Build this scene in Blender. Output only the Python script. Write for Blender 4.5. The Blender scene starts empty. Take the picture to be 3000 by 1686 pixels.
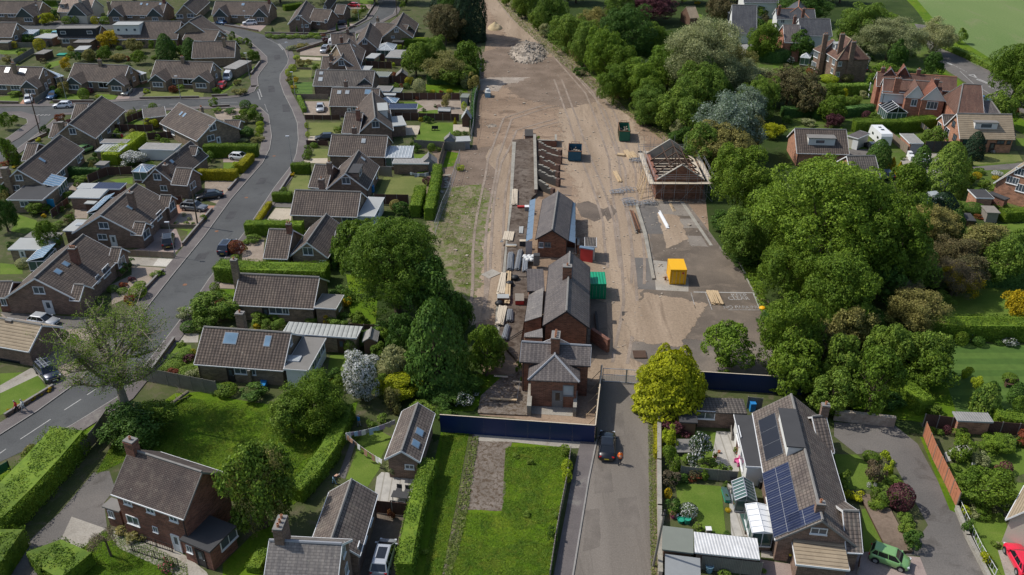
import bpy,bmesh,math,random
import numpy as np
from mathutils import Vector,noise
R_=math.radians
SC=bpy.context.scene
COL=SC.collection
FPX,PITCH,HC=2536.0,R_(29.6),62.5
cd=bpy.data.cameras.new("camera")
cd.sensor_width=36.0
cd.lens=36.0*FPX/3000.0
cd.clip_start=1.0
cd.clip_end=6000.0
cam=bpy.data.objects.new("camera",cd)
cam.location=(0,0,HC)
cam.rotation_euler=(R_(90)-PITCH,0,0)
COL.objects.link(cam)
SC.camera=cam
SUN_EL,SUN_AZ=50.0,math.degrees(math.atan2(-0.955,0.29))
w=bpy.data.worlds.new("World")
SC.world=w
w.use_nodes=True
nt=w.node_tree
sky=nt.nodes.new("ShaderNodeTexSky")
sky.sky_type='NISHITA'
sky.sun_disc=False
sky.sun_elevation=R_(SUN_EL)
sky.sun_rotation=R_(SUN_AZ)
sky.air_density=1.0
sky.dust_density=1.6
bg=nt.nodes["Background"]
nt.links.new(sky.outputs[0],bg.inputs[0])
bg.inputs[1].default_value=0.11
sd=bpy.data.lights.new("sun",'SUN')
sd.energy=3.1
sd.angle=R_(0.55)
sd.color=(1.0,0.955,0.88)
sun=bpy.data.objects.new("sun",sd)
_az,_el=R_(SUN_AZ),R_(SUN_EL)
_sv=Vector((math.sin(_az)*math.cos(_el),math.cos(_az)*math.cos(_el),math.sin(_el)))
sun.rotation_euler=(-_sv).to_track_quat('-Z','Y').to_euler()
sun.location=_sv*200
COL.objects.link(sun)
SC.view_settings.view_transform='Standard'
SC.view_settings.look='None'
SC.view_settings.exposure=0.26
SC.view_settings.gamma=1.0
SC.cycles.max_bounces=5
SC.cycles.diffuse_bounces=3
SC.cycles.transparent_max_bounces=8
SC.cycles.caustics_reflective=False
SC.cycles.caustics_refractive=False
RND=random.Random(11)
_F=[0,0,1.0]
def F(ox,oy,s=3.448):_F[:]=[ox,oy,s]
def S(p):return(_F[0]+p[0]/_F[2],_F[1]+p[1]/_F[2])
def V2():F(0,0,0.85867)
_c,_s=math.cos(PITCH),math.sin(PITCH)
def Gs(p,z=0.0):
 dx=p[0]-1500;q=p[1]-843
 dy=FPX*_c-q*_s;dz=-FPX*_s-q*_c
 t=(z-HC)/dz
 return Vector((dx*t,dy*t,z))
def G(p,z=0.0):return Gs(S(p),z)
def ray(p):
 x,y=S(p);q=y-843
 return Vector((x-1500,FPX*_c-q*_s,-FPX*_s-q*_c))
O_=Vector((0,0,HC))
def hit(p,pt,n):
 d=ray(p);return O_+d*((pt-O_).dot(n)/d.dot(n))
def proj(v):
 D=v.y*_c-(v.z-HC)*_s
 return(1500+FPX*v.x/D,843-FPX*(v.y*_s+(v.z-HC)*_c)/D)
def ppm(v):return FPX/(v.y*_c-(v.z-HC)*_s)
MATS={}
def _n(t,k,**kw):
 n=t.nodes.new(k)
 for a,b in kw.items():setattr(n,a,b)
 return n
def _new(name):
 m=bpy.data.materials.new(name);m.use_nodes=True
 t=m.node_tree;b=t.nodes["Principled BSDF"];MATS[name]=m
 b.inputs["Specular IOR Level"].default_value=0.3
 return m,t,b
def _rgb(c,k=1.0):return(min(1,c[0]*k),min(1,c[1]*k),min(1,c[2]*k),1)
def ramp(t,fac,stops):
 r=_n(t,"ShaderNodeValToRGB");e=r.color_ramp.elements
 while len(e)<len(stops):e.new(0.5)
 for i,(p,c)in enumerate(stops):e[i].position=p;e[i].color=c if len(c)==4 else(*c,1)
 t.links.new(fac,r.inputs[0]);return r.outputs[0]
def noi(t,sc,det=4,ro=0.6,vec=None,dim='3D',dist=0.0):
 n=_n(t,"ShaderNodeTexNoise");n.noise_dimensions=dim
 n.inputs["Scale"].default_value=sc;n.inputs["Detail"].default_value=det;n.inputs["Roughness"].default_value=ro
 n.inputs["Distortion"].default_value=dist
 if vec is not None:t.links.new(vec,n.inputs["Vector"])
 return n.outputs[0]
def mix(t,a,b,fac,mode='MIX'):
 m=_n(t,"ShaderNodeMix",data_type='RGBA',blend_type=mode)
 for sck,v in((0,fac),(6,a),(7,b)):
  if isinstance(v,bpy.types.NodeSocket):t.links.new(v,m.inputs[sck])
  else:m.inputs[sck].default_value=v if sck==0 else(v if len(v)==4 else(*v,1))
 return m.outputs[2]
def geo(t):return _n(t,"ShaderNodeNewGeometry")
def uvm(t,sx=1,sy=1,rot=0):
 u=_n(t,"ShaderNodeUVMap");mp=_n(t,"ShaderNodeMapping");mp.inputs["Scale"].default_value=(sx,sy,1)
 mp.inputs["Rotation"].default_value=(0,0,rot)
 t.links.new(u.outputs[0],mp.inputs[0]);return mp.outputs[0]
def bump(t,b,h,st,d=0.05):
 n=_n(t,"ShaderNodeBump");n.inputs["Strength"].default_value=st;n.inputs["Distance"].default_value=d
 t.links.new(h,n.inputs["Height"]);t.links.new(n.outputs[0],b.inputs["Normal"])
def M(key,col=(0.5,0.5,0.5),rough=0.6,metal=0.0,var=0.12,sc=1.5,spec=0.3,coat=0.0):
 """plain surface with a little weathering"""
 if key in MATS:return MATS[key]
 m,t,b=_new(key)
 g=geo(t);c=mix(t,_rgb(col,1-var),_rgb(col,1+var),noi(t,sc,5,0.65,g.outputs["Position"]))
 t.links.new(c,b.inputs["Base Color"])
 b.inputs["Roughness"].default_value=rough;b.inputs["Metallic"].default_value=metal
 b.inputs["Specular IOR Level"].default_value=spec;b.inputs["Coat Weight"].default_value=coat
 return m
def ground_mat(key,c1,c2,c3=None,s1=0.12,s2=1.6,fine=9.0,rough=0.95,bst=0.4,streak=None,c3pos=(0.55,0.7),soft=False):
 m,t,b=_new(key);P=geo(t).outputs["Position"]
 if streak:
  mp=_n(t,"ShaderNodeMapping");mp.inputs["Rotation"].default_value=(0,0,R_(streak[0]));mp.inputs["Scale"].default_value=(1,streak[1],1)
  t.links.new(P,mp.inputs[0]);SP=mp.outputs[0]
 else:SP=P
 a=ramp(t,noi(t,s1,5,0.6,SP),[(0.36,c1),(0.64,c2)])
 if c3:a=mix(t,a,c3,ramp(t,noi(t,s2,6,0.7,SP,dist=0.6),[(c3pos[0],(0,0,0)),(c3pos[1],(1,1,1))]))
 fn=noi(t,fine,5,0.75,P)
 a=mix(t,a,(0.5,0.5,0.5),1.0,'MULTIPLY')if 0 else a
 fr=ramp(t,fn,[(0.25,(0.72,0.72,0.72)),(0.75,(1.25,1.25,1.25))])
 a=mix(t,a,fr,1.0,'MULTIPLY')
 t.links.new(a,b.inputs["Base Color"]);b.inputs["Roughness"].default_value=rough
 b.inputs["Specular IOR Level"].default_value=0.15
 bump(t,b,fn,bst,0.08)
 if soft:
  at=_n(t,"ShaderNodeAttribute",attribute_name="fade");ad=_n(t,"ShaderNodeMath",operation='ADD');t.links.new(at.outputs["Fac"],ad.inputs[0])
  sb=_n(t,"ShaderNodeMath",operation='MULTIPLY_ADD');t.links.new(noi(t,0.5,6,0.7,P),sb.inputs[0]);sb.inputs[1].default_value=1.6;sb.inputs[2].default_value=-0.8;t.links.new(sb.outputs[0],ad.inputs[1])
  t.links.new(ramp(t,ad.outputs[0],[(0.48,(1,1,1)),(0.52,(0,0,0))]),b.inputs["Alpha"])
 return m
def roof_mat(key,col,row=0.36,colw=0.40,lich=0.3,dark=0.42,moss=(0.17,0.155,0.12),rough=0.85,bst=0.9):
 m,t,b=_new(key);uv=uvm(t)
 br=_n(t,"ShaderNodeTexBrick");br.offset=0.0 if colw<0.5 else 0.5
 br.inputs["Scale"].default_value=1.0;br.inputs["Brick Width"].default_value=colw;br.inputs["Row Height"].default_value=row
 br.inputs["Mortar Size"].default_value=0.05;br.inputs["Mortar Smooth"].default_value=0.6;br.inputs["Bias"].default_value=-0.1
 br.inputs["Color1"].default_value=_rgb(col,1.16);br.inputs["Color2"].default_value=_rgb(col,0.84);br.inputs["Mortar"].default_value=_rgb(col,dark)
 t.links.new(uv,br.inputs["Vector"])
 P=geo(t).outputs["Position"]
 a=mix(t,br.outputs[0],moss,ramp(t,noi(t,1.1,6,0.75,P),[(0.5,(0,0,0)),(0.8,(lich,lich,lich))]))
 sp=ramp(t,noi(t,3.2,2,0.5,P),[(0.70,(0,0,0)),(0.75,(0.45,0.45,0.45))])
 a=mix(t,a,(0.33,0.32,0.27),sp)
 a=mix(t,a,ramp(t,noi(t,0.35,3,0.5,P),[(0.3,(0.82,0.82,0.84)),(0.7,(1.14,1.13,1.1))]),1.0,'MULTIPLY')
 a=mix(t,a,ramp(t,noi(t,1.0,4,0.65,uvm(t,1.6,0.22)),[(0.3,(0.78,0.78,0.8)),(0.7,(1.2,1.18,1.14))]),1.0,'MULTIPLY')
 t.links.new(a,b.inputs["Base Color"]);b.inputs["Roughness"].default_value=rough
 sx=_n(t,"ShaderNodeSeparateXYZ");t.links.new(uv,sx.inputs[0])
 md=_n(t,"ShaderNodeMath",operation='PINGPONG');md.inputs[1].default_value=colw/2;t.links.new(sx.outputs[0],md.inputs[0])
 mr=_n(t,"ShaderNodeMath",operation='MODULO');mr.inputs[1].default_value=row;t.links.new(sx.outputs[1],mr.inputs[0])
 ad=_n(t,"ShaderNodeMath",operation='ADD');t.links.new(md.outputs[0],ad.inputs[0])
 ng=_n(t,"ShaderNodeMath",operation='MULTIPLY');ng.inputs[1].default_value=-0.35;t.links.new(mr.outputs[0],ng.inputs[0]);t.links.new(ng.outputs[0],ad.inputs[1])
 bump(t,b,ad.outputs[0],bst,0.35);return m
def brick_mat(key,col,mort=None,k=0.7):
 m,t,b=_new(key);uv=uvm(t)
 br=_n(t,"ShaderNodeTexBrick")
 br.inputs["Scale"].default_value=1.0;br.inputs["Brick Width"].default_value=0.45;br.inputs["Row Height"].default_value=0.15
 br.inputs["Mortar Size"].default_value=0.012;br.inputs["Mortar Smooth"].default_value=0.5
 br.inputs["Color1"].default_value=_rgb(col,1.2);br.inputs["Color2"].default_value=_rgb(col,k)
 br.inputs["Mortar"].default_value=_rgb(mort or(0.30,0.27,0.23));t.links.new(uv,br.inputs["Vector"])
 P=geo(t).outputs["Position"]
 a=mix(t,br.outputs[0],ramp(t,noi(t,0.8,6,0.7,P),[(0.3,(0.68,0.68,0.7)),(0.7,(1.2,1.18,1.15))]),1.0,'MULTIPLY')
 t.links.new(a,b.inputs["Base Color"]);b.inputs["Roughness"].default_value=0.9;return m
def leaf_mat(key,c1,c2,c3=None,amt=0.5,tr=0.32,fl=None,flp=0.8):
 """leaves: hue drifts over the crown, each leaf a little different, light passes through"""
 m,t,b=_new(key);g=geo(t)
 oi=_n(t,"ShaderNodeObjectInfo");P=g.outputs["Position"]
 a=ramp(t,noi(t,0.55,4,0.7,P),[(0.35,c1),(0.65,c2)])
 if c3:a=mix(t,a,c3,ramp(t,noi(t,0.9,4,0.7,P,dist=1.0),[(0.5,(0,0,0)),(0.68,(amt,amt,amt))]))
 a=mix(t,a,ramp(t,g.outputs["Random Per Island"],[(0.0,(0.62,0.64,0.6)),(1.0,(1.38,1.36,1.3))]),1.0,'MULTIPLY')
 a=mix(t,a,ramp(t,oi.outputs["Random"],[(0.0,(0.85,0.9,0.9)),(1.0,(1.12,1.08,1.02))]),1.0,'MULTIPLY')
 if fl:a=mix(t,a,fl,ramp(t,g.outputs["Random Per Island"],[(flp-0.01,(0,0,0)),(flp,(1,1,1))]))
 t.links.new(a,b.inputs["Base Color"]);b.inputs["Roughness"].default_value=0.62;b.inputs["Specular IOR Level"].default_value=0.22
 tl=_n(t,"ShaderNodeBsdfTranslucent");t.links.new(a,tl.inputs[0]);mx=_n(t,"ShaderNodeMixShader");mx.inputs[0].default_value=tr
 out=t.nodes["Material Output"];t.links.new(b.outputs[0],mx.inputs[1]);t.links.new(tl.outputs[0],mx.inputs[2]);t.links.new(mx.outputs[0],out.inputs[0])
 return m
def glass_mat(key,col,rough=0.08,spec=0.6):
 m,t,b=_new(key);P=geo(t).outputs["Position"]
 t.links.new(mix(t,_rgb(col,0.6),_rgb(col,1.5),noi(t,0.7,2,0.5,P)),b.inputs["Base Color"])
 b.inputs["Roughness"].default_value=rough;b.inputs["Specular IOR Level"].default_value=spec;return m
def stripe_mat(key,c1,c2,period,frac=0.12,axis=0,rough=0.5,bst=0.5,metal=0):
 m,t,b=_new(key);uv=uvm(t);sx=_n(t,"ShaderNodeSeparateXYZ");t.links.new(uv,sx.inputs[0])
 md=_n(t,"ShaderNodeMath",operation='PINGPONG');md.inputs[1].default_value=period/2;t.links.new(sx.outputs[axis],md.inputs[0])
 k=period/2
 dv=_n(t,"ShaderNodeMath",operation='DIVIDE');dv.inputs[1].default_value=k;t.links.new(md.outputs[0],dv.inputs[0])
 a=ramp(t,dv.outputs[0],[(frac,c1),(min(0.98,frac+0.1),c2)])
 a=mix(t,a,ramp(t,noi(t,0.9,5,0.7,geo(t).outputs["Position"]),[(0.3,(0.8,0.8,0.8)),(0.7,(1.12,1.12,1.12))]),1.0,'MULTIPLY')
 t.links.new(a,b.inputs["Base Color"]);b.inputs["Roughness"].default_value=rough;b.inputs["Metallic"].default_value=metal
 bump(t,b,dv.outputs[0],bst,0.05);return m
ground_mat("soil",(0.055,0.075,0.022),(0.095,0.105,0.042),(0.14,0.115,0.08),0.2,0.6,c3pos=(0.5,0.72))
ground_mat("meadow",(0.064,0.134,0.005),(0.117,0.189,0.009),(0.174,0.189,0.021),0.10,0.5,3.0,bst=1.0,c3pos=(0.5,0.8))
ground_mat("meadow_soft",(0.062,0.107,0.017),(0.101,0.144,0.027),(0.143,0.128,0.076),0.10,0.35,5.0,bst=0.9,c3pos=(0.5,0.8),soft=True)
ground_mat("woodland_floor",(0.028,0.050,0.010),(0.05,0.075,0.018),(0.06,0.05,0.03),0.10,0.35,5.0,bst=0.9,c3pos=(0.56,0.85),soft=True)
ground_mat("stony_dirt",(0.30,0.25,0.205),(0.38,0.325,0.27),(0.24,0.195,0.155),0.3,0.5,3.0,bst=0.9,soft=True)
ground_mat("lawn",(0.089,0.150,0.020),(0.133,0.193,0.031),(0.187,0.199,0.063),0.25,0.5,8.0,bst=0.4,c3pos=(0.58,0.85))
ground_mat("lawn_dry",(0.13,0.155,0.045),(0.17,0.185,0.06),(0.10,0.14,0.035),0.3,0.7,8.0,bst=0.3)
ground_mat("field",(0.126,0.191,0.059),(0.163,0.219,0.078),(0.195,0.205,0.104),0.03,0.12,2.0,bst=0.3,streak=(35,0.25))
ground_mat("dirt",(0.221,0.157,0.109),(0.335,0.243,0.170),(0.139,0.096,0.066),0.055,0.22,2.6,bst=1.0,c3pos=(0.5,0.7),streak=(0,1.8))
ground_mat("dirt_track",(0.272,0.205,0.144),(0.373,0.287,0.207),(0.209,0.155,0.110),0.25,0.5,3.0,bst=0.7,streak=(8,0.12),soft=True)
ground_mat("dark_soil",(0.160,0.119,0.088),(0.228,0.172,0.130),(0.116,0.088,0.062),0.2,0.8,4.0,soft=True)
ground_mat("scrub",(0.20,0.165,0.11),(0.26,0.21,0.15),(0.10,0.135,0.025),0.18,0.7,4.0,bst=0.9,c3pos=(0.42,0.6),soft=True)
ground_mat("tarmac",(0.083,0.085,0.085),(0.104,0.107,0.106),(0.068,0.070,0.071),0.12,0.4,12.0,rough=0.9,bst=0.15)
ground_mat("tarmac_old",(0.126,0.118,0.110),(0.174,0.159,0.144),(0.092,0.083,0.074),0.10,0.35,7.0,bst=0.3)
ground_mat("tarmac_dusty",(0.163,0.143,0.121),(0.206,0.181,0.154),(0.138,0.120,0.102),0.14,0.5,7.0,bst=0.2,streak=(0,0.08))
ground_mat("yard",(0.13,0.112,0.095),(0.21,0.18,0.15),(0.26,0.215,0.175),0.075,0.3,6.0,bst=0.4,c3pos=(0.52,0.75))
ground_mat("yard_dark",(0.116,0.095,0.076),(0.169,0.138,0.109),(0.221,0.177,0.137),0.11,0.35,6.0,bst=0.3,c3pos=(0.5,0.72),soft=True)
ground_mat("pavement",(0.130,0.115,0.111),(0.167,0.148,0.141),(0.200,0.185,0.167),0.25,0.4,8.0,bst=0.2,c3pos=(0.58,0.66))
ground_mat("concrete",(0.30,0.275,0.235),(0.385,0.355,0.305),(0.24,0.21,0.165),0.3,0.8,6.0,bst=0.2)
ground_mat("pale_concrete",(0.46,0.44,0.39),(0.54,0.51,0.45),None,0.3,0.8,6.0,bst=0.1)
ground_mat("gravel",(0.27,0.22,0.175),(0.345,0.285,0.23),(0.22,0.18,0.14),0.4,1.2,12.0,bst=0.5)
ground_mat("pale_gravel",(0.42,0.365,0.285),(0.50,0.44,0.345),(0.36,0.31,0.24),0.4,1.2,12.0,bst=0.5)
ground_mat("block_paving",(0.285,0.225,0.20),(0.345,0.275,0.245),(0.24,0.19,0.17),0.5,1.3,10.0,bst=0.2)
ground_mat("red_paving",(0.36,0.20,0.14),(0.43,0.25,0.18),None,0.5,1.3,10.0,bst=0.2)
ground_mat("mossy_concrete",(0.165,0.138,0.112),(0.225,0.19,0.158),(0.10,0.072,0.048),0.5,2.4,5.0,bst=0.6,c3pos=(0.46,0.6),soft=True)
ground_mat("platform_surface",(0.105,0.08,0.062),(0.165,0.135,0.11),(0.06,0.043,0.032),0.3,0.8,4.0,bst=0.6,c3pos=(0.48,0.62))
ground_mat("rut",(0.23,0.182,0.142),(0.315,0.255,0.205),(0.20,0.155,0.12),0.3,0.8,4.0,soft=True,bst=0.8)
ground_mat("coping",(0.27,0.25,0.215),(0.35,0.33,0.28),(0.20,0.19,0.15),0.6,1.5,8.0)
ground_mat("kerb",(0.25,0.24,0.22),(0.32,0.30,0.28),None,0.6,1.5,8.0)
ground_mat("sand",(0.42,0.33,0.19),(0.50,0.40,0.25),None,0.6,1.5,5.0)
ground_mat("stone",(0.302,0.256,0.205),(0.462,0.400,0.327),(0.227,0.176,0.137),0.8,1.5,5.0)
stripe_mat("mown_lawn",(0.062,0.12,0.02),(0.085,0.15,0.026),2.6,0.45,1,0.95,0.0)
stripe_mat("paving_slabs",(0.30,0.28,0.24),(0.43,0.41,0.37),0.9,0.1,0,0.9,0.1)
ground_mat("paint_line",(0.375,0.367,0.345),(0.465,0.458,0.435),None,0.8,2,6.0,bst=0.0)
ground_mat("paint_worn",(0.26,0.25,0.235),(0.42,0.41,0.39),(0.17,0.155,0.14),0.8,2.2,6.0,bst=0.0,c3pos=(0.5,0.6))
roof_mat("roof_brown",(0.118,0.094,0.080))
roof_mat("roof_grey",(0.118,0.105,0.095),moss=(0.2,0.19,0.16))
roof_mat("roof_lichen",(0.145,0.12,0.105),lich=0.5,moss=(0.30,0.28,0.23))
roof_mat("roof_fine",(0.122,0.095,0.085),row=0.16,colw=0.18,lich=0.45,moss=(0.27,0.24,0.19),bst=0.5)
roof_mat("roof_slate",(0.126,0.110,0.105),row=0.25,colw=0.5,lich=0.3,dark=0.6,moss=(0.202,0.180,0.152),bst=0.25,rough=0.55)
roof_mat("roof_slate_pale",(0.180,0.165,0.155),row=0.25,colw=0.5,lich=0.3,dark=0.7,moss=(0.270,0.252,0.227),bst=0.2,rough=0.5)
roof_mat("roof_slate_dark",(0.085,0.088,0.095),row=0.25,colw=0.5,lich=0.15,dark=0.7,bst=0.2,rough=0.5)
roof_mat("roof_red",(0.235,0.095,0.062),row=0.25,colw=0.24,lich=0.3,dark=0.6)
roof_mat("roof_red_brown",(0.165,0.092,0.070),row=0.25,colw=0.24,lich=0.3,dark=0.6)
stripe_mat("roof_tan",(0.15,0.115,0.075),(0.345,0.275,0.19),0.42,0.14,1,0.9,0.6)
roof_mat("roof_beige",(0.34,0.27,0.22),row=0.35,colw=0.35,lich=0.1,dark=0.75)
roof_mat("roof_clay",(0.46,0.185,0.10),row=0.3,colw=0.25,lich=0.1,dark=0.6)
brick_mat("brick_buff",(0.255,0.185,0.120))
brick_mat("brick_brown",(0.215,0.135,0.098))
brick_mat("brick_red",(0.225,0.092,0.060),(0.26,0.21,0.18),0.62)
brick_mat("brick_old",(0.250,0.105,0.062),(0.30,0.22,0.16),0.6)
brick_mat("brick_dark",(0.125,0.072,0.055),(0.16,0.13,0.11))
ground_mat("pad",(0.20,0.175,0.148),(0.265,0.235,0.20),(0.15,0.125,0.10),0.3,0.8,5.0,soft=True)
ground_mat("tar_patch",(0.062,0.062,0.064),(0.085,0.085,0.086),None,0.6,1,9.0,bst=0.1)
ground_mat("lane_patch",(0.142,0.124,0.106),(0.185,0.162,0.138),None,0.5,1,9.0,bst=0.2,soft=True)
brick_mat("brick_orange",(0.43,0.205,0.125),(0.42,0.32,0.25))
brick_mat("brick_bright",(0.36,0.155,0.098),(0.42,0.25,0.18))
M("render_white",(0.66,0.66,0.63),0.85,var=0.08)
M("upvc",(0.74,0.75,0.75),0.4,var=0.03)
M("cladding_dark",(0.058,0.075,0.072),0.7)
M("cladding_black",(0.022,0.027,0.034),0.6)
M("fascia_dark",(0.04,0.035,0.035),0.6)
M("felt",(0.205,0.195,0.18),0.9,var=0.2,sc=0.8)
M("felt_dark",(0.06,0.06,0.062),0.9,var=0.2,sc=0.8)
M("felt_green",(0.19,0.205,0.175),0.9,var=0.12,sc=0.8)
M("felt_pale",(0.36,0.37,0.36),0.8,var=0.12,sc=0.6)
M("cap_grey",(0.225,0.215,0.20),0.9,var=0.3,sc=1.2)
M("pot",(0.40,0.19,0.11),0.8)
M("lead",(0.28,0.29,0.31),0.6)
M("pipe_black",(0.02,0.02,0.022),0.5)
M("timber",(0.50,0.37,0.22),0.8,var=0.25,sc=1.2)
M("timber_pale",(0.55,0.47,0.36),0.8,var=0.2,sc=1.2)
M("timber_dark",(0.085,0.05,0.033),0.8,var=0.3)
M("timber_grey",(0.235,0.21,0.18),0.9,var=0.25)
M("galv",(0.42,0.44,0.46),0.45,0.5,var=0.15)
M("tube_steel",(0.30,0.31,0.32),0.5,0.4,var=0.2)
M("rust",(0.21,0.105,0.06),0.9,var=0.4)
M("black_plastic",(0.022,0.023,0.025),0.5)
M("tyre",(0.018,0.018,0.018),0.9)
M("rim_metal",(0.38,0.39,0.40),0.35,0.6)
M("lamp_clear",(0.6,0.62,0.65),0.15,spec=0.8)
M("lamp_red",(0.35,0.01,0.01),0.25)
M("plate_yellow",(0.62,0.48,0.05),0.5)
M("plate_white",(0.6,0.6,0.58),0.5)
M("hoard",(0.008,0.023,0.088),0.42,var=0.1,sc=0.3,spec=0.4)
M("bark",(0.105,0.08,0.055),0.95,var=0.35)
M("bark_pale",(0.21,0.18,0.135),0.95,var=0.3)
M("skin",(0.50,0.31,0.22),0.6);M("hair_dark",(0.04,0.028,0.02),0.8);M("hair_grey",(0.42,0.38,0.34),0.8)
M("cloth_dark",(0.02,0.022,0.03),0.9);M("hivis_orange",(0.85,0.17,0.015),0.8,var=0.05);M("hivis_band",(0.6,0.6,0.5),0.5)
M("cloth_red",(0.55,0.05,0.05),0.9);M("cloth_blue",(0.33,0.48,0.62),0.9);M("cloth_white",(0.7,0.7,0.68),0.9);M("cloth_grey",(0.3,0.31,0.33),0.9)
M("cloth_pink",(0.6,0.3,0.32),0.9);M("cloth_lilac",(0.33,0.27,0.42),0.9);M("cloth_brown",(0.33,0.19,0.13),0.9)
M("site_yellow",(0.80,0.42,0.012),0.45,var=0.06);M("site_green",(0.012,0.27,0.125),0.45,var=0.08)
M("skip_blue",(0.02,0.09,0.14),0.6,var=0.3);M("skip_green",(0.02,0.12,0.075),0.6,var=0.3);M("red_board",(0.52,0.05,0.045),0.6)
M("sheet_blue",(0.14,0.20,0.27),0.35,var=0.2);M("sheet_clear",(0.42,0.37,0.37),0.4,var=0.15)
M("plastic_blue",(0.03,0.22,0.52),0.4);M("plastic_green",(0.03,0.30,0.20),0.4);M("sack_white",(0.62,0.63,0.62),0.8)
M("terracotta",(0.45,0.17,0.08),0.8);M("pink_plastic",(0.65,0.12,0.3),0.5);M("water_blue",(0.2,0.35,0.45),0.15)
M("gate_blue",(0.04,0.28,0.50),0.5);M("sign_green",(0.02,0.10,0.07),0.5);M("shed_wood",(0.15,0.09,0.06),0.85,var=0.25);M("shed_grey",(0.25,0.26,0.26),0.8)
ground_mat("wet_dirt",(0.12,0.095,0.075),(0.17,0.135,0.105),None,0.3,0.8,4.0,rough=0.6,soft=True)
M("coal",(0.06,0.055,0.05),0.9,var=0.5,sc=3)
glass_mat("glass",(0.075,0.095,0.115));glass_mat("glass_sky",(0.16,0.26,0.36));glass_mat("glass_pale",(0.34,0.37,0.38),0.2);glass_mat("glass_dark",(0.012,0.015,0.018));glass_mat("glass_car",(0.012,0.014,0.017),0.05,0.8)
glass_mat("glass_green",(0.06,0.11,0.095))
stripe_mat("panels",(0.09,0.10,0.13),(0.010,0.017,0.055),0.32,0.1,0,0.35,0.0);M("panel_black",(0.016,0.018,0.026),0.35)
stripe_mat("seam_metal",(0.14,0.145,0.14),(0.40,0.41,0.385),0.62,0.14,0,0.5,0.6)
stripe_mat("corrugated",(0.54,0.54,0.53),(0.66,0.66,0.65),0.28,0.25,0,0.5,0.8)
stripe_mat("corrugated_grey",(0.22,0.215,0.20),(0.31,0.30,0.28),0.28,0.25,0,0.8,0.6)
stripe_mat("green_steel",(0.010,0.22,0.11),(0.014,0.33,0.17),0.42,0.4,0,0.5,0.7)
stripe_mat("fence_brown",(0.035,0.022,0.018),(0.105,0.056,0.042),0.15,0.12,0,0.85,0.3)
stripe_mat("fence_orange",(0.22,0.085,0.045),(0.44,0.175,0.095),0.62,0.05,0,0.85,0.3)
stripe_mat("fence_tan",(0.12,0.09,0.065),(0.27,0.215,0.16),0.15,0.12,0,0.85,0.3)
stripe_mat("fence_grey",(0.11,0.105,0.09),(0.22,0.205,0.175),0.15,0.12,0,0.85,0.3)
stripe_mat("boards_dark",(0.02,0.02,0.02),(0.07,0.07,0.068),0.3,0.1,1,0.85,0.3)
leaf_mat("lf_green",(0.089,0.162,0.016),(0.170,0.262,0.027),(0.242,0.301,0.032))
leaf_mat("lf_bright",(0.115,0.204,0.022),(0.197,0.302,0.031),(0.257,0.337,0.038))
leaf_mat("lf_mid",(0.121,0.205,0.031),(0.210,0.310,0.044),(0.274,0.320,0.054))
leaf_mat("lf_dark",(0.047,0.109,0.017),(0.091,0.176,0.026),(0.136,0.216,0.028),tr=0.2)
leaf_mat("lf_blackgreen",(0.014,0.037,0.019),(0.028,0.062,0.025),tr=0.08)
leaf_mat("lf_olive",(0.209,0.206,0.059),(0.322,0.293,0.098),(0.393,0.303,0.140))
leaf_mat("lf_sage",(0.278,0.306,0.141),(0.412,0.420,0.225),(0.242,0.286,0.099))
leaf_mat("lf_silver",(0.15,0.215,0.14),(0.27,0.34,0.26),(0.10,0.16,0.07),fl=(0.44,0.50,0.45),flp=0.88)
leaf_mat("lf_brown",(0.096,0.096,0.039),(0.155,0.132,0.059),(0.178,0.116,0.070),tr=0.15)
leaf_mat("lf_twig",(0.13,0.10,0.065),(0.17,0.135,0.085),(0.09,0.12,0.03),tr=0.1)
leaf_mat("lf_purple",(0.074,0.025,0.034),(0.127,0.040,0.053),tr=0.12)
leaf_mat("lf_red",(0.20,0.052,0.028),(0.26,0.085,0.04),(0.14,0.13,0.03))
leaf_mat("lf_gold",(0.300,0.333,0.011),(0.456,0.460,0.015),(0.168,0.224,0.011),amt=0.7)
leaf_mat("lf_yellow",(0.42,0.31,0.012),(0.56,0.42,0.014),(0.25,0.24,0.02))
leaf_mat("lf_lime",(0.276,0.361,0.026),(0.414,0.497,0.029),(0.173,0.270,0.023))
leaf_mat("lf_limeyel",(0.289,0.279,0.014),(0.383,0.361,0.017),(0.204,0.221,0.014))
leaf_mat("lf_white",(0.055,0.105,0.028),(0.085,0.13,0.04),fl=(0.74,0.74,0.72),flp=0.68)
leaf_mat("lf_whitemost",(0.10,0.15,0.06),(0.13,0.17,0.08),fl=(0.80,0.80,0.78),flp=0.40)
leaf_mat("lf_pinkred",(0.085,0.163,0.043),(0.132,0.202,0.062),fl=(0.620,0.124,0.186),flp=0.75)
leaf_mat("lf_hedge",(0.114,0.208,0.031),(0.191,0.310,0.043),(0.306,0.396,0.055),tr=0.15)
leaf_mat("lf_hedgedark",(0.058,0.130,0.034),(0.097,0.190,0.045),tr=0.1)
leaf_mat("grass_blade",(0.088,0.178,0.012),(0.164,0.253,0.018),(0.262,0.271,0.036),tr=0.3)
leaf_mat("weed_blade",(0.132,0.178,0.039),(0.217,0.256,0.062),(0.295,0.264,0.124),tr=0.3)
def mt(k):return MATS[k]
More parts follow.
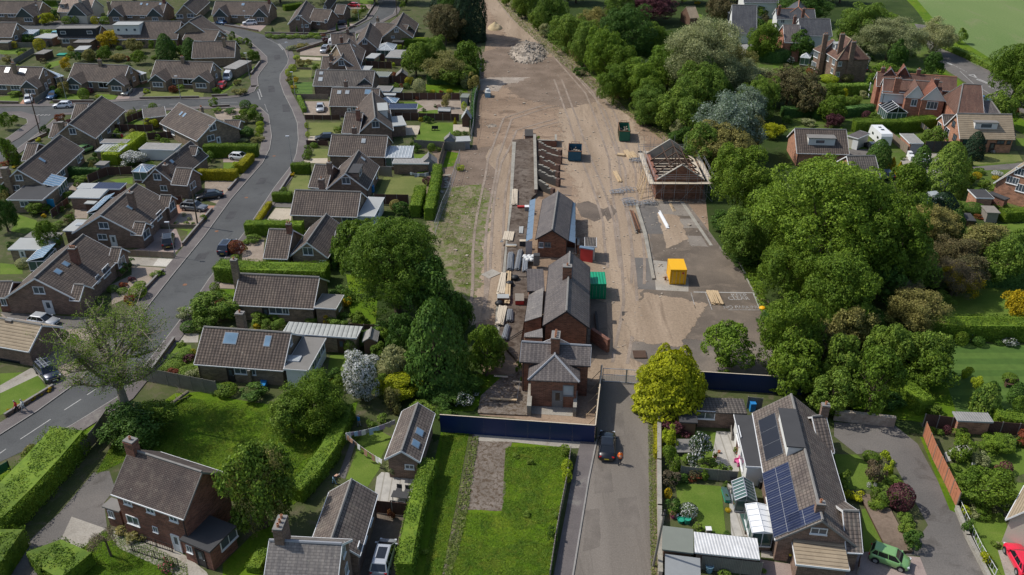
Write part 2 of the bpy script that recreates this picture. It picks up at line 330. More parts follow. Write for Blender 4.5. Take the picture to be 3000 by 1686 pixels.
class MB:
 def __init__(s):s.v=[];s.f=[];s.m=[]
 def add(s,vs,fs,mi=0):
  o=len(s.v);s.v+=[tuple(v)for v in vs];s.f+=[tuple(o+i for i in f)for f in fs];s.m+=[mi]*len(fs);return s
 def face(s,*vs,mi=0):return s.add(vs,[range(len(vs))],mi)
 def box(s,c,d,rz=0.0,mi=0,U=None):
  """c = centre of the bottom face, d = full sizes"""
  cx,cy=(math.cos(rz),math.sin(rz))if U is None else(U.x,U.y)
  vs=[]
  for z in(0,d[2]):
   for x,y in((-1,-1),(1,-1),(1,1),(-1,1)):
    a,b=x*d[0]/2,y*d[1]/2
    vs.append((c[0]+a*cx-b*cy,c[1]+a*cy+b*cx,c[2]+z))
  return s.add(vs,[(3,2,1,0),(4,5,6,7),(0,1,5,4),(1,2,6,5),(2,3,7,6),(3,0,4,7)],mi)
 def obox(s,o,X,Y,Z,mi=0):
  """box from a corner and three edge vectors"""
  vs=[o,o+X,o+X+Y,o+Y,o+Z,o+X+Z,o+X+Y+Z,o+Y+Z]
  fs=[(3,2,1,0),(4,5,6,7),(0,1,5,4),(1,2,6,5),(2,3,7,6),(3,0,4,7)]
  if X.cross(Y).dot(Z)<0:fs=[f[::-1]for f in fs]
  return s.add(vs,fs,mi)
 def prism(s,poly,z0,z1,mi=0):
  n=len(poly);a=sum(poly[i][0]*poly[(i+1)%n][1]-poly[(i+1)%n][0]*poly[i][1]for i in range(n))
  if a<0:poly=poly[::-1]
  vs=[(p[0],p[1],z0)for p in poly]+[(p[0],p[1],z1)for p in poly]
  return s.add(vs,[tuple(range(n,2*n))]+[(i,(i+1)%n,n+(i+1)%n,n+i)for i in range(n)]+[tuple(range(n))[::-1]],mi)
 def tube(s,a,b,r0,r1=None,n=6,mi=0,cap=True):
  a=Vector(a);b=Vector(b);r1=r0 if r1 is None else r1
  d=(b-a).normalized();x=d.orthogonal().normalized();y=d.cross(x)
  vs=[]
  for p,r in((a,r0),(b,r1)):
   for i in range(n):
    t=2*math.pi*i/n;vs.append(p+(x*math.cos(t)+y*math.sin(t))*r)
  fs=[(i,(i+1)%n,n+(i+1)%n,n+i)for i in range(n)]
  if cap:fs+=[tuple(range(n))[::-1],tuple(range(n,2*n))]
  return s.add(vs,fs,mi)
 def lathe(s,c,prof,n=12,mi=0):
  vs=[];k=len(prof)
  for r,z in prof:
   for i in range(n):
    t=2*math.pi*i/n;vs.append((c[0]+r*math.cos(t),c[1]+r*math.sin(t),c[2]+z))
  fs=[(j*n+i,j*n+(i+1)%n,(j+1)*n+(i+1)%n,(j+1)*n+i)for j in range(k-1)for i in range(n)]
  fs+=[tuple(range(n))[::-1],tuple(range((k-1)*n,k*n))]
  return s.add(vs,fs,mi)
def auto_uv(me):
 """metres on every face: u level, v up the slope"""
 if not me.polygons:return
 n=len(me.loops);co=np.empty(len(me.vertices)*3);me.vertices.foreach_get("co",co);co=co.reshape(-1,3)
 li=np.empty(n,dtype=np.int32);me.loops.foreach_get("vertex_index",li)
 nm=np.empty(len(me.polygons)*3);me.polygons.foreach_get("normal",nm);nm=nm.reshape(-1,3)
 lt=np.empty(len(me.polygons),dtype=np.int32);me.polygons.foreach_get("loop_total",lt)
 N=np.repeat(nm,lt,axis=0);P=co[li]
 flat=np.abs(N[:,2])>0.995
 U=np.stack([-N[:,1],N[:,0],np.zeros(n)],1);l=np.linalg.norm(U,axis=1);l[l<1e-6]=1;U/=l[:,None]
 U[flat]=(1,0,0);W=np.cross(N,U);W[flat]=(0,1,0)
 uv=np.stack([(P*U).sum(1),(P*W).sum(1)],1).astype(np.float32)
 lay=me.uv_layers.new(name="UVMap");lay.data.foreach_set("uv",uv.ravel())
def wloc(o):
 v=Vector((0,0,0))
 while o is not None:v=v+o.location;o=o.parent
 return v
def part(name,mb,mat,parent=None,smooth=False,uv=True):
 mats=mat if isinstance(mat,(list,tuple))else[mat]
 me=bpy.data.meshes.new(name);me.from_pydata(mb.v,[],mb.f)
 if len(mats)>1:me.polygons.foreach_set("material_index",mb.m)
 if smooth:me.polygons.foreach_set("use_smooth",[True]*len(me.polygons))
 me.update()
 if uv:auto_uv(me)
 for k in mats:me.materials.append(MATS[k])
 o=bpy.data.objects.new(name,me);COL.objects.link(o)
 if parent is not None:
  w=wloc(parent);me.transform(__import__('mathutils').Matrix.Translation(-w));o.parent=parent
 return o
def tag(o,label,cat=None,group=None,kind=None):
 if label:o["label"]=label
 if cat:o["category"]=cat
 if group:o["group"]=group
 if kind:o["kind"]=kind
 return o
def thing(name,label,cat,loc=(0,0,0),group=None):
 o=bpy.data.objects.new(name,None);COL.objects.link(o);o.location=loc;o.empty_display_size=0.3
 return tag(o,label,cat,group)
def single(name,mb,mat,label,cat,group=None,smooth=False,kind=None):
 v=mb.v;c=Vector((sum(p[0]for p in v)/len(v),sum(p[1]for p in v)/len(v),min(p[2]for p in v)))
 mb.v=[(p[0]-c.x,p[1]-c.y,p[2]-c.z)for p in v]
 o=part(name,mb,mat,None,smooth);o.location=c
 return tag(o,label,cat,group,kind)
def copy_tree(root):
 c=root.copy();COL.objects.link(c)
 def rec(a,b):
  for ch in a.children:
   d=ch.copy();COL.objects.link(d);d.parent=b;d.matrix_parent_inverse=ch.matrix_parent_inverse.copy();rec(ch,d)
 rec(root,c);return c
NOGO=[]
def sheet(name,mat,pts,z=0.0,raise_=None,world=False):
 """a level sheet; pts are read off the photo"""
 P=[Vector((p[0],p[1],0))if world else G(p,z)for p in pts]
 if name not in('ground','garden_bed','railway_yard'):NOGO.append([(p.x,p.y)for p in P])
 if raise_:
  mb=MB().prism([(p.x,p.y)for p in P],z-0.02,z+raise_)
 else:
  a=sum(P[i].x*P[(i+1)%len(P)].y-P[(i+1)%len(P)].x*P[i].y for i in range(len(P)))
  if a<0:P=P[::-1]
  mb=MB().face(*[(p.x,p.y,z)for p in P])
 o=part(name,mb,mat);tag(o,None,None,None,"structure");return o
def soft(name,mat,pts,z,w=2.0):
 """a patch of ground whose edge breaks up into what lies round it"""
 P=[G(p,z)for p in pts];n=len(P);a=sum(P[i].x*P[(i+1)%n].y-P[(i+1)%n].x*P[i].y for i in range(n))
 if a<0:P=P[::-1]
 I,Q=[],[]
 for i in range(n):
  u=(P[i]-P[i-1]).normalized();v=(P[(i+1)%n]-P[i]).normalized();m=Vector((u.y+v.y,-u.x-v.x,0));m=m.normalized()if m.length>.1 else Vector((u.y,-u.x,0));Q.append(P[i]+m*w-Vector((0,0,.003+.0004*(i%3))));I.append(P[i])
 mb=MB();mb.add(I+Q,[tuple(range(n))]+[(i,n+i,n+(i+1)%n,(i+1)%n)for i in range(n)]);o=part(name,mb,mat)
 at=o.data.attributes.new("fade",'FLOAT','POINT');at.data.foreach_set("value",[0.0]*n+[1.0]*n);tag(o,None,None,None,"structure");return o
def strip(name,mat,pts,w,side,z0,z1,kerbw=0.0,world=False):
 """raised band along a line, w metres wide on one side (+1 = left of travel)"""
 P=[p if world else G(p,0)for p in pts];n=len(P);Q=[]
 for i in range(n):
  a=P[max(0,i-1)];b=P[min(n-1,i+1)];d=(b-a);d.z=0;d.normalize();Q.append(P[i]+Vector((-d.y,d.x,0))*w*side)
 NOGO.append([(p.x,p.y)for p in P+Q[::-1]])
 mb=MB()
 for i in range(n-1):
  q=[P[i],P[i+1],Q[i+1],Q[i]]
  mb.prism([(v.x,v.y)for v in q],z0,z1)
 o=part(name,mb,mat);tag(o,None,None,None,"structure");return o
def dashes(pts,w=0.12,dash=0,gap=0,z=0.03,mat="paint_line"):
 P=[G(p,0)for p in pts];mb=MB();acc=0.0
 for a,b in zip(P[:-1],P[1:]):
  L=(b-a).length;d=(b-a)/L;n=Vector((-d.y,d.x,0))*w/2;t=0
  while t<L:
   e=min(L,t+(dash or L));p,q=a+d*t,a+d*e
   mb.face((p.x-n.x,p.y-n.y,z),(q.x-n.x,q.y-n.y,z),(q.x+n.x,q.y+n.y,z),(p.x+n.x,p.y+n.y,z));t=e+gap
 o=part("road_marking",mb,mat);tag(o,None,None,None,"structure");return o
def leaf_mesh(name,P,N,L,W=None,seed=0):
 """P points, N facing directions, L leaf length (arrays) -> one mesh of diamond leaves"""
 rg=np.random.default_rng(seed);n=len(P)
 N=N/np.maximum(np.linalg.norm(N,axis=1),1e-6)[:,None]
 A=rg.normal(size=(n,3));A=np.cross(N,A);A/=np.maximum(np.linalg.norm(A,axis=1),1e-6)[:,None]
 B=np.cross(N,A);L=np.asarray(L).reshape(-1,1)*np.ones((n,1));W=L*0.62 if W is None else W
 sag=N*L*0.12
 v=np.stack([P-A*L/2,P+B*W/2+sag,P+A*L/2,P-B*W/2+sag],1).reshape(-1,3)
 me=bpy.data.meshes.new(name);me.vertices.add(4*n);me.vertices.foreach_set("co",v.astype(np.float32).ravel())
 me.loops.add(4*n);me.loops.foreach_set("vertex_index",np.arange(4*n,dtype=np.int32))
 me.polygons.add(n);me.polygons.foreach_set("loop_start",np.arange(0,4*n,4,dtype=np.int32))
 me.polygons.foreach_set("loop_total",np.full(n,4,dtype=np.int32))
 me.update(calc_edges=True);me.materials.append(None);return me
def dirs(rg,n):d=rg.normal(size=(n,3));return d/np.linalg.norm(d,axis=1)[:,None]
_tm={}
def crown_mesh(kind,size,var):
 """a crown of unit radius: puffs of leaves spread through the volume"""
 k=(kind,size,var)
 if k in _tm:return _tm[k]
 rg=np.random.default_rng(hash((len(kind)*7+ord(kind[0])+ord(kind[-1])*3,size,var))%99991)
 n,leaf={0:(460,0.30),1:(1700,0.17),2:(8000,0.088),3:(30000,0.046),4:(60000,0.030)}[size]
 if kind=='round':
  n=int(n*1.1);D=dirs(rg,n);r=1-np.abs(rg.normal(size=n))*0.05
  P=D*r[:,None];N=D+rg.normal(size=(n,3))*0.45;L=leaf*rg.uniform(0.6,1.1,n)
  P[:,2]=np.maximum(P[:,2],-0.95)
 elif kind=='cone':
  u=rg.random(n)**0.62;z=1-2*u;R=(u**0.8)*0.98
  th=rg.random(n)*2*math.pi;lob=1+0.13*np.sin(th*5+u*17+var)*np.sin(u*40+th*2)
  r=R*lob*(1-np.abs(rg.normal(size=n))*0.12)
  P=np.stack([r*np.cos(th),r*np.sin(th),z-0.1*(r>R*0.8)*rg.random(n)],1)
  N=np.stack([np.cos(th),np.sin(th),np.full(n,0.5)],1)+rg.normal(size=(n,3))*0.45;L=leaf*rg.uniform(0.7,1.2,n)
 elif kind=='dome':
  u=rg.random(n)**0.7;th=rg.random(n)*2*math.pi;z=1-2*u;R=np.sin(np.minimum(u*1.25,1.0)*math.pi/2)**0.55
  lob=1+0.12*np.sin(th*7+var+u*9)*np.cos(u*26+th*3)
  r=R*lob*(1-np.abs(rg.normal(size=n))*0.09)
  P=np.stack([r*np.cos(th),r*np.sin(th),z],1);N=np.stack([np.cos(th),np.sin(th),np.full(n,0.75)],1)+rg.normal(size=(n,3))*0.4
  L=leaf*rg.uniform(0.7,1.3,n)
 else:
  np_={'broad':{0:9,1:16,2:34,3:90,4:170},'loose':{0:8,1:14,2:26,3:60,4:90},'weep':{0:8,1:14,2:30,3:60,4:80},'wisp':{0:9,1:15,2:34,3:90,4:90}}[kind][size]
  D=dirs(rg,np_);D[:,2]=np.where(D[:,2]<-0.8,-D[:,2],D[:,2])
  rad={'broad':0.70,'loose':0.66,'weep':0.7,'wisp':0.68}[kind]
  ext=1+rg.uniform(-0.18,0.16,np_)*(1.5 if kind!='broad' else 1)
  C=D*(rad*ext)[:,None]*(0.72+0.28*rg.random(np_))[:,None]
  pr=rg.uniform(0.20,0.38,np_)*{0:1.35,1:1.2,2:0.98,3:0.72,4:0.56}[size]
  if kind=='wisp':pr*=0.85
  if size>=3:C[:np_//5]*=0.55
  w=pr**2;pi=rg.choice(np_,n,p=w/w.sum())
  d=dirs(rg,n)+0.75*D[pi]+np.array([0,0,0.35]);d/=np.linalg.norm(d,axis=1)[:,None]
  spread={'broad':0.09,'loose':0.22,'weep':0.2,'wisp':0.38}[kind]
  if size>=2 and kind!='weep':
   K=26;T=dirs(rg,np_*K).reshape(np_,K,3);T+=0.5*D[:,None]+np.array([0,0,0.3]);T/=np.linalg.norm(T,axis=2)[:,:,None]
   tw=T[pi,rg.integers(0,K,n)];d=tw+rg.normal(size=(n,3))*0.17;ln=np.linalg.norm(d,axis=1);d/=ln[:,None];C=C*1.0;pe=1.08-0.55*np.linalg.norm(d-tw,axis=1)
  else:pe=1.0
  P=C[pi]+d*(pr[pi]*pe*(1-np.abs(rg.normal(size=n))*spread))[:,None]
  if kind=='loose':P+=rg.normal(size=(n,3))*0.035
  if kind=='wisp':P+=rg.normal(size=(n,3))*0.04
  if kind=='weep':P[:,2]-=rg.random(n)**2*0.5;
  N=d+rg.normal(size=(n,3))*(0.5 if kind=='broad' else 0.7)
  k2=int(n*(0.10 if kind!='wisp' else 0.0))
  if k2:P[:k2]=dirs(rg,k2)*(rg.random(k2)**0.33*0.62)[:,None]
  L=leaf*rg.uniform(0.65,1.25,n)*(0.5 if kind=='wisp' else 1)
  P*=1.08;P[:,2]=np.clip(P[:,2],-1.0,1.15)
 me=leaf_mesh("crown",P,N,L,seed=var);_tm[k]=me;return me
def crown_obj(name,kind,size,mat,loc,R,A,rz,parent=None):
 o=bpy.data.objects.new(name,crown_mesh(kind,size,RND.randrange(3 if size<3 else 4)));COL.objects.link(o)
 o.location=loc;o.scale=(R,R,A);o.rotation_euler=(0,0,rz)
 o.material_slots[0].link='OBJECT';o.material_slots[0].material=MATS[mat]
 if parent is not None:o.parent=parent
 return o
TIPS=[]
def trunk_obj(parent,h,R,zc,A,mat="bark",limbs=6,seed=1,spread=0.55,fine=0):
 rg=random.Random(seed);mb=MB();r0=max(0.07,0.028*(zc+A))*(1.15 if fine>10 else 1);TIPS.clear();top=Vector((rg.uniform(-.1,.1)*R,rg.uniform(-.1,.1)*R,zc+0.25*A))
 z1=max(0.3,zc-A*0.55);j=Vector((top.x*.4,top.y*.4,z1));mb.tube((0,0,-0.05),j,r0*1.25,r0*0.85,7);mb.tube(j,top,r0*0.85,r0*0.35,6)
 for i in range(limbs):
  t=rg.random();a=j.lerp(top,t*0.8);th=i*2.4+rg.random();e=Vector((math.cos(th)*R*spread,math.sin(th)*R*spread,zc+A*rg.uniform(-.2,.6)))
  m=a.lerp(e,0.55)+Vector((0,0,-0.06*A));mb.tube(a,m,r0*0.42,r0*0.26,5);mb.tube(m,e,r0*0.26,r0*0.08,4)
  for q in range(fine):
   s=m.lerp(e,rg.random());e2=s+Vector((rg.gauss(0,1),rg.gauss(0,1),rg.uniform(0.1,1.4)))*R*0.22
   mb.tube(s,e2,r0*0.12,r0*0.04,3)
   for w in range(3):
    s3=s.lerp(e2,rg.uniform(.3,1));s4=s3+Vector((rg.gauss(0,1),rg.gauss(0,1),rg.uniform(0,1)))*R*0.11;TIPS.append(s4);mb.tube(s3,s4,r0*0.06,r0*0.02,3,cap=False)
 o=part("trunk",mb,mat);o.parent=parent;return o
PLANTS=[]
COLW=dict(lf_green="green",lf_bright="bright green",lf_mid="mid green",lf_dark="dark green",lf_blackgreen="very dark green",lf_olive="olive green",lf_sage="grey green",lf_silver="silver leaved",lf_brown="brownish",lf_twig="twiggy pale",lf_purple="purple leaved",lf_red="red leaved",lf_gold="golden green",lf_yellow="yellow flowering",lf_lime="lime green",lf_limeyel="yellow green",lf_white="white flowering",lf_whitemost="densely white flowering",lf_pinkred="red flowering",lf_hedge="fresh green",lf_hedgedark="dark green")
SHW=dict(round="round clipped",cone="conical",dome="dense upright",broad="leafy",loose="loose",weep="drooping",wisp="airy")
def plant(kind,col,x0,y0,x1,y1,tree=None,clear=None,note=None,trunk="bark",limbs=7,fine=0,zb=0.0):
 """crown box in the photo -> a plant standing at its real place and size"""
 a=S((x0,y0));b=S((x1,y1));cx=(a[0]+b[0])/2;g_=1.1 if kind in('broad','loose')else 1.0;hw=abs(b[0]-a[0])/2*g_;hh=abs(b[1]-a[1])/2*g_;cy=(a[1]+b[1])/2
 A=1.0;zc=1.0;is_tree=tree
 for _ in range(12):
  c=Gs((cx,cy),zc);s=ppm(c);Rr=hw/s;th=math.atan2(HC-zc,c.y)
  q=(hh/s)**2-(Rr*math.sin(th))**2;A=math.sqrt(max(q,(0.35*Rr)**2))/math.cos(th);A=min(A,1.6*Rr if kind not in('cone','dome')else 3.2*Rr)
  t=(Rr>1.7)if tree is None else tree
  cl=clear if clear is not None else(0.06*A if t else 0.0);zc=A*(0.93 if not t else 0.9)+cl+zb
 is_tree=t;base=Vector((c.x,c.y,0));size=0 if Rr<0.8 else 1 if Rr<1.9 else 2 if Rr<4.2 else 3 if Rr<8 or kind in('cone','dome','round')else 4
 rz=RND.random()*6.28;m="lf_"+col
 w="tree" if is_tree else("shrub" if Rr>0.45 else "plant")
 nm={'cone':"conifer",'dome':"conifer"}.get(kind,"broadleaf_tree")if is_tree else "dwarf_conifer" if kind in('cone','dome')else "flowering_"+w if col in('yellow','white','whitemost','pinkred')else "clipped_"+w if kind=='round' else "garden_"+w
 if is_tree:
  o=thing(nm,None,"tree",base);trunk_obj(o,0,Rr,zc,A,trunk,limbs,RND.randrange(9999),fine=fine,spread=.85 if fine>10 else.55)
  if fine>10:
   rg=np.random.default_rng(5);T=np.repeat(np.array(TIPS),13,axis=0);T=T+rg.normal(size=T.shape)*(.34,.34,.22);me=leaf_mesh("crown",T,rg.normal(size=T.shape)+(0,0,.8),rg.uniform(.1,.22,len(T)));me.materials[0]=MATS[m];co=bpy.data.objects.new("crown",me);COL.objects.link(co);co.parent=o
  else:crown_obj("crown",kind,size,m,(0,0,zc),Rr,A,rz,o)
 else:
  o=crown_obj(nm,kind,size,m,(c.x,c.y,zc),Rr,A,rz);o["category"]=w
 o["group"]={"conifer":"conifers among the gardens and the yard"}.get(nm,"trees round the gardens and the cleared yard")if is_tree else nm.replace("_"," ")+"s in the gardens"
 pw=nm.split('_')[0]if nm=="conifer" else w
 PLANTS.append([o,(SHW[kind]+" "+COLW[m]),pw,cx,cy,Rr,note]);return o
def plants(kind,col,rows,**kw):
 for r in rows:plant(kind,col,*r,**kw)
def _inpoly(p,poly):
 c=False;j=len(poly)-1
 for i in range(len(poly)):
  a,b=poly[i],poly[j]
  if(a[1]>p[1])!=(b[1]>p[1])and p[0]<(b[0]-a[0])*(p[1]-a[1])/(b[1]-a[1])+a[0]:c=not c
  j=i
 return c
def tufts(name,label,mat,pts,n,h=0.35,w=0.12,seed=1,patch=0.0):
 """rough grass nobody could count: blades over an area"""
 P=[G(p,0)for p in pts];xs=[p.x for p in P];ys=[p.y for p in P];rg=random.Random(seed);Q=[]
 while len(Q)<n:
  q=(rg.uniform(min(xs),max(xs)),rg.uniform(min(ys),max(ys)))
  if patch and noise.noise(Vector((q[0]*0.35,q[1]*0.35,seed)))<patch-0.3:
   if rg.random()<0.75:continue
  if _inpoly(q,P):Q.append(q)
 Q=np.array(Q);r2=np.random.default_rng(seed);hh=h*r2.uniform(0.4,1.5,n)
 PP=np.stack([Q[:,0],Q[:,1],hh*0.25],1);N=r2.normal(size=(n,3))*0.55;N[:,2]=1.0
 me=leaf_mesh(name,PP,N,hh*1.3,(hh*0.28)[:,None],seed=seed)
 o=bpy.data.objects.new(name,me);COL.objects.link(o);me.materials[0]=MATS[mat]
 return tag(o,label,"grass",None,"stuff")
def hedge(label,pts,w,h,col="hedge",leaf=0.17,dens=1.0,top=None,name="hedge",wav=0.08):
 """clipped hedge: a solid core wrapped in leaves"""
 P=[G(p,0)for p in pts];rg=np.random.default_rng(abs(len(label)*13+int(P[0].x*7)));pts3=[];nrm=[];core=MB()
 org=sum(P,Vector())/len(P);ext=[]
 for i in range(len(P)):
  a=P[max(0,i-1)];b=P[min(len(P)-1,i+1)];d=(b-a).normalized();ext.append(Vector((-d.y,d.x,0)))
 hs=h if isinstance(h,(list,tuple))else[h]*len(P)
 rnd=lambda n:rg.random(n)
 for i in range(len(P)-1):
  a,b=P[i],P[i+1];L=(b-a).length;na,nb=ext[i],ext[i+1];k=0.86
  q=[a-na*w/2*k,b-nb*w/2*k,b+nb*w/2*k,a+na*w/2*k]
  for(zlo,zhi)in((0,1),):
   vs=[(v.x,v.y,0)for v in q]+[(q[0].x,q[0].y,hs[i]*.93),(q[1].x,q[1].y,hs[i+1]*.93),(q[2].x,q[2].y,hs[i+1]*.93),(q[3].x,q[3].y,hs[i]*.93)]
   core.add(vs,[(4,5,6,7),(0,1,5,4),(1,2,6,5),(2,3,7,6),(3,0,4,7)])
  for side in(0,1,2):
   hm=(hs[i]+hs[i+1])/2;area=L*(w if side==0 else hm);n=int(area/(leaf*leaf)*2.8*dens)+3
   t=rnd(n);s=rnd(n);A=np.array(a);B=np.array(b);NA=np.array(na);NB=np.array(nb)
   base=A[None]*(1-t[:,None])+B[None]*t[:,None];nn=NA[None]*(1-t[:,None])+NB[None]*t[:,None];hz=hs[i]*(1-t)+hs[i+1]*t
   if side==0:p=base+nn*((s-0.5)*w)[:,None];p[:,2]=hz-0.2*w*np.abs(2*s-1)**3;N=np.tile([0,0,1.0],(n,1))+nn*((s-.5)*.8)[:,None]
   else:
    sg=1 if side==1 else-1;p=base+nn*(sg*w/2);p[:,2]=s*hz;N=nn*sg+np.array([0,0,0.25])
   ph=np.sin(p[:,0]*2.1)*np.cos(p[:,1]*1.7+p[:,2]*2.3)+np.sin(p[:,0]*5.3+p[:,2]*4)*0.5*np.cos(p[:,1]*4.9)
   Nn=N/np.linalg.norm(N,axis=1)[:,None];lf=np.sin(p[:,0]*.55+1)*np.cos(p[:,1]*.47)*.07;p=p+Nn*(wav*ph+rg.normal(size=n)*0.06)[:,None];p[:,2]*=1+lf
   pts3.append(p);nrm.append(Nn+rg.normal(size=(n,3))*0.5)
 for e,sg in((0,-1),(len(P)-1,1)):
  d=(P[1]-P[0]if e==0 else P[-1]-P[-2]).normalized()*sg;n=int(w*hs[e]/(leaf*leaf)*1.9*dens)+3
  p=np.array(P[e])[None]+np.array(ext[e])[None]*((rnd(n)-.5)*w)[:,None];p[:,2]=rnd(n)*hs[e];pts3.append(p+rg.normal(size=(n,3))*0.05);nrm.append(np.tile(np.array(d),(n,1))+rg.normal(size=(n,3))*.5)
 Pn=np.concatenate(pts3)-np.array(org);Nn=np.concatenate(nrm);me=leaf_mesh(name,Pn,Nn,leaf*rg.uniform(0.7,1.3,len(Pn)),seed=3)
 o=bpy.data.objects.new(name,me);COL.objects.link(o);o.location=org;me.materials[0]=MATS["lf_"+col]
 tag(o,label,"hedge","hedges round the gardens")
 c=part("inner_branches",core,"lf_"+col,o,uv=False);return o
def window(parent,c,U,N,w,h,frame="upvc",glass="glass",bars=1,name="window",sill=True,trans=0):
 """c = centre on the wall, U = level axis, N = outward"""
 Z=Vector((0,0,1));mb=MB();t=min(0.09,w*0.09);d=N*0.07;o=c-U*w/2-Z*h/2-N*0.02
 mb.obox(o,U*w,Z*t,d*1.3);mb.obox(o+Z*(h-t),U*w,Z*t,d*1.3);mb.obox(o+Z*t,U*t,Z*(h-2*t),d*1.3);mb.obox(o+Z*t+U*(w-t),U*t,Z*(h-2*t),d*1.3)
 for i in range(bars):mb.obox(o+Z*t+U*(w*(i+1)/(bars+1)-t*.35),U*t*.7,Z*(h-2*t),d*1.15)
 if trans:mb.obox(o+Z*(h*0.66)+U*t,U*(w-2*t),Z*t*.7,d*1.1)
 f=part(name,mb,frame,parent)
 g=MB().obox(o+Z*t+U*t,U*(w-2*t),Z*(h-2*t),d*0.6);part("pane",g,glass,f)
 if sill:s=MB().obox(o-Z*0.07-U*0.05,U*(w+0.1),Z*0.07,N*0.16);part("sill",s,frame,f)
 return f
def door(parent,c,U,N,w=0.95,h=2.05,col="upvc",glass="glass"):
 Z=Vector((0,0,1));o=Vector((c.x,c.y,0))-U*w/2-N*0.02;mb=MB()
 mb.obox(o,U*0.08,Z*h,N*0.12);mb.obox(o+U*(w-.08),U*0.08,Z*h,N*0.12);mb.obox(o+Z*h,U*w,Z*0.08,N*0.12)
 mb.obox(o+U*.08,U*(w-.16),Z*h,N*0.06);f=part("door",mb,col,parent)
 g=MB().obox(o+U*(w*.3)+Z*1.0,U*(w*.4),Z*(h-1.2),N*0.08);part("pane",g,glass,f)
 hd=MB().obox(o+U*(w*.8)+Z*1.0,U*.12,Z*.04,N*.12);part("handle",hd,"galv",f)
 return f
def chimney(parent,c,z0,z1,wx=0.75,wy=0.55,U=Vector((1,0,0)),wall="brick_brown",pots=2,cap="cap_grey",ridge=None):
 mb=MB().box((c.x,c.y,z0),(wx,wy,z1-z0-.12),U=U);mb.box((c.x,c.y,z1-.3),(wx+.1,wy+.1,.12),U=U);o=part("chimney",mb,wall,parent)
 part("chimney_cap",MB().box((c.x,c.y,z1-.12),(wx+.04,wy+.04,.12),U=U),cap,o)
 for i in range(pots):
  q=c+U*((i-(pots-1)/2)*wx/max(1,pots)*0.9);part("chimney_pot",MB().lathe((q.x,q.y,z1),[(.13,0),(.11,.3),(.14,.34),(.09,.34),(.09,.1)],8),"pot",o)
 return o
def aerial(parent,p,U):
 mb=MB().tube(p,p+Vector((0,0,1.6)),.02,n=4);q=p+Vector((0,0,1.5));mb.tube(q-U*.7,q+U*.7,.015,n=4)
 W=Vector((-U.y,U.x,0))
 for i in range(6):r=q+U*(-.6+i*.24);mb.tube(r-W*.22,r+W*.22,.01,n=3)
 return part("aerial",mb,"galv",parent)
class House:pass
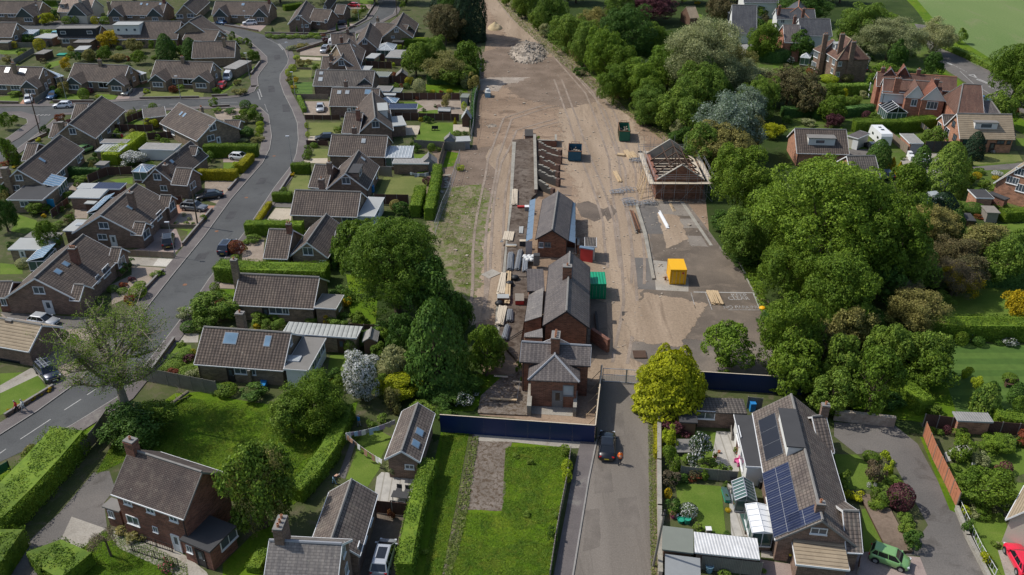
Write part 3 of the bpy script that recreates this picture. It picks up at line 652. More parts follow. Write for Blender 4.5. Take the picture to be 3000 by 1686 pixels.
def house(label,e1,e2,r,he=2.5,pitch=None,wall="brick_buff",roof="roof_brown",ov=0.3,feats=(),name="house",cat="house",th=None,hip=(0,0),gable=("upvc","upvc"),d2=None,ridge="cap_grey",clad=(None,None),trim="upvc",sgn=None,group="brick houses and bungalows",wing=False,pipe=True,ext=0.25,zb=0.0):
 """near eaves read at e1,e2, ridge read at r; the rest follows from the slope"""
 A,B=G(e1,he),G(e2,he);U=(B-A);L=U.length;U.normalize();N0=Vector((-U.y,U.x,0));rp=S(r);best=None
 for s in((1,-1)if sgn is None else(sgn,)):
  N=N0*s
  if pitch is None:
   q=hit(r,A,U);d=(q-A).dot(N)
   if d>0.5:best=(0,N,d,q.z-he);break
  else:
   lo,hi=0.3,14.0;tp=math.tan(R_(pitch));f=lambda d:proj(A+N*d+Vector((0,0,d*tp)))[1]-rp[1]
   if f(lo)*f(hi)>0:continue
   for _ in range(40):
    m=(lo+hi)/2
    if f(lo)*f(m)<=0:hi=m
    else:lo=m
   e=abs(proj(A+N*lo+Vector((0,0,lo*tp)))[0]-rp[0])
   if best is None or e<best[0]:best=(e,N,lo,lo*tp)
 if best is None:raise ValueError("no ridge for "+label)
 _,N,d,hr=best;Z=Vector((0,0,1));zr=he+hr;D2=d if d2 is None else d2;he2=zr-hr*min(1.0,D2/d)if d2 is not None and D2<d else he
 if d2 is not None and D2>d:he2=he
 W=d+D2;h=House();h.A,h.U,h.N,h.L,h.d,h.hr,h.he,h.zr,h.W=A,U,N,L,d,hr,he,zr,W
 at=lambda u,v,z:Vector((A.x,A.y,0))+U*u+N*v+Z*z
 h.at=at;base=at(L/2,W/2,0);own=th is None;NOGO.append([at(u,v,0)[:2]for u,v in((-1,-1.2),(L+1,-1.2),(L+1,W+1),(-1,W+1))])
 if own:th=thing(name,label,cat,base,group)
 h.th=th;g0=ext
 i0=ov;j1=W-ov;wl=MB();sl=hr/d;sl2=(zr-he2)/D2
 ul,ur=g0,L-g0
 wz=lambda v:(he+(v)*sl-.1)if v<=d else(zr-(v-d)*sl2-.1)
 if hip[0]or hip[1]or True:
  lowz=he-.05
  P=lambda u,v,z:at(u,v,z)
  wl.face(P(ul,i0,zb),P(ur,i0,zb),P(ur,i0,wz(i0)),P(ul,i0,wz(i0)));wl.face(P(ur,j1,zb),P(ul,j1,zb),P(ul,j1,wz(j1)),P(ur,j1,wz(j1)))
  for u,hp,fl in((ul,hip[0],1),(ur,hip[1],0)):
   if hp:vs=[P(u,i0,zb),P(u,j1,zb),P(u,j1,wz(j1)),P(u,i0,wz(i0))]
   else:vs=[P(u,i0,zb),P(u,j1,zb),P(u,j1,wz(j1)),P(u,d,zr-.1),P(u,i0,wz(i0))]
   wl.face(*(vs[::-1]if fl else vs))
 w_o=part("wing_wall" if not own else "wall",wl,wall,th);h.wall=w_o
 t=0.14;rf=MB();a0,a1=0.0,L;h0,h1=hip
 c={'n0':at(a0,0,he),'n1':at(a1,0,he),'f0':at(a0,W,he2),'f1':at(a1,W,he2),'r0':at(a0+h0,d,zr),'r1':at(a1-h1,d,zr)}
 dn={k:v-Z*t for k,v in c.items()}
 def slab(ks,hpm=0):
  top=[c[k]for k in ks];bot=[dn[k]for k in ks];n=len(ks);nn=(top[1]-top[0]).cross(top[2]-top[0])
  if nn.z<0:top=top[::-1];bot=bot[::-1]
  rf.add(top+bot,[tuple(range(n)),tuple(range(n,2*n))[::-1]]+[(i,n+i,n+(i+1)%n,(i+1)%n)for i in range(n)],0)
 slab(['n0','n1','r1','r0']);slab(['f1','f0','r0','r1'])
 if h0:slab(['f0','n0','r0'])
 if h1:slab(['n1','f1','r1'])
 def rl(p,q):rf.tube(p+Z*.03,q+Z*.03,0.13,n=5,mi=1)
 rl(c['r0'],c['r1'])
 if h0:rl(c['n0'],c['r0']);rl(c['f0'],c['r0'])
 if h1:rl(c['n1'],c['r1']);rl(c['f1'],c['r1'])
 r_o=part("wing_roof" if not own else "roof",rf,[roof,ridge],th);h.roof=r_o
 for u,sg,hp,gm in((0,-1,h0,gable[0]),(L,1,h1,gable[1])):
  if hp or gm is None:continue
  b=MB()
  for(v0,z0),(v1,z1)in(((0,he),(d,zr)),((W,he2),(d,zr))):
   p=at(u,v0,z0-.24);q=at(u,v1,z1-.24);b.obox(p,q-p,U*(0.05*sg),Z*.25)
  part("bargeboard",b,gm,th)
 for vv,zz in((-.08,he),(W,he2)):part("gutter",MB().obox(at(0,vv,zz-.16),U*L,N*.08,Z*.12),trim,th)
 if pipe:
  pp=MB();pp.tube(at(ul+.15,i0-.08,0),at(ul+.15,i0-.08,he-.1),.05,n=5)
  if own:part("drainpipe",pp,"fascia_dark",th)
 nz=Vector((0,0,1));slopeN=(N*(-sl)+nz).normalized();slope2=(N*sl2+nz).normalized();up=(N*d+Z*hr).normalized();up2=(-N*D2+Z*(zr-he2)).normalized()
 h.slopeN,h.up=slopeN,up
 walls={'n':(at(0,i0,0),-N,U),'f':(at(0,j1,0),N,-U),'a':(at(ul,0,0),-U,-N),'b':(at(ur,0,0),U,N)}
 for f in feats:
  k=f[0]
  if k in('s','s2'):
   nn,uu=(slopeN,up)if k=='s' else(slope2,up2);q=hit(f[1],at(0,d,zr),nn);ww,hh=f[2],f[3];gl=f[4]if len(f)>4 else "glass_sky"
   mb=MB().obox(q-U*(ww/2+.07)-uu*(hh/2+.07)-nn*.05,U*(ww+.14),uu*(hh+.14),nn*.13);s_o=part("skylight",mb,"lead",r_o)
   part("pane",MB().obox(q-U*ww/2-uu*hh/2+nn*.02,U*ww,uu*hh,nn*.075),gl,s_o)
  elif k=='pv':
   q=hit(f[1],at(0,d,zr),slopeN);ww,hh,nx,ny=f[2],f[3],f[4],f[5];fr=MB().obox(q-U*ww/2-up*hh/2+slopeN*.04,U*ww,up*hh,slopeN*.06);s_o=part("solar_array",fr,"lead",r_o)
   cw,ch=ww/nx,hh/ny
   for i in range(nx):
    for j in range(ny):part("solar_panel",MB().obox(q-U*(ww/2-i*cw-.02)-up*(hh/2-j*ch-.02)+slopeN*.05,U*(cw-.04),up*(ch-.04),slopeN*.065),f[6]if len(f)>6 else "panels",s_o)
  elif k=='c':
   hc=f[2];q=G(f[1],zr+hc);uu=(q-A).dot(U);vv=(q-A).dot(N);o=dict(wx=.8,wy=.6,pots=2,wall=wall,z0=None);o.update(f[3]if len(f)>3 else{})
   z0=o.pop('z0');vc=min(max(vv,0),W);zz=(he+vc*sl if vc<d else zr-(vc-d)*sl2)-.5
   if uu<0.3 or uu>L-.3 or vv<.2 or vv>W-.2:zz=0
   chimney(th,at(uu,vv,0),zz if z0 is None else z0,zr+hc,U=(-N if abs(U.x)<abs(N.x)else U)if o.pop('turn',0)==0 else N,**o)
  elif k=='w':
   o=dict(bars=1);o.update(f[5]if len(f)>5 else{});p0,nn,uu=walls[f[1]];q=hit(f[2],p0,nn);window(th,q,uu,nn,f[3],f[4],**o)
  elif k=='d':
   p0,nn,uu=walls[f[1]];q=hit(f[2],p0,nn);door(th,q,uu,nn,*(f[3:]))
  elif k=='g':
   za=f[3];q=G(f[1],za);uu=(q-A).dot(U);vv=(q-A).dot(N);ww=f[2];o=dict(face="cladding_dark",z1=he-.1,ww=min(1.9,f[2]-.8),wh=1.15,bars=2);o.update(f[4]if len(f)>4 else{})
   sp=(za-(he-.05))/(ww/2)if 'eave' not in o else(za-o['eave'])/(ww/2);ez=za-sp*ww/2;vb=(za-he)/sl+.1;vb2=max(.1,(ez-he)/sl+.1)
   k2=ww/2;gr=MB()
   for s in(-1,1):
    a_,b_,c_,d_=at(uu+s*k2,vv,ez),at(uu,vv,za),at(uu,vb,za),at(uu+s*k2,vb2,ez);tp_=[a_,b_,c_,d_]
    if(b_-a_).cross(c_-a_).z<0:tp_=tp_[::-1]
    gr.add(tp_+[p-Z*.12 for p in tp_],[(0,1,2,3),(7,6,5,4)]+[(i,4+i,4+(i+1)%4,(i+1)%4)for i in range(4)])
   part("porch_roof" if 0 else "front_gable_roof",gr,o.get('roof',roof),th)
   i_=.18;wv=vv+.2;wb=MB();k3=k2-.25
   wb.add([at(uu-k3,wv,0),at(uu+k3,wv,0),at(uu+k3,wv,ez),at(uu-k3,wv,ez)],[(0,1,2,3)]);wb.add([at(uu-k3,wv,0),at(uu-k3,i0+.3,0),at(uu-k3,i0+.3,ez),at(uu-k3,wv,ez)],[(3,2,1,0)])
   wb.add([at(uu+k3,wv,0),at(uu+k3,i0+.3,0),at(uu+k3,i0+.3,ez),at(uu+k3,wv,ez)],[(0,1,2,3)]);fw=part("front_gable_wall",wb,wall,th)
   part("gable_cladding",MB().face(at(uu-k2+.1,wv-.03,ez-.08),at(uu+k2-.1,wv-.03,ez-.08),at(uu,wv-.03,za-.12)),o['face'],th)
   bb=MB()
   for s in(-1,1):p=at(uu+s*k2,vv,ez-.2);q2=at(uu,vv,za-.2);bb.obox(p,q2-p,-N*.04,Z*.21)
   part("bargeboard",bb,o.get('trim',"upvc"),th)
   if o['ww']>0:window(th,at(uu+o.get('wo',0),wv,ez-.25-o['wh']/2),U,-N,o['ww'],o['wh'],bars=o['bars'])
  elif k=='dm':
   q=hit(f[1],at(0,0,he),slopeN);ww,hh=f[2],f[3];o=dict(wall="render_white",roof="felt",wins=((0,.9,.8),),pitch=0);o.update(f[4]if len(f)>4 else{})
   uu=(q-A).dot(U);vv=(q-A).dot(N);zt=q.z+hh;vb=min((zt-he)/sl,d+.3);bx=MB();bx.obox(at(uu-ww/2,vv,q.z-.3),U*ww,N*(vb-vv),Z*(hh+.3));dm=part("dormer",bx,o['wall'],th)
   part("dormer_roof",MB().obox(at(uu-ww/2-.15,vv-.2,zt),U*(ww+.3),N*(vb-vv+.2),Z*.14),o['roof'],dm)
   for wo,w1,w2 in o['wins']:window(dm,at(uu+wo,vv,q.z+hh*.52),U,-N,w1,w2,bars=0,sill=False,name="dormer_window")
  elif k=='p':p0,nn,uu=walls[f[1]];q=hit(f[2],p0,nn);part('wall_panel',MB().obox(q-uu*f[3]/2-Z*f[4]/2,uu*f[3],Z*f[4],nn*.03),f[5],th)
  elif k=='t':
   u,sg=(ul,-1)if f[1]=='a' else(ur,1);k_=f[2];part('gable_cladding',MB().face(*[at(u+sg*.04,v_,z_-.12)for v_,z_ in((d-(1-k_)*d,he+hr*k_),(d+(1-k_)*d,he+hr*k_),(d,zr))]),f[3],th)
  elif k=='a':q=G(f[1],zr+1.5);aerial(th,at((q-A).dot(U),(q-A).dot(N),zr),U)
 return h
def parallelogram(p0,p1,p2,z,w=None):
 a,b=G(p0,z),G(p1,z);U=(b-a);c=G(p2,z);L=U.length;U.normalize();N=Vector((-U.y,U.x,0));d=(c-a).dot(N)
 if d<0:N,d=-N,-d
 return a,U,N,L,d
def flat(label,p0,p1,p2,h=2.4,wall="brick_brown",roof="felt",trim="upvc",ov=.18,name="garage",cat="garage",th=None,wins=(),group=None,tilt=0.0,th_=.16,zb=0):
 """flat roofed block: p0-p1 the near roof edge, p2 a far corner beyond p0"""
 a,U,N,L,D=parallelogram(p0,p1,p2,h);Z=Vector((0,0,1));at=lambda u,v,z:Vector((a.x,a.y,0))+U*u+N*v+Z*z
 own=th is None;NOGO.append([at(u,v,0)[:2]for u,v in((-.7,-.7),(L+.7,-.7),(L+.7,D+.7),(-.7,D+.7))])
 if own:th=thing(name,label,cat,at(L/2,D/2,0),group or "flat roofed garages and outbuildings")
 wl=MB().obox(at(ov,ov,zb),U*(L-2*ov),N*(D-2*ov),Z*(h-th_-zb));part("wall" if own else "extension_wall",wl,wall,th)
 r=MB();vs=[at(0,0,h-th_),at(L,0,h-th_),at(L,D,h-th_+tilt),at(0,D,h-th_+tilt)];vs+=[v+Z*th_ for v in vs]
 fs=[(3,2,1,0),(4,5,6,7),(0,1,5,4),(1,2,6,5),(2,3,7,6),(3,0,4,7)]
 if U.cross(N).z<0:fs=[f[::-1]for f in fs]
 r.add(vs,fs);ro=part("roof" if own else "extension_roof",r,roof,th)
 if trim:
  tb=MB();tb.obox(at(-.03,-.05,h-.2),U*(L+.06),N*.05,Z*.2);tb.obox(at(-.05,-.03,h-.2),U*.05,N*(D+.06),Z*.2);tb.obox(at(L,-.03,h-.2),U*.05,N*(D+.06),Z*.2);part("fascia",tb,trim,th)
 walls={'n':(at(0,ov,0),-N,U),'a':(at(ov,0,0),-U,-N),'b':(at(L-ov,0,0),U,N)}
 for f in wins:
  p0_,nn,uu=walls[f[1]];q=hit(f[2],p0_,nn)
  if f[0]=='w':window(th,q,uu,nn,f[3],f[4],**(f[5]if len(f)>5 else dict(bars=1)))
  elif f[0]=='d':door(th,q,uu,nn,*(f[3:]))
  elif f[0]=='gd':
   gd=MB();o=Vector((q.x,q.y,0))-uu*f[3]/2-nn*.02;gd.obox(o,uu*f[3],Z*f[4],nn*.08);part("garage_door",gd,f[5],th)
 if any(f[0]=='rl' for f in wins):pass
 h_=House();h_.th=th;h_.at=at;h_.L=L;h_.D=D;h_.U=U;h_.N=N;h_.h=h;h_.roof=ro;return h_
def lean(th,l0,l1,h0,h1,zl,zh,wall,roof):
 """single slope roof: low edge l0-l1, high edge h0-h1, with its walls"""
 P=[G(l0,zl),G(h0,zh),G(h1,zh),G(l1,zl)];Z=Vector((0,0,.12));n=(P[1]-P[0]).cross(P[2]-P[0]);P=P if n.z>0 else P[::-1];mb=MB();mb.add(P+[p-Z for p in P],[(0,1,2,3),(7,6,5,4)]+[(i,4+i,4+(i+1)%4,(i+1)%4)for i in range(4)]);part("wing_roof",mb,roof,th)
 c=sum(P,Vector())/4;Q=[p.lerp(Vector((c.x,c.y,p.z)),.06)-Z for p in P];w_=MB()
 for i in range(4):a,b=Q[i],Q[(i+1)%4];w_.face((a.x,a.y,0),(b.x,b.y,0),b,a)
 part("wing_wall",w_,wall,th)
def rooflight(h,q,w,l,glass="glass_sky"):
 p=G(q,h.h+.1);Z=Vector((0,0,1));o=p-h.U*w/2-h.N*l/2;r=part("rooflight",MB().obox(o-Z*.1,h.U*w,h.N*l,Z*.2),"upvc",h.roof)
 part("pane",MB().obox(o+h.U*.08+h.N*.08+Z*.1,h.U*(w-.16),h.N*(l-.16),Z*.03),glass,r)
def conservatory(p0,p1,p2,th=None,label=None,h=2.3,rise=.9,glass="glass_sky",hipped=False,bars=5,low=.5,wall="brick_brown",lean=False,name="conservatory",fr="upvc"):
 """white framed glazed room; p0-p1 near roof edge, p2 far corner beyond p0. lean: highest along the far edge, else a pyramid or ridge"""
 a,U,N,L,D=parallelogram(p0,p1,p2,h);Z=Vector((0,0,1));at=lambda u,v,z:Vector((a.x,a.y,0))+U*u+N*v+Z*z
 if th is None:th=thing(name,label,"conservatory",at(L/2,D/2,0),"white framed conservatories")
 part("dwarf_wall",MB().obox(at(.05,.05,0),U*(L-.1),N*(D-.1),Z*low),wall,th)
 g=MB().obox(at(.09,.09,low),U*(L-.18),N*(D-.18),Z*(h-low));part("side_glazing",g,"glass_green",th)
 f=MB();nb=max(2,int(L/1.0));nd=max(2,int(D/1.0))
 for i in range(nb+1):
  for v in(0,D-.08):f.obox(at(i*(L-.08)/nb,v,low),U*.08,N*.08,Z*(h-low))
 for j in range(nd+1):
  for u in(0,L-.08):f.obox(at(u,j*(D-.08)/nd,low),U*.08,N*.08,Z*(h-low))
 for zz in(low,h-.12):
  f.obox(at(-.01,-.01,zz),U*(L+.02),N*.1,Z*.12);f.obox(at(-.01,D-.09,zz),U*(L+.02),N*.1,Z*.12);f.obox(at(-.01,.09,zz),U*.1,N*(D-.18),Z*.12);f.obox(at(L-.09,.09,zz),U*.1,N*(D-.18),Z*.12)
 part("frame",f,fr,th)
 c=[at(-.1,-.1,h),at(L+.1,-.1,h),at(L+.1,D+.1,h),at(-.1,D+.1,h)];rg=MB();rb=MB()
 def pan(p,q,r,s):
  n=(q-p).cross(r-p);vs=[p,q,r,s]
  if n.z<0:vs=vs[::-1]
  rg.add(vs,[(0,1,2,3)])
 def bar(p,q):rb.tube(p+Z*.03,q+Z*.03,.055,n=4)
 if lean:
  c[2]=c[2]+Z*rise;c[3]=c[3]+Z*rise;pan(*c)
  for i in range(bars+1):t=i/bars;bar(c[0].lerp(c[1],t),c[3].lerp(c[2],t))
  bar(c[0],c[1])
 else:
  long_u=L>=D;k=min(L,D)/2
  if long_u:r0,r1=at(k if hipped else-.1,D/2,h+rise),at(L-k if hipped else L+.1,D/2,h+rise)
  else:r0,r1=at(L/2,k if hipped else-.1,h+rise),at(L/2,D-k if hipped else D+.1,h+rise)
  if hipped and abs(L-D)<.8:r1=r0+(U if long_u else N)*.1
  if long_u:pan(c[0],c[1],r1,r0);pan(c[2],c[3],r0,r1);ends=((c[3],c[0],r0),(c[1],c[2],r1));sides=((c[0],c[1]),(c[3],c[2]))
  else:pan(c[1],c[2],r1,r0);pan(c[3],c[0],r0,r1);ends=((c[0],c[1],r0),(c[2],c[3],r1));sides=((c[0],c[3]),(c[1],c[2]))
  for e in ends:pan(e[0],e[1],e[2],e[2]);bar(e[0],e[2]);bar(e[1],e[2]);bar(e[0].lerp(e[1],.5),e[2])
  for s0,s1 in sides:
   for i in range(1,bars):t=i/bars;bar(s0.lerp(s1,t),r0.lerp(r1,t))
  bar(r0,r1)
  for i in range(4):bar(c[i],c[(i+1)%4])
 part("roof_glazing",rg,glass,th);part("roof_bars",rb,fr,th);return th
def shed(label,e1,e2,r,he=1.9,wall="shed_wood",roof="felt",pitch=None,name="garden_shed",**kw):
 return house(label,e1,e2,r,he=he,wall=wall,roof=roof,pitch=pitch,name=name,cat="shed",ov=.12,ext=.08,gable=(None,None),ridge=roof,trim=roof,group="garden sheds",pipe=False,**kw)
def fence(label,pts,h=1.7,mat="fence_brown",post="timber_grey",step=1.85,rail=None,name="panel_fence",cat="fence",cap=True,pw=.1,z0=0,group="garden fences"):
 P=[G(p,0)for p in pts];c=sum(P,Vector())/len(P);o=thing(name,label,cat,c,group);Z=Vector((0,0,1));cnt=0
 for a,b in zip(P[:-1],P[1:]):
  L=(b-a).length;n=max(1,round(L/step));d=(b-a)/n;u=d.normalized();nn=Vector((-u.y,u.x,0))
  for i in range(n+1):
   p=a+d*i
   if i<n or b is P[-1]:part("post",MB().box((p.x,p.y,z0),(pw,pw,h+.05),U=u),post,o)
   if i<n:part("panel",MB().obox(p+u*pw/2-nn*.02+Z*(z0+.08),u*(d.length-pw),nn*.04,Z*(h-.08)),mat,o)
 return o
def wall(label,pts,h=.6,w=.22,mat="brick_brown",cap="cap_grey",name="garden_wall",group="low garden walls",z0=0):
 P=[G(p,0)for p in pts];c=sum(P,Vector())/len(P);mb=MB();cp=MB()
 for a,b in zip(P[:-1],P[1:]):
  u=(b-a).normalized();L=(b-a).length+w*.5;m=(a+b)/2;mb.box((m.x,m.y,z0),(L,w,h),U=u);cp.box((m.x,m.y,z0+h),(L+.02,w+.08,.07),U=u)
 o=thing(name,label,"wall",c,group);part("brickwork",mb,mat,o);part("coping",cp,cap,o);return o
def railing(label,pts,h=1.0,mat="pipe_black",step=.28,name="railing",post=1.8,rails=2,spike=0):
 P=[G(p,0)for p in pts];c=sum(P,Vector())/len(P);o=thing(name,label,"railing",c,"railings and wire fences");Z=Vector((0,0,1));b_=MB();r_=MB();p_=MB()
 for a,b in zip(P[:-1],P[1:]):
  L=(b-a).length;n=max(1,int(L/step))
  for i in range(n+1):p=a.lerp(b,i/n);b_.tube(p+Z*.06,p+Z*(h+spike),.018,n=4)
  for k in range(rails):z=Z*(h*(1-.85*k/max(1,rails-1)));r_.tube(a+z,b+z,.025,n=4)
  m=max(1,int(L/post))
  for i in range(m+1):p=a.lerp(b,i/m);p_.tube(p,p+Z*(h+.05),.045,n=5)
 part("bars",b_,mat,o);part("rail",r_,mat,o);part("posts",p_,mat,o);return o
CARS={'hatch':(4.15,1.78,1.46,.92,.27,.43,.84,.96,.72),'saloon':(4.75,1.84,1.44,.92,.27,.42,.72,.86,.72),'estate':(4.6,1.82,1.50,.93,.26,.40,.88,.975,.75),'suv':(4.65,1.88,1.68,1.05,.24,.38,.86,.965,.92),'small':(3.55,1.65,1.48,.93,.20,.38,.90,.975,.78),'mpv':(4.5,1.82,1.64,1.0,.16,.36,.88,.975,.80),'van':(4.9,1.95,1.95,1.15,.13,.25,.97,.995,.95),'coupe':(4.45,1.85,1.36,.88,.30,.47,.68,.90,.70)}
PAINT=dict(white=(0.74,0.75,0.76),silver=(0.47,0.49,0.51),black=(0.012,0.014,0.018),navy=(0.018,0.028,0.055),grey=(0.19,0.205,0.22),red=(0.52,0.012,0.02),green=(0.24,0.46,0.17),teal=(0.10,0.42,0.48),blue=(0.03,0.10,0.22),bronze=(0.36,0.36,0.32),palered=(0.72,0.02,0.06))
def car(style,paint,label,p,heading,rack=None,rails=False):
 """p = ground point under the middle; heading = a photo point the nose aims at"""
 L,W,H,zb,f0,f1,r1,r0,zn=CARS[style];pk="paint_"+paint
 M(pk,PAINT[paint],0.28,0.25 if paint not in('white','red','palered')else 0.0,var=0.02,spec=0.5,coat=0.7)
 c=G(p,0.0);t=G(heading,0.0)-c;rz=math.atan2(t.y,t.x);o=thing("van" if style=='van' else "parked_car",label,"van" if style=='van' else "car",(0,0,0),"cars and vans parked along the streets and drives")
 X=lambda f:L/2-L*f;hw=W/2;st=[]
 def sec(x,w,z0,zt,zm=None):
  zm=(z0+zt)/2 if zm is None else zm
  pts=[(x,w*.86,z0),(x,w*.98,z0+.12),(x,w,zm),(x,w*.96,zt-.09),(x,w*.86,zt)]
  return pts+[(q[0],-q[1],q[2])for q in pts[::-1]]
 ss=[sec(X(0),hw*.66,.34,zn-.14),sec(X(.015),hw*.82,.24,zn-.05),sec(X(.06),hw*.95,.2,zn+.02),sec(X(.14),hw*.99,.19,zn+.08),sec(X(f0),hw,.19,zb-.01),sec(X((f0+r0)/2),hw,.19,zb+.02),sec(X(r0-.03),hw*.99,.19,zb+.04),sec(X(min(.975,r0+.005)),hw*.95,.22,zb+.01),sec(X(.99),hw*.88,.26,zb-.12),sec(X(1.0),hw*.74,.34,zb-.25)]
 b=MB();n=10
 for s_ in ss:b.v+=s_
 for i in range(len(ss)-1):
  for j in range(n):b.f.append((i*n+j,i*n+(j+1)%n,(i+1)*n+(j+1)%n,(i+1)*n+j));b.m.append(0)
 b.f.append(tuple(range(n))[::-1]);b.m.append(0);b.f.append(tuple(range((len(ss)-1)*n,len(ss)*n)));b.m.append(0)
 wb,wr=hw*.90,hw*.72;zt=H-.06;q0=[Vector((X(f0),wb,zb)),Vector((X(f1),wr,zt)),Vector((X(r1),wr,zt)),Vector((X(r0),wb*.96,zb+.02))];mir=lambda v:Vector((v.x,-v.y,v.z))
 body=part("body",b,pk,o,smooth=True)
 rf=MB();a1,a2=X(f1),X(r1);z=zt
 ring=lambda e,zz:[Vector((a1+e,wr+e*.6,zz)),Vector((a2-e,wr+e*.6,zz)),Vector((a2-e,-wr-e*.6,zz)),Vector((a1+e,-wr-e*.6,zz))]
 r_a,r_b,r_c=ring(.04,z-.02),ring(.0,z+.045),ring(-.16,z+.075);rf.add(r_a+r_b+r_c,[(0,1,5,4),(1,2,6,5),(2,3,7,6),(3,0,4,7),(4,5,9,8),(5,6,10,9),(6,7,11,10),(7,4,8,11),(8,9,10,11),(3,2,1,0)])
 for s in(1,-1):
  k=lambda v:Vector((v.x,v.y*s,v.z));rf.tube(k(q0[0]),k(q0[1]),.05,n=5);rf.tube(k(q0[3]),k(q0[2]),.07,n=5);rf.tube(k(q0[0].lerp(q0[3],.42)),k(q0[1].lerp(q0[2],.34)),.04,n=4)
  if style!='coupe':rf.tube(k(q0[0].lerp(q0[3],.76)),k(q0[1].lerp(q0[2],.80)),.05,n=4)
 part("roof",rf,pk if paint!='black' or style!='x' else pk,o,smooth=False)
 i=.97
 g=lambda nm,*vs:part(nm,MB().face(*vs),"glass_car",o)
 if style=='van':g("side_window",q0[0],q0[0].lerp(q0[3],.25),q0[1].lerp(q0[2],.2),q0[1]);part("side_panel",MB().face(q0[0].lerp(q0[3],.25),q0[3],q0[2],q0[1].lerp(q0[2],.2)),pk,o)
 else:g("side_window",q0[0],q0[3],q0[2],q0[1])
 g("side_window",mir(q0[0]),mir(q0[1]),mir(q0[2]),mir(q0[3]));g("windscreen",mir(q0[0]),q0[0],q0[1],mir(q0[1]));g("rear_window",q0[3],mir(q0[3]),mir(q0[2]),q0[2])
 wr_=.33 if H>1.6 else.31
 for fx in(.185,.815):
  for s in(1,-1):
   x=X(fx);y=s*(hw-.10);ty=part("wheel",MB().tube((x,y-.12*s,wr_),(x,y+.125*s,wr_),wr_,n=16),"tyre",o);part("rim",MB().tube((x,y+.10*s,wr_),(x,y+.135*s,wr_),wr_*.64,n=10),"rim_metal",ty)
   part("wheel_arch",MB().tube((x,y-.1*s,wr_+.03),(x,y+.108*s,wr_+.03),wr_+.07,n=16),"black_plastic",o)
 for s in(1,-1):
  part("headlight",MB().box((X(.035),s*hw*.70,zn-.17),(.20,.34,.13),rz=-s*.35),"lamp_clear",o);part("tail_light",MB().box((X(.985),s*hw*.74,zb-.22),(.13,.26,.16),rz=s*.3),"lamp_red",o)
  part("wing_mirror",MB().box((X(f0+.05),s*(hw+.06),zb-.02),(.14,.22,.13)),pk,o)
 part("number_plate",MB().box((X(1.0)-.012,0,.48),(.03,.52,.11)),"plate_yellow",o);part("number_plate",MB().box((X(0)+.012,0,.40),(.03,.52,.11)),"plate_white",o)
 part("grille",MB().box((X(0)-.005,0,.40),(.03,hw*.9,.20)),"black_plastic",o)
 if rails:
  mb=MB()
  for s in(1,-1):mb.tube((a1-.1,s*(wr-.02),z+.12),(a2+.1,s*(wr-.02),z+.12),.025,n=4)
  part("roof_rails",mb,"galv",o)
 if rack:
  mb=MB()
  for t_ in(.25,.75):x=a1+(a2-a1)*t_;mb.tube((x,-wr,z+.16),(x,wr,z+.16),.03,n=4)
  part("roof_bars",mb,"galv",o)
 if style=='suv' or rails:part("sunroof",MB().box(((a1+a2)/2+.1,0,z+.07),((a1-a2)*.6,wr*1.3,.015)),"glass_car",o)
 o.location=c;o.rotation_euler=(0,0,rz);return o
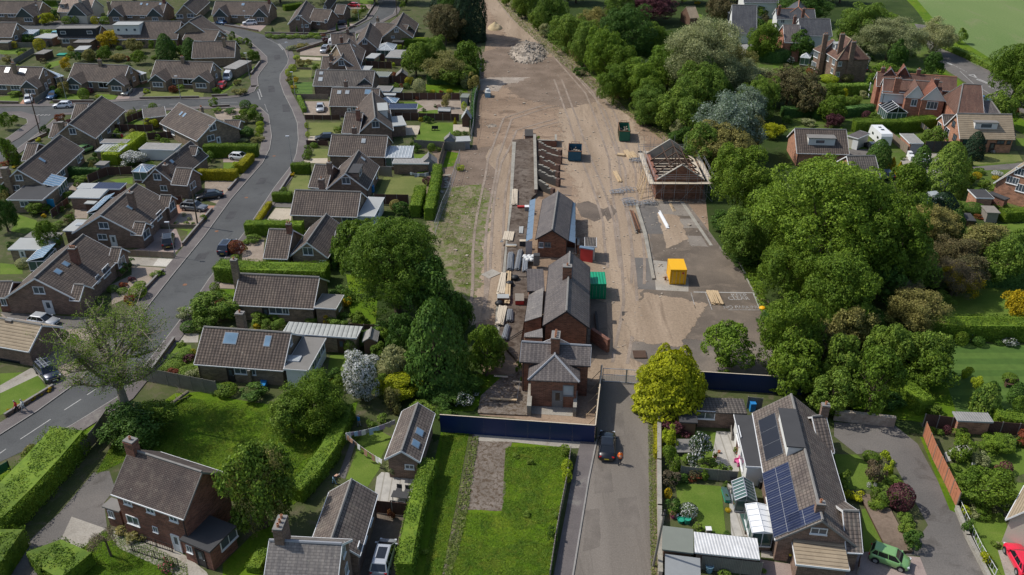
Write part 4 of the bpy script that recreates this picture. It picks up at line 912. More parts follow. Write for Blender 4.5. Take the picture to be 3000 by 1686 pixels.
def person(label,p,facing,shirt,legs,stride=.25,h=1.74,hair="hair_dark",vest=None,bend=0.0,arms=None):
 c=G(p,0);t=G(facing,0)-c;rz=math.atan2(t.y,t.x)-math.pi/2;o=thing("person",label,"person",(0,0,0));k=h/1.74
 V=Vector;bd=bend;hip=V((0,0,.93));ch=V((0,.42*math.sin(bd),.93+.45*math.cos(bd)));nk=V((0,.55*math.sin(bd),.93+.58*math.cos(bd)));hd=nk+V((0,.06+.1*math.sin(bd),.14*math.cos(bd)-.02))
 J=[hip,ch,nk,hd];R=[.15,.17,.065,.07];E=[(0,1),(1,2),(2,3)]
 def add(pr,pos,r):J.append(pos);R.append(r);E.append((pr,len(J)-1));return len(J)-1
 hands=[]
 for s,lt in((1,stride),(-1,-stride)):
  a=add(0,V((s*.1,0,.85)),.105);b_=add(a,V((s*.11,lt*.5+.03,.48)),.068);f=add(b_,V((s*.11,lt,.07)),.045);add(f,V((s*.12,lt+.15,.04)),.04)
  sh=add(1,ch+V((s*.17,0,.06)),.07);am=(arms or{}).get(s)or(ch+V((s*.25,-lt*.6+.02,-.24)),ch+V((s*.26,-lt*.9+.14,-.47)))
  el=add(sh,am[0],.045);wr=add(el,am[1],.03);d=(am[1]-am[0]).normalized();hp=add(wr,am[1]+d*.05,.034)
  sd_=d.cross(V((s,0,0))).normalized()
  for fi in range(4):q=am[1]+d*.08+sd_*((fi-1.5)*.02);m1=add(hp,q,.011);add(m1,q+d*(.07+.01*(fi in(1,2)))-V((s*.02,0,0)),.009)
  th_=add(hp,am[1]+d*.03+sd_*.045,.012);add(th_,am[1]+d*.07+sd_*.06,.010)
 me=bpy.data.meshes.new("person_body");me.from_pydata([tuple(v*k)for v in J],E,[]);bo=bpy.data.objects.new("body",me);COL.objects.link(bo);bo.parent=o
 sk=bo.modifiers.new("skin",'SKIN');sk.use_smooth_shade=True
 for i,sv in enumerate(me.skin_vertices[0].data):sv.radius=(R[i]*k,R[i]*k);sv.use_root=(i==0)
 bo.modifiers.new("sub",'SUBSURF').levels=1
 me.materials.append(MATS[legs]);me.materials.append(MATS[shirt]);me.materials.append(MATS["skin"])
 dg=bpy.context.evaluated_depsgraph_get();ev=bpy.data.meshes.new_from_object(bo.evaluated_get(dg));bo.modifiers.clear();bo.data=ev
 for pl in ev.polygons:
  z=pl.center.z/k;x=abs(pl.center.x)/k;low=(z<.93)
  pl.material_index=0 if(z<.95 and x<.2)else 1;pl.use_smooth=True
 for pl in ev.polygons:
  for s,lt in((1,stride),(-1,-stride)):
   am=(arms or{}).get(s)or(ch+V((s*.25,-lt*.6+.02,-.24)),ch+V((s*.26,-lt*.9+.14,-.47)))
   if(pl.center/k-am[1]).length<.2 and((pl.center/k)-am[1]).dot(am[1]-am[0])>-.05*.2:pl.material_index=2
  if pl.center.z/k>(nk.z+.0):pl.material_index=2
 hm=MB();hc=hd*k;hm.lathe((hc.x,hc.y,hc.z-.05),[(.03,-.06),(.062,-.03),(.075,.03),(.082,.09),(.076,.14),(.05,.18),(.01,.195)],12);part("head",hm,"skin",o,smooth=True)
 fm=MB();fm.box((hc.x,hc.y+.085,hc.z),(.022,.03,.04));fm.box((hc.x-.085,hc.y,hc.z),(.02,.03,.05));fm.box((hc.x+.085,hc.y,hc.z),(.02,.03,.05));part("face",fm,"skin",o)
 em=MB();em.box((hc.x-.03,hc.y+.076,hc.z+.03),(.018,.012,.01));em.box((hc.x+.03,hc.y+.076,hc.z+.03),(.018,.012,.01));em.box((hc.x,hc.y+.078,hc.z-.04),(.04,.01,.008));part("eyes_and_mouth",em,"hair_dark",o)
 hr=MB();hr.lathe((hc.x,hc.y-.014,hc.z-.05),[(.088,.07),(.092,.1),(.086,.15),(.058,.192),(.01,.208)],12);part("hair",hr,hair,o,smooth=True)
 if vest:
  vm=MB();p0=hip*k;p1=(ch+V((0,0,.1)))*k;vm.tube(p0-V((0,0,.05)),p0.lerp(p1,.5),.20,.205,12);vm.tube(p0.lerp(p1,.5),p1,.205,.17,12);part("safety_vest",vm,vest,o,smooth=True)
  bm_=MB().tube(p0.lerp(p1,.25),p0.lerp(p1,.35),.209,.209,12);bm_.tube(p0.lerp(p1,.6),p0.lerp(p1,.7),.206,.203,12);part("reflective_band",bm_,"hivis_band",o)
 sm=MB()
 for s,lt in((1,stride),(-1,-stride)):sm.box((s*.115*k,(lt+.07)*k,0),(.1,.27,.08))
 part("shoes",sm,"black_plastic",o)
 o.location=c;o.rotation_euler=(0,0,rz);return o
def lamp_post(label,p,h=6.0,mat="galv",arm=.7):
 c=G(p);o=thing("street_lamp",label,"street lamp",c,"street lamps along the estate road");Z=Vector((0,0,1));part("column",MB().tube(c,c+Z*1.2,.09,n=8).tube(c+Z*1.2,c+Z*h,.055,.04,n=8),mat,o)
 part("lamp_head",MB().box((c.x-arm*.3,c.y,c.z+h-.02),(arm,.26,.12)),"lamp_clear",o);return o
def pole(label,p,h=8.0,mat="bark",cat="telegraph pole",top=None,r=.14,drum=True):
 c=G(p);o=thing("telegraph_pole",label,cat,c,"wooden telegraph poles");Z=Vector((0,0,1));e=c+Z*h if top is None else G(top,h);part("pole_shaft",MB().tube(c,e,r,r*.7,n=8),mat,o)
 part("insulator_bracket",MB().box((e.x,e.y,e.z-.5),(.5,.1,.1)).box((e.x,e.y,e.z-.25),(.1,.5,.08)).lathe((e.x,e.y,e.z-.1),[(.1,0),(.1,.25),(.03,.3)],8),"pipe_black",o);return o
def box_thing(name,label,cat,p,d,mat,heading=None,z=0,lid=None,lidm=None,group=None,bev=.03):
 c=G(p,z);rz=0
 if heading:t=G(heading,z)-c;rz=math.atan2(t.y,t.x)
 o=thing(name,label,cat,c,group);mb=MB().box((c.x,c.y,z),d,rz);part("body",mb,mat,o)
 part("lid",MB().box((c.x,c.y,z+d[2]),(d[0]+.06,d[1]+.06,.06),rz),lidm or mat,o);return o
def planks(name,label,p,q,n,w=.22,t=.06,mat="timber",layers=2,jit=.12,cat="timber",gap=.02,seed=1,group="stacks of timber and scaffold pipe",rnd=False,z=0):
 """a stack lying along p-q"""
 a,b=G(p,z),G(q,z);u=(b-a).normalized();nn=Vector((-u.y,u.x,0));L=(b-a).length;rg=random.Random(seed);o=thing(name,label,cat,(a+b)/2,group);Z=Vector((0,0,1))
 for l in range(layers):
  for i in range(n-(l if rnd else 0)):
   off=(i-(n-1)/2+(l*.5 if rnd else 0))*(w+gap)+rg.uniform(-.02,.02);s=rg.uniform(-jit,jit);k=rg.uniform(.92,1.0);p0=a+nn*off+u*s*L*.3+Z*(z*0+l*(t+.01)+.03)
   e=p0+u*L*k+nn*rg.uniform(-jit,jit)*.8
   mb=MB().tube(p0+Z*t/2,e+Z*t/2,w/2,n=6)if rnd else MB().obox(p0-nn*w/2,e-p0,nn*w,Z*t)
   part("pipe" if rnd else "plank",mb,mat if isinstance(mat,str)else mat[rg.randrange(len(mat))],o)
 return o
def pots(label,p,r=.22,h=.35,mat="terracotta",plantc=None,name="plant_pot",cat="plant pot"):
 c=G(p);o=thing(name,label,cat,c,"pots and tubs on the patios");part("tub",MB().lathe((c.x,c.y,0),[(r*.75,0),(r,h),(r*1.06,h),(r*.9,h),(r*.85,h*.8)],12),mat,o)
 if plantc:crown_obj("leaves",'broad',0,"lf_"+plantc,(0,0,h+r*.7),r*1.3,r*1.2,0,o)
 return o
def washing(label,p,q,n,h=1.9,cols=("cloth_white","cloth_grey"),seed=1,sag=.3):
 a,b=G(p,h),G(q,h);o=thing("washing_line",label,"washing line",(a+b)/2,"washing lines");rg=random.Random(seed);Z=Vector((0,0,1));pt=lambda t:a.lerp(b,t)-Z*sag*4*t*(1-t)
 mb=MB()
 for i in range(12):mb.tube(pt(i/12),pt((i+1)/12),.012,n=3)
 part("line",mb,"cloth_white",o);u=(b-a).normalized();nn=Vector((-u.y,u.x,0))
 for i in range(n):
  t=(i+.6)/(n+.2);c=pt(t);w,hh=rg.uniform(.35,.6),rg.uniform(.45,.9);mb=MB();k=nn*rg.uniform(-.12,.12)
  mb.obox(c-u*w/2,u*w,nn*.02,-Z*hh+k);part("garment",mb,cols[rg.randrange(len(cols))],o)
 return o
# ================================================================ THE GROUND
_gp=[(-2500,-300),(2500,-300),(2500,4500),(-2500,4500)]
sheet("ground","soil",_gp,0.0,world=True)
V2()
sheet("field","field",[(2200,-40),(2290,30),(2340,90),(2410,150),(2500,215),(2620,300),(3400,300),(3400,-380),(1500,-380),(1900,-100)],.004)
sheet("field","field",[(-900,-20),(-400,-420),(1100,-420),(1150,-60),(600,-30)],.004)
sheet("railway_yard","dirt",[(1100,-260),(1190,-40),(1222,60),(1222,110),(1208,190),(1196,300),(1188,372),(1128,385),(1100,560),(1105,600),(1150,740),(1200,850),(1215,960),(1205,1045),(1512,1075),(1515,950),(1600,955),(1640,900),(1960,950),(1960,880),(1905,780),(1850,660),(1800,560),(1780,400),(1680,340),(1580,280),(1490,200),(1330,80),(1250,-20),(1160,-260)],.006)
soft("haul_track","dirt_track",[(1195,-60),(1225,-60),(1300,50),(1375,95),(1450,165),(1535,265),(1600,390),(1625,520),(1622,640),(1640,800),(1600,955),(1515,950),(1540,800),(1545,700),(1520,600),(1490,470),(1455,400),(1440,300),(1420,210),(1360,130),(1290,80)],.010,6.0)
soft("haul_track","dirt_track",[(1215,400),(1262,370),(1278,420),(1268,520),(1255,640),(1240,760),(1195,790),(1180,700),(1205,600),(1200,500)],.010,6.0)
soft("dark_patch","dark_soil",[(1130,395),(1200,385),(1212,430),(1205,500),(1120,515),(1105,470)],.011,8.0)
soft("dark_patch","dark_soil",[(1310,160),(1400,150),(1450,190),(1470,245),(1420,262),(1340,240),(1290,200)],.012,8.0)
soft("dark_patch","dark_soil",[(1215,145),(1290,120),(1330,150),(1270,185),(1215,190)],.013,8.0)
soft("pale_patch","stony_dirt",[(1205,205),(1232,200),(1320,197),(1300,203),(1252,212),(1240,226),(1210,224)],.014,3.0)
soft("scrub_ground","scrub",[(1105,480),(1200,470),(1222,500),(1205,560),(1190,640),(1185,720),(1160,770),(1120,640),(1098,580)],.013,3.0)
soft("verge","meadow_soft",[(1246,-60),(1300,-60),(1390,40),(1540,170),(1760,320),(1745,355),(1660,320),(1590,275),(1480,175),(1370,85)],.016,2.0)
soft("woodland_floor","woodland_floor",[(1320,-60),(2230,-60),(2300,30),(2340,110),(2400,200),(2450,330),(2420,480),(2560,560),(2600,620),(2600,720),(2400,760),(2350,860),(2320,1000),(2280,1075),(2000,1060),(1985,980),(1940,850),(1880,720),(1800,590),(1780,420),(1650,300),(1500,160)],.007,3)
soft("garden_ground","meadow_soft",[(1790,60),(2300,60),(2500,330),(2600,560),(2420,520),(2300,460),(2000,330),(1900,160)],.009,3)
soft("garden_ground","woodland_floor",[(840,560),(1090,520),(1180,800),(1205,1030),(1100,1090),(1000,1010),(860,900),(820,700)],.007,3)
sheet("yard","yard",[(1625,520),(1730,512),(1790,590),(1840,660),(1895,765),(1925,830),(1965,945),(1790,955),(1660,935),(1585,900),(1590,800),(1645,742),(1640,650)],.016)
soft("car_park","yard_dark",[(1650,575),(1700,515),(1745,560),(1830,660),(1893,738),(1640,735),(1660,700)],.020,1.5)
soft("car_park","yard_dark",[(1632,738),(1897,741),(1928,782),(1950,860),(1700,840),(1610,800)],.021,2.5)
sheet("concrete_pad","tarmac_old",[(1590,648),(1642,650),(1658,730),(1604,728)],.021)
sheet("concrete_pad","concrete",[(1643,655),(1690,660),(1732,700),(1732,734),(1650,730)],.024)
soft("concrete_pad","pad",[(1726,594),(1762,596),(1778,620),(1742,618)],.024,.6)
F(1800,400)
soft("concrete_pad","pad",[(420,655),(640,660),(745,800),(470,788)],.024,.6)
soft("concrete_pad","pad",[(560,835),(780,838),(830,920),(605,920)],.024,.6)
sheet("concrete_pad","tarmac_old",[(210,660),(420,660),(550,985),(290,985)],.0225)
sheet("edging","coping",[(660,660),(700,660),(995,1105),(965,1105)],.026,.05)
sheet("edging","coping",[(1195,1150),(1212,1150),(1330,1385),(1312,1385)],.026,.06)
sheet("loading_bank_edge","coping",[(205,690),(235,690),(330,1000),(410,1448),(380,1448),(300,1030)],.028,.25)
F(1800,800)
sheet("road_marking","paint_line",[(800,190),(1395,198),(1395,204),(800,197)],.032)
sheet("road_marking","paint_line",[(1395,200),(1412,200),(1478,372),(1465,372)],.033)
sheet("road_marking","paint_worn",[(1150,370),(1465,372),(1465,377),(1150,375)],.034)
sheet("road_marking","paint_worn",[(915,196),(925,196),(990,372),(982,372)],.035)
sheet("road_marking","paint_worn",[(770,196),(776,196),(822,360),(816,360)],.036)
sheet("edging","coping",[(1330,60),(1345,60),(1540,430),(1528,430)],.026,.05)
sheet("old_patch","coal",[(75,390),(225,392),(222,480),(170,492),(80,480)],.031)
F(1200,400)
sheet("platform","platform_surface",[(1040,60),(1290,40),(1285,600),(1230,650),(1170,1080),(1180,1448),(925,1448),(985,940),(1010,700)],.02,.55)
sheet("platform_edge","coping",[(1037,58),(1075,58),(1035,700),(985,1100),(965,1448),(930,1448),(985,940),(1008,700)],.574,.05)
sheet("platform","platform_surface",[(925,1449),(1240,1449),(1170,1800),(1130,2050),(1100,2300),(880,2060),(905,1650)],.02,.4)
F(1200,800)
sheet("platform_edge","coping",[(905,60),(935,60),(905,620),(855,600),(880,280)],.424,.05)
sheet("station_yard","yard_dark",[(1290,1270),(1660,1285),(1700,1100),(1900,830),(2010,830),(1990,300),(1830,260),(1820,900),(1700,1140)],.018)
sheet("concrete_yard","concrete",[(1225,1270),(1660,1290),(1645,1448),(1215,1420)],.022)
sheet("rough_yard","dirt",[(1690,1290),(1900,1250),(1885,1448),(1680,1448)],.024)
sheet("old_platform_end","mossy_concrete",[(690,1400),(720,1250),(930,1060),(1130,1000),(1210,1110),(1190,1448),(690,1425)],.03,.15)
V2()
sheet("road","tarmac_dusty",[(1512,945),(1604,945),(1612,1000),(1640,1060),(1652,1200),(1650,1480),(1640,1900),(1350,1900),(1440,1448),(1480,1200),(1500,1110)],.020)
strip("pavement","pavement",[(1500,1112),(1480,1205),(1440,1450),(1370,1850)],1.7,-1,0.0,.11)
strip("kerb","kerb",[(1503,1108),(1483,1205),(1443,1450),(1373,1850)],.16,-1,0.0,.125)
sheet("lane_verge","dark_soil",[(1632,1050),(1650,1052),(1662,1200),(1668,1500),(1640,1500),(1642,1250)],.026)
F(0,0,1)
ROADL=[(-500,1560),(-120,1345),(0,1277),(110,1207),(203,1140),(300,1060),(417,922),(513,800),(600,693),(678,585),(771,478),(791,438),(797,400),(788,339),(762,313),(700,309)]
ROADR=[(-350,1560),(-120,1428),(0,1354),(100,1307),(215,1244),(348,1162),(464,1022),(560,896),(612,818),(719,678),(803,551),(855,484),(867,452),(873,410),(870,362),(855,322),(832,278),(819,241),(820,220),(842,188),(844,174),(832,145),(803,118),(774,103),(716,87),(662,71),(500,66),(-200,66)]
ROADL2=[(758,255),(755,229),(762,215),(784,186),(783,168),(762,148),(739,128),(701,107),(662,90),(500,86),(-200,86)]
sheet("road","tarmac",ROADL[:14]+[(770,320),(762,313),(760,255)]+ROADL2[1:]+ROADR[::-1],.020)
sheet("road","tarmac",[(762,313),(700,309),(600,311),(368,322),(180,331),(150,350),(116,386),(72,420),(-60,530),(-260,640),(-260,560),(-60,445),(22,403),(80,362),(78,350),(35,338),(-200,340),(-200,318),(0,315),(157,312),(348,299),(493,291),(617,293),(701,286),(745,270),(760,253)],.024)
sheet("road","tarmac",[(832,145),(870,136),(942,122),(1035,97),(1105,67),(1151,43),(1163,20),(1150,-30),(1090,-30),(1112,15),(1105,35),(1090,56),(1052,76),(1006,97),(919,110),(800,114)],.023)
for nm,pts,sd_,w_ in(("a",ROADL[:13],1,2.0),("b",[(755,252),(745,270),(701,286),(617,293),(493,291),(348,299),(157,312),(-100,315)],-1,1.8),("c",ROADL2[:-1],1,1.8),("d",ROADR[3:22],-1,2.0),("e",[(832,145),(870,136),(942,122),(1035,97),(1105,67),(1151,43),(1163,20)],-1,1.7),("f",[(774,101),(919,108),(1006,95),(1052,74),(1090,54),(1105,33),(1112,15)],1,1.6),("g",[(797,400),(788,339),(762,315),(700,311),(600,313),(368,324),(180,333),(116,388),(22,458)],1,1.8),("h",[(0,340),(35,338),(78,350),(80,362),(22,405),(-60,450)],1,2.6),("i",[(716,87),(662,71),(500,66),(0,66)],-1,1.6)):
 strip("pavement","pavement",pts,w_,sd_,0.0,.11);strip("kerb","kerb",pts,.14,sd_,0.0,.122)
dashes([(600,0)],.1)if 0 else None
F(600,0)
dashes([(535,930),(560,1010)],.25,.5,.35);dashes([(550,905),(577,985)],.25,.5,.35);dashes([(605,1055),(635,1135)],.12,.5,.5)
dashes([(620,390),(740,450)],.12,.5,.4);dashes([(740,448),(790,508)],.25,.5,.3);dashes([(752,446),(803,502)],.25,.5,.3)
dashes([(770,445),(865,436)],.1);dashes([(930,425),(1025,415)],.1);dashes([(1125,403),(1215,395)],.1);dashes([(160,1040),(330,1036)],.1)
F(0,0)
dashes([(150,1163),(510,1162)],.22,.55,.3);dashes([(170,1172),(500,1168)],.2,.55,.3);dashes([(228,1368),(298,1315)],.12);dashes([(337,1285),(405,1238)],.12)
dashes([(1450,1068),(1625,1062)],.1);dashes([(1710,1056),(1830,1054)],.1)
F(0,1200,2.98)
dashes([(178,262),(442,88)],.12);dashes([(0,385),(52,348)],.12);F(0,800);dashes([(650,1388),(820,1278)],.12);dashes([(880,1235),(990,1160)],.12)
V2()
sheet("road","tarmac_old",[(2300,60),(2340,65),(2400,130),(2480,180),(2576,235),(2800,370),(2800,450),(2576,285),(2480,240),(2385,180),(2360,160)],.016)
sheet("verge","meadow",[(2240,-40),(2300,20),(2350,85),(2410,130),(2500,185),(2640,260),(2640,235),(2520,165),(2430,110),(2350,50),(2290,-20)],.018)
sheet("pavement","pavement",[(2395,120),(2410,120),(2500,178),(2600,238),(2600,250),(2490,188)],.022)
sheet("verge","meadow",[(2350,165),(2400,195),(2500,255),(2620,330),(2620,360),(2480,290),(2390,240)],.020)
F(2400,0)
sheet("road_marking","paint_line",[(1290,628),(1345,650),(1342,662),(1285,638)],.03);dashes([(1345,655),(1490,730)],.15,1.2,.5)
for q in([(1510,760),(1590,790),(1560,755)],[(1590,805),(1700,850),(1690,835),(1605,800)]):dashes(q+[q[0]],.35)
dashes([(1710,875),(1940,985)],.2,1.0,.6)
dashes([(1420,720),(1560,850),(1900,1060)],.12,40,1)
# ================================================================ GARDENS
V2()
sheet("rough_grass","meadow",[(240,1195),(300,1085),(440,990),(520,985),(560,1000),(690,1020),(850,1030),(900,1010),(880,1090),(800,1200),(740,1270),(560,1260),(500,1190),(380,1130)],.012)
sheet("rough_grass","meadow",[(0,1180),(60,1190),(160,1110),(240,1045),(270,1040),(200,1120),(160,1130),(90,1200),(0,1290)],.012)
sheet("lawn","meadow",[(165,1400),(260,1335),(340,1350),(470,1420),(520,1520),(150,1520)],.014)
sheet("lawn","meadow",[(560,1420),(640,1340),(690,1320),(680,1460),(560,1500)],.014)
sheet("grass_plot","meadow",[(1110,1085),(1180,1090),(1150,1250),(1110,1460),(1100,1560),(1010,1560),(1060,1300)],.012)
sheet("grass_plot","meadow",[(1200,1110),(1435,1120),(1430,1150),(1405,1330),(1370,1560),(1100,1560),(1115,1460),(1150,1280),(1260,1285),(1270,1120)],.012)
sheet("path","mossy_concrete",[(1190,1088),(1202,1090),(1172,1260),(1130,1460),(1115,1560),(1100,1560),(1112,1450),(1152,1260)],.016)
sheet("path","concrete",[(1190,1085),(1480,1108),(1478,1128),(1440,1128),(1285,1112),(1200,1112)],.018)
soft("old_slab","mossy_concrete",[(1202,1112),(1284,1114),(1268,1200),(1260,1282),(1172,1280),(1184,1200)],.022,.5)
sheet("drive","tarmac_old",[(235,1190),(275,1185),(290,1230),(262,1265),(270,1335),(180,1390),(160,1410),(50,1520),(-60,1520),(30,1400),(150,1290)],.018)
sheet("drive","concrete",[(180,1300),(265,1330),(195,1390),(150,1365)],.021)
sheet("path","concrete",[(270,1340),(330,1330),(470,1400),(520,1440),(560,1520),(480,1520),(430,1440),(300,1380)],.02)
sheet("lawn","lawn",[(895,1090),(950,1080),(985,1100),(960,1150),(955,1180),(925,1225),(870,1205),(895,1140)],.014)
sheet("path","tarmac_old",[(885,1105),(895,1110),(868,1205),(850,1200)],.016)
sheet("patio","paving_slabs",[(948,1200),(960,1188),(1050,1195),(1040,1275),(960,1265),(940,1260)],.018)
sheet("drive","yard_dark",[(945,1268),(1030,1278),(1010,1520),(900,1520),(900,1440)],.018)
sheet("lawn","lawn",[(0,940),(90,935),(122,985),(60,1020),(0,1045)],.014)
sheet("path","concrete",[(0,970),(80,925),(100,945),(120,960),(180,985),(155,990),(120,970),(95,945),(0,990)],.015)
sheet("drive","gravel",[(0,790),(60,790),(230,800),(250,840),(170,960),(120,970),(85,900),(60,870),(40,830)],.016)
sheet("drive","tarmac_old",[(0,785),(210,800),(240,825),(150,830),(40,820)],.019)
sheet("lawn","lawn",[(830,895),(880,890),(870,960),(850,1000),(815,990)],.014)
sheet("garden_bed","lawn",[(400,905),(425,870),(480,868),(490,915),(540,960),(530,990),(390,950)],.013)
sheet("path","concrete",[(440,838),(500,840),(498,862),(425,862)],.017)
sheet("lawn","meadow",[(548,728),(590,728),(585,770),(545,745)],.014)
sheet("path","gravel",[(548,712),(592,714),(592,727),(545,725)],.017)
sheet("lawn","meadow",[(880,750),(950,750),(945,815),(880,815)],.014)
sheet("lawn","meadow",[(870,690),(940,700),(940,740),(880,740)],.014)
sheet("lawn","meadow",[(1180,940),(1280,945),(1240,985),(1190,1035),(1130,1035),(1160,960)],.014)
F(600,400)
sheet("drive","gravel",[(420,1060),(600,1040),(590,1270),(380,1250),(370,1150)],.016)
sheet("drive","pale_gravel",[(715,725),(880,730),(870,880),(605,865)],.016)
sheet("path","tarmac_old",[(680,665),(880,668),(880,720),(690,715)],.017)
sheet("lawn","lawn_dry",[(900,388),(1055,390),(1045,565),(835,560)],.014)
sheet("lawn","lawn_dry",[(1110,125),(1245,128),(1240,225),(1070,228)],.014)
sheet("path","pale_gravel",[(1000,225),(1240,220),(1240,275),(985,265)],.016)
sheet("lawn","lawn_dry",[(1810,410),(2080,405),(2260,420),(2230,610),(1740,585)],.014)
sheet("lawn","lawn",[(190,265),(370,262),(330,345),(185,345)],.014)
sheet("drive","block_paving",[(190,215),(560,215),(520,262),(185,262)],.016)
sheet("drive","gravel",[(0,440),(345,445),(240,560),(150,690),(0,640)],.016)
F(600,0)
sheet("lawn","lawn_dry",[(1050,1240),(1380,1240),(1378,1375),(1060,1370)],.014)
sheet("drive","pale_gravel",[(1030,1380),(1150,1375),(1240,1448),(1030,1448)],.016)
sheet("drive","gravel",[(1000,1025),(1255,1025),(1262,1165),(1000,1160)],.016)
sheet("lawn","mown_lawn",[(905,835),(1085,830),(1090,960),(925,958)],.014)
sheet("lawn","lawn_dry",[(900,705),(1085,712),(1075,785),(870,785)],.014)
sheet("lawn","lawn_dry",[(960,615),(1170,620),(1165,680),(930,685)],.014)
sheet("drive","gravel",[(965,505),(1170,475),(1245,490),(1250,570),(960,560)],.016)
sheet("drive","pale_gravel",[(960,575),(1175,585),(1172,612),(960,605)],.017)
sheet("drive","block_paving",[(360,250),(640,240),(560,320),(360,290)],.016)
sheet("lawn","lawn",[(500,670),(525,665),(240,910),(160,955),(140,940),(235,880)],.014)
sheet("lawn","lawn",[(1565,0),(1700,0),(1720,40),(1570,42)],.014)
sheet("drive","block_paving",[(1460,55),(1720,45),(1690,90),(1460,90)],.016)
sheet("drive","block_paving",[(1230,250),(1560,240),(1500,290),(1240,315)],.016)
sheet("garden_bed","gravel",[(80,1120),(350,1090),(360,1160),(300,1250),(120,1200)],.016)
F(0,0)
sheet("lawn","lawn",[(600,960),(810,950),(840,1020),(560,1030)],.014);sheet("lawn","lawn",[(980,950),(1200,960),(1140,1015),(980,975)],.014)
sheet("lawn","lawn_dry",[(1530,925),(2070,905),(2050,990),(1450,975)],.014)
sheet("drive","tarmac_old",[(1380,890),(1530,880),(1400,1010),(1290,1010)],.016);sheet("drive","block_paving",[(1240,900),(1380,890),(1290,1010),(1160,1020)],.017)
sheet("drive","red_paving",[(240,1000),(360,1000),(360,1058),(190,1058)],.017);sheet("drive","tarmac_old",[(430,985),(560,985),(480,1055),(370,1055)],.017)
sheet("lawn","lawn",[(0,505),(190,500),(180,550),(0,550)],.014);sheet("garden_bed","lawn",[(0,980),(190,960),(190,1050),(0,1045)],.013)
sheet("lawn","lawn",[(380,10),(590,30),(580,85),(400,60)],.014);sheet("lawn","lawn",[(320,300),(590,310),(590,340),(280,335)],.014)
sheet("lawn","lawn",[(460,640),(600,610),(600,660),(500,690)],.014);sheet("lawn","lawn",[(1290,1195),(1450,1230),(1430,1290),(1280,1290)],.014)
F(0,400)
sheet("lawn","lawn",[(190,790),(370,850),(400,950),(250,985),(110,960)],.014);sheet("lawn","lawn",[(1100,440),(1340,415),(1340,480),(1200,475)],.014);sheet("lawn","lawn",[(0,1280),(220,1300),(230,1390),(0,1395)],.014)
sheet("lawn","lawn",[(1450,250),(1550,250),(1560,290),(1440,290)],.014);sheet("garden_bed","gravel",[(690,470),(870,460),(830,560),(690,540)],.015);sheet("path","gravel",[(760,680),(900,700),(880,830),(750,830)],.015)
sheet("drive","red_paving",[(1790,690),(1900,700),(2400,700),(2230,880),(2020,900),(1640,900),(1650,830)],.016);sheet("garden_bed","gravel",[(1830,760),(2080,760),(1990,890),(1740,890)],.019)
sheet("drive","block_paving",[(1530,935),(1780,935),(1850,1100),(1730,1210),(1250,1160),(1450,1130)],.017);sheet("lawn","lawn",[(1790,935),(1980,940),(1850,1110),(1900,960)],.019)
sheet("drive","concrete",[(1290,1215),(1760,1235),(1680,1320),(1340,1300)],.017);sheet("drive","pale_concrete",[(1600,1230),(1762,1238),(1690,1315),(1545,1305)],.020)
sheet("drive","gravel",[(1330,1305),(1680,1330),(1480,1560),(1130,1700),(1120,1500),(1330,1400)],.016)
sheet("drive","tarmac_old",[(1840,90),(1950,90),(2050,250),(2060,300),(1880,300)],.012)
F(1200,0)
sheet("lawn","meadow",[(160,850),(560,860),(590,935),(170,940)],.014);sheet("garden_bed","gravel",[(60,1010),(620,1010),(620,1160),(0,1150)],.012)
sheet("lawn","lawn",[(-60,1030),(60,1030),(140,1080),(60,1115),(-50,1110)],.015);sheet("lawn","lawn",[(100,1125),(285,1110),(285,1160),(60,1155)],.015)
sheet("lawn","lawn",[(120,1240),(440,1240),(440,1430),(60,1430)],.014);sheet("patio","pale_gravel",[(-80,1270),(100,1270),(110,1360),(-80,1370)],.014);sheet("garden_bed","pale_gravel",[(440,1260),(600,1260),(600,1330),(440,1330)],.014)
F(1200,400);sheet("lawn","lawn",[(20,180),(200,180),(190,225),(10,225)],.014);sheet("lawn_strip","meadow",[(380,150),(500,170),(440,300),(330,320)],.014)
V2()
sheet("lawn","mown_lawn",[(2290,800),(2400,860),(2600,870),(2600,1080),(2420,1060),(2370,960)],.012)
sheet("lawn","meadow",[(2080,1000),(2380,960),(2420,1080),(2300,1060),(2200,1050)],.013)
sheet("lawn","lawn",[(2360,750),(2600,700),(2600,830),(2380,820)],.012)
sheet("lawn","lawn",[(2420,570),(2600,560),(2600,690),(2440,660)],.011)
F(2400,400)
sheet("drive","concrete",[(820,250),(900,170),(1200,170),(1250,350),(1160,470),(870,470),(870,320)],.016);sheet("drive","tarmac_old",[(310,130),(520,130),(510,195),(300,190)],.016)
sheet("lawn","lawn_dry",[(1430,155),(2000,150),(2060,250),(1560,290),(1480,270)],.014);sheet("path","tarmac_old",[(1520,310),(2080,265),(2090,330),(1600,345)],.016)
sheet("lawn","lawn",[(1980,20),(2100,20),(2100,110),(1990,90)],.014)
F(2400,1200,2.98)
sheet("drive","tarmac_old",[(130,110),(660,140),(860,300),(1000,560),(1160,850),(1300,1080),(1500,1500),(900,1500),(880,1280),(750,1270),(950,1010),(700,560),(600,370),(330,390),(130,235)],.016)
sheet("drive","block_paving",[(130,1280),(450,1240),(880,1290),(960,1500),(-100,1500)],.019)
sheet("lawn","meadow",[(880,240),(930,240),(1200,840),(1190,900),(1140,880)],.018);sheet("lawn","lawn",[(130,390),(330,395),(520,560),(660,600),(620,700),(200,700),(170,550)],.014)
sheet("lawn","lawn",[(370,870),(470,860),(620,870),(700,1000),(750,1260),(390,1240)],.014)
sheet("lawn","lawn",[(1080,480),(1400,440),(1560,310),(1800,330),(1800,560),(1530,640),(1800,640),(1800,830),(1240,820),(1160,600)],.014)
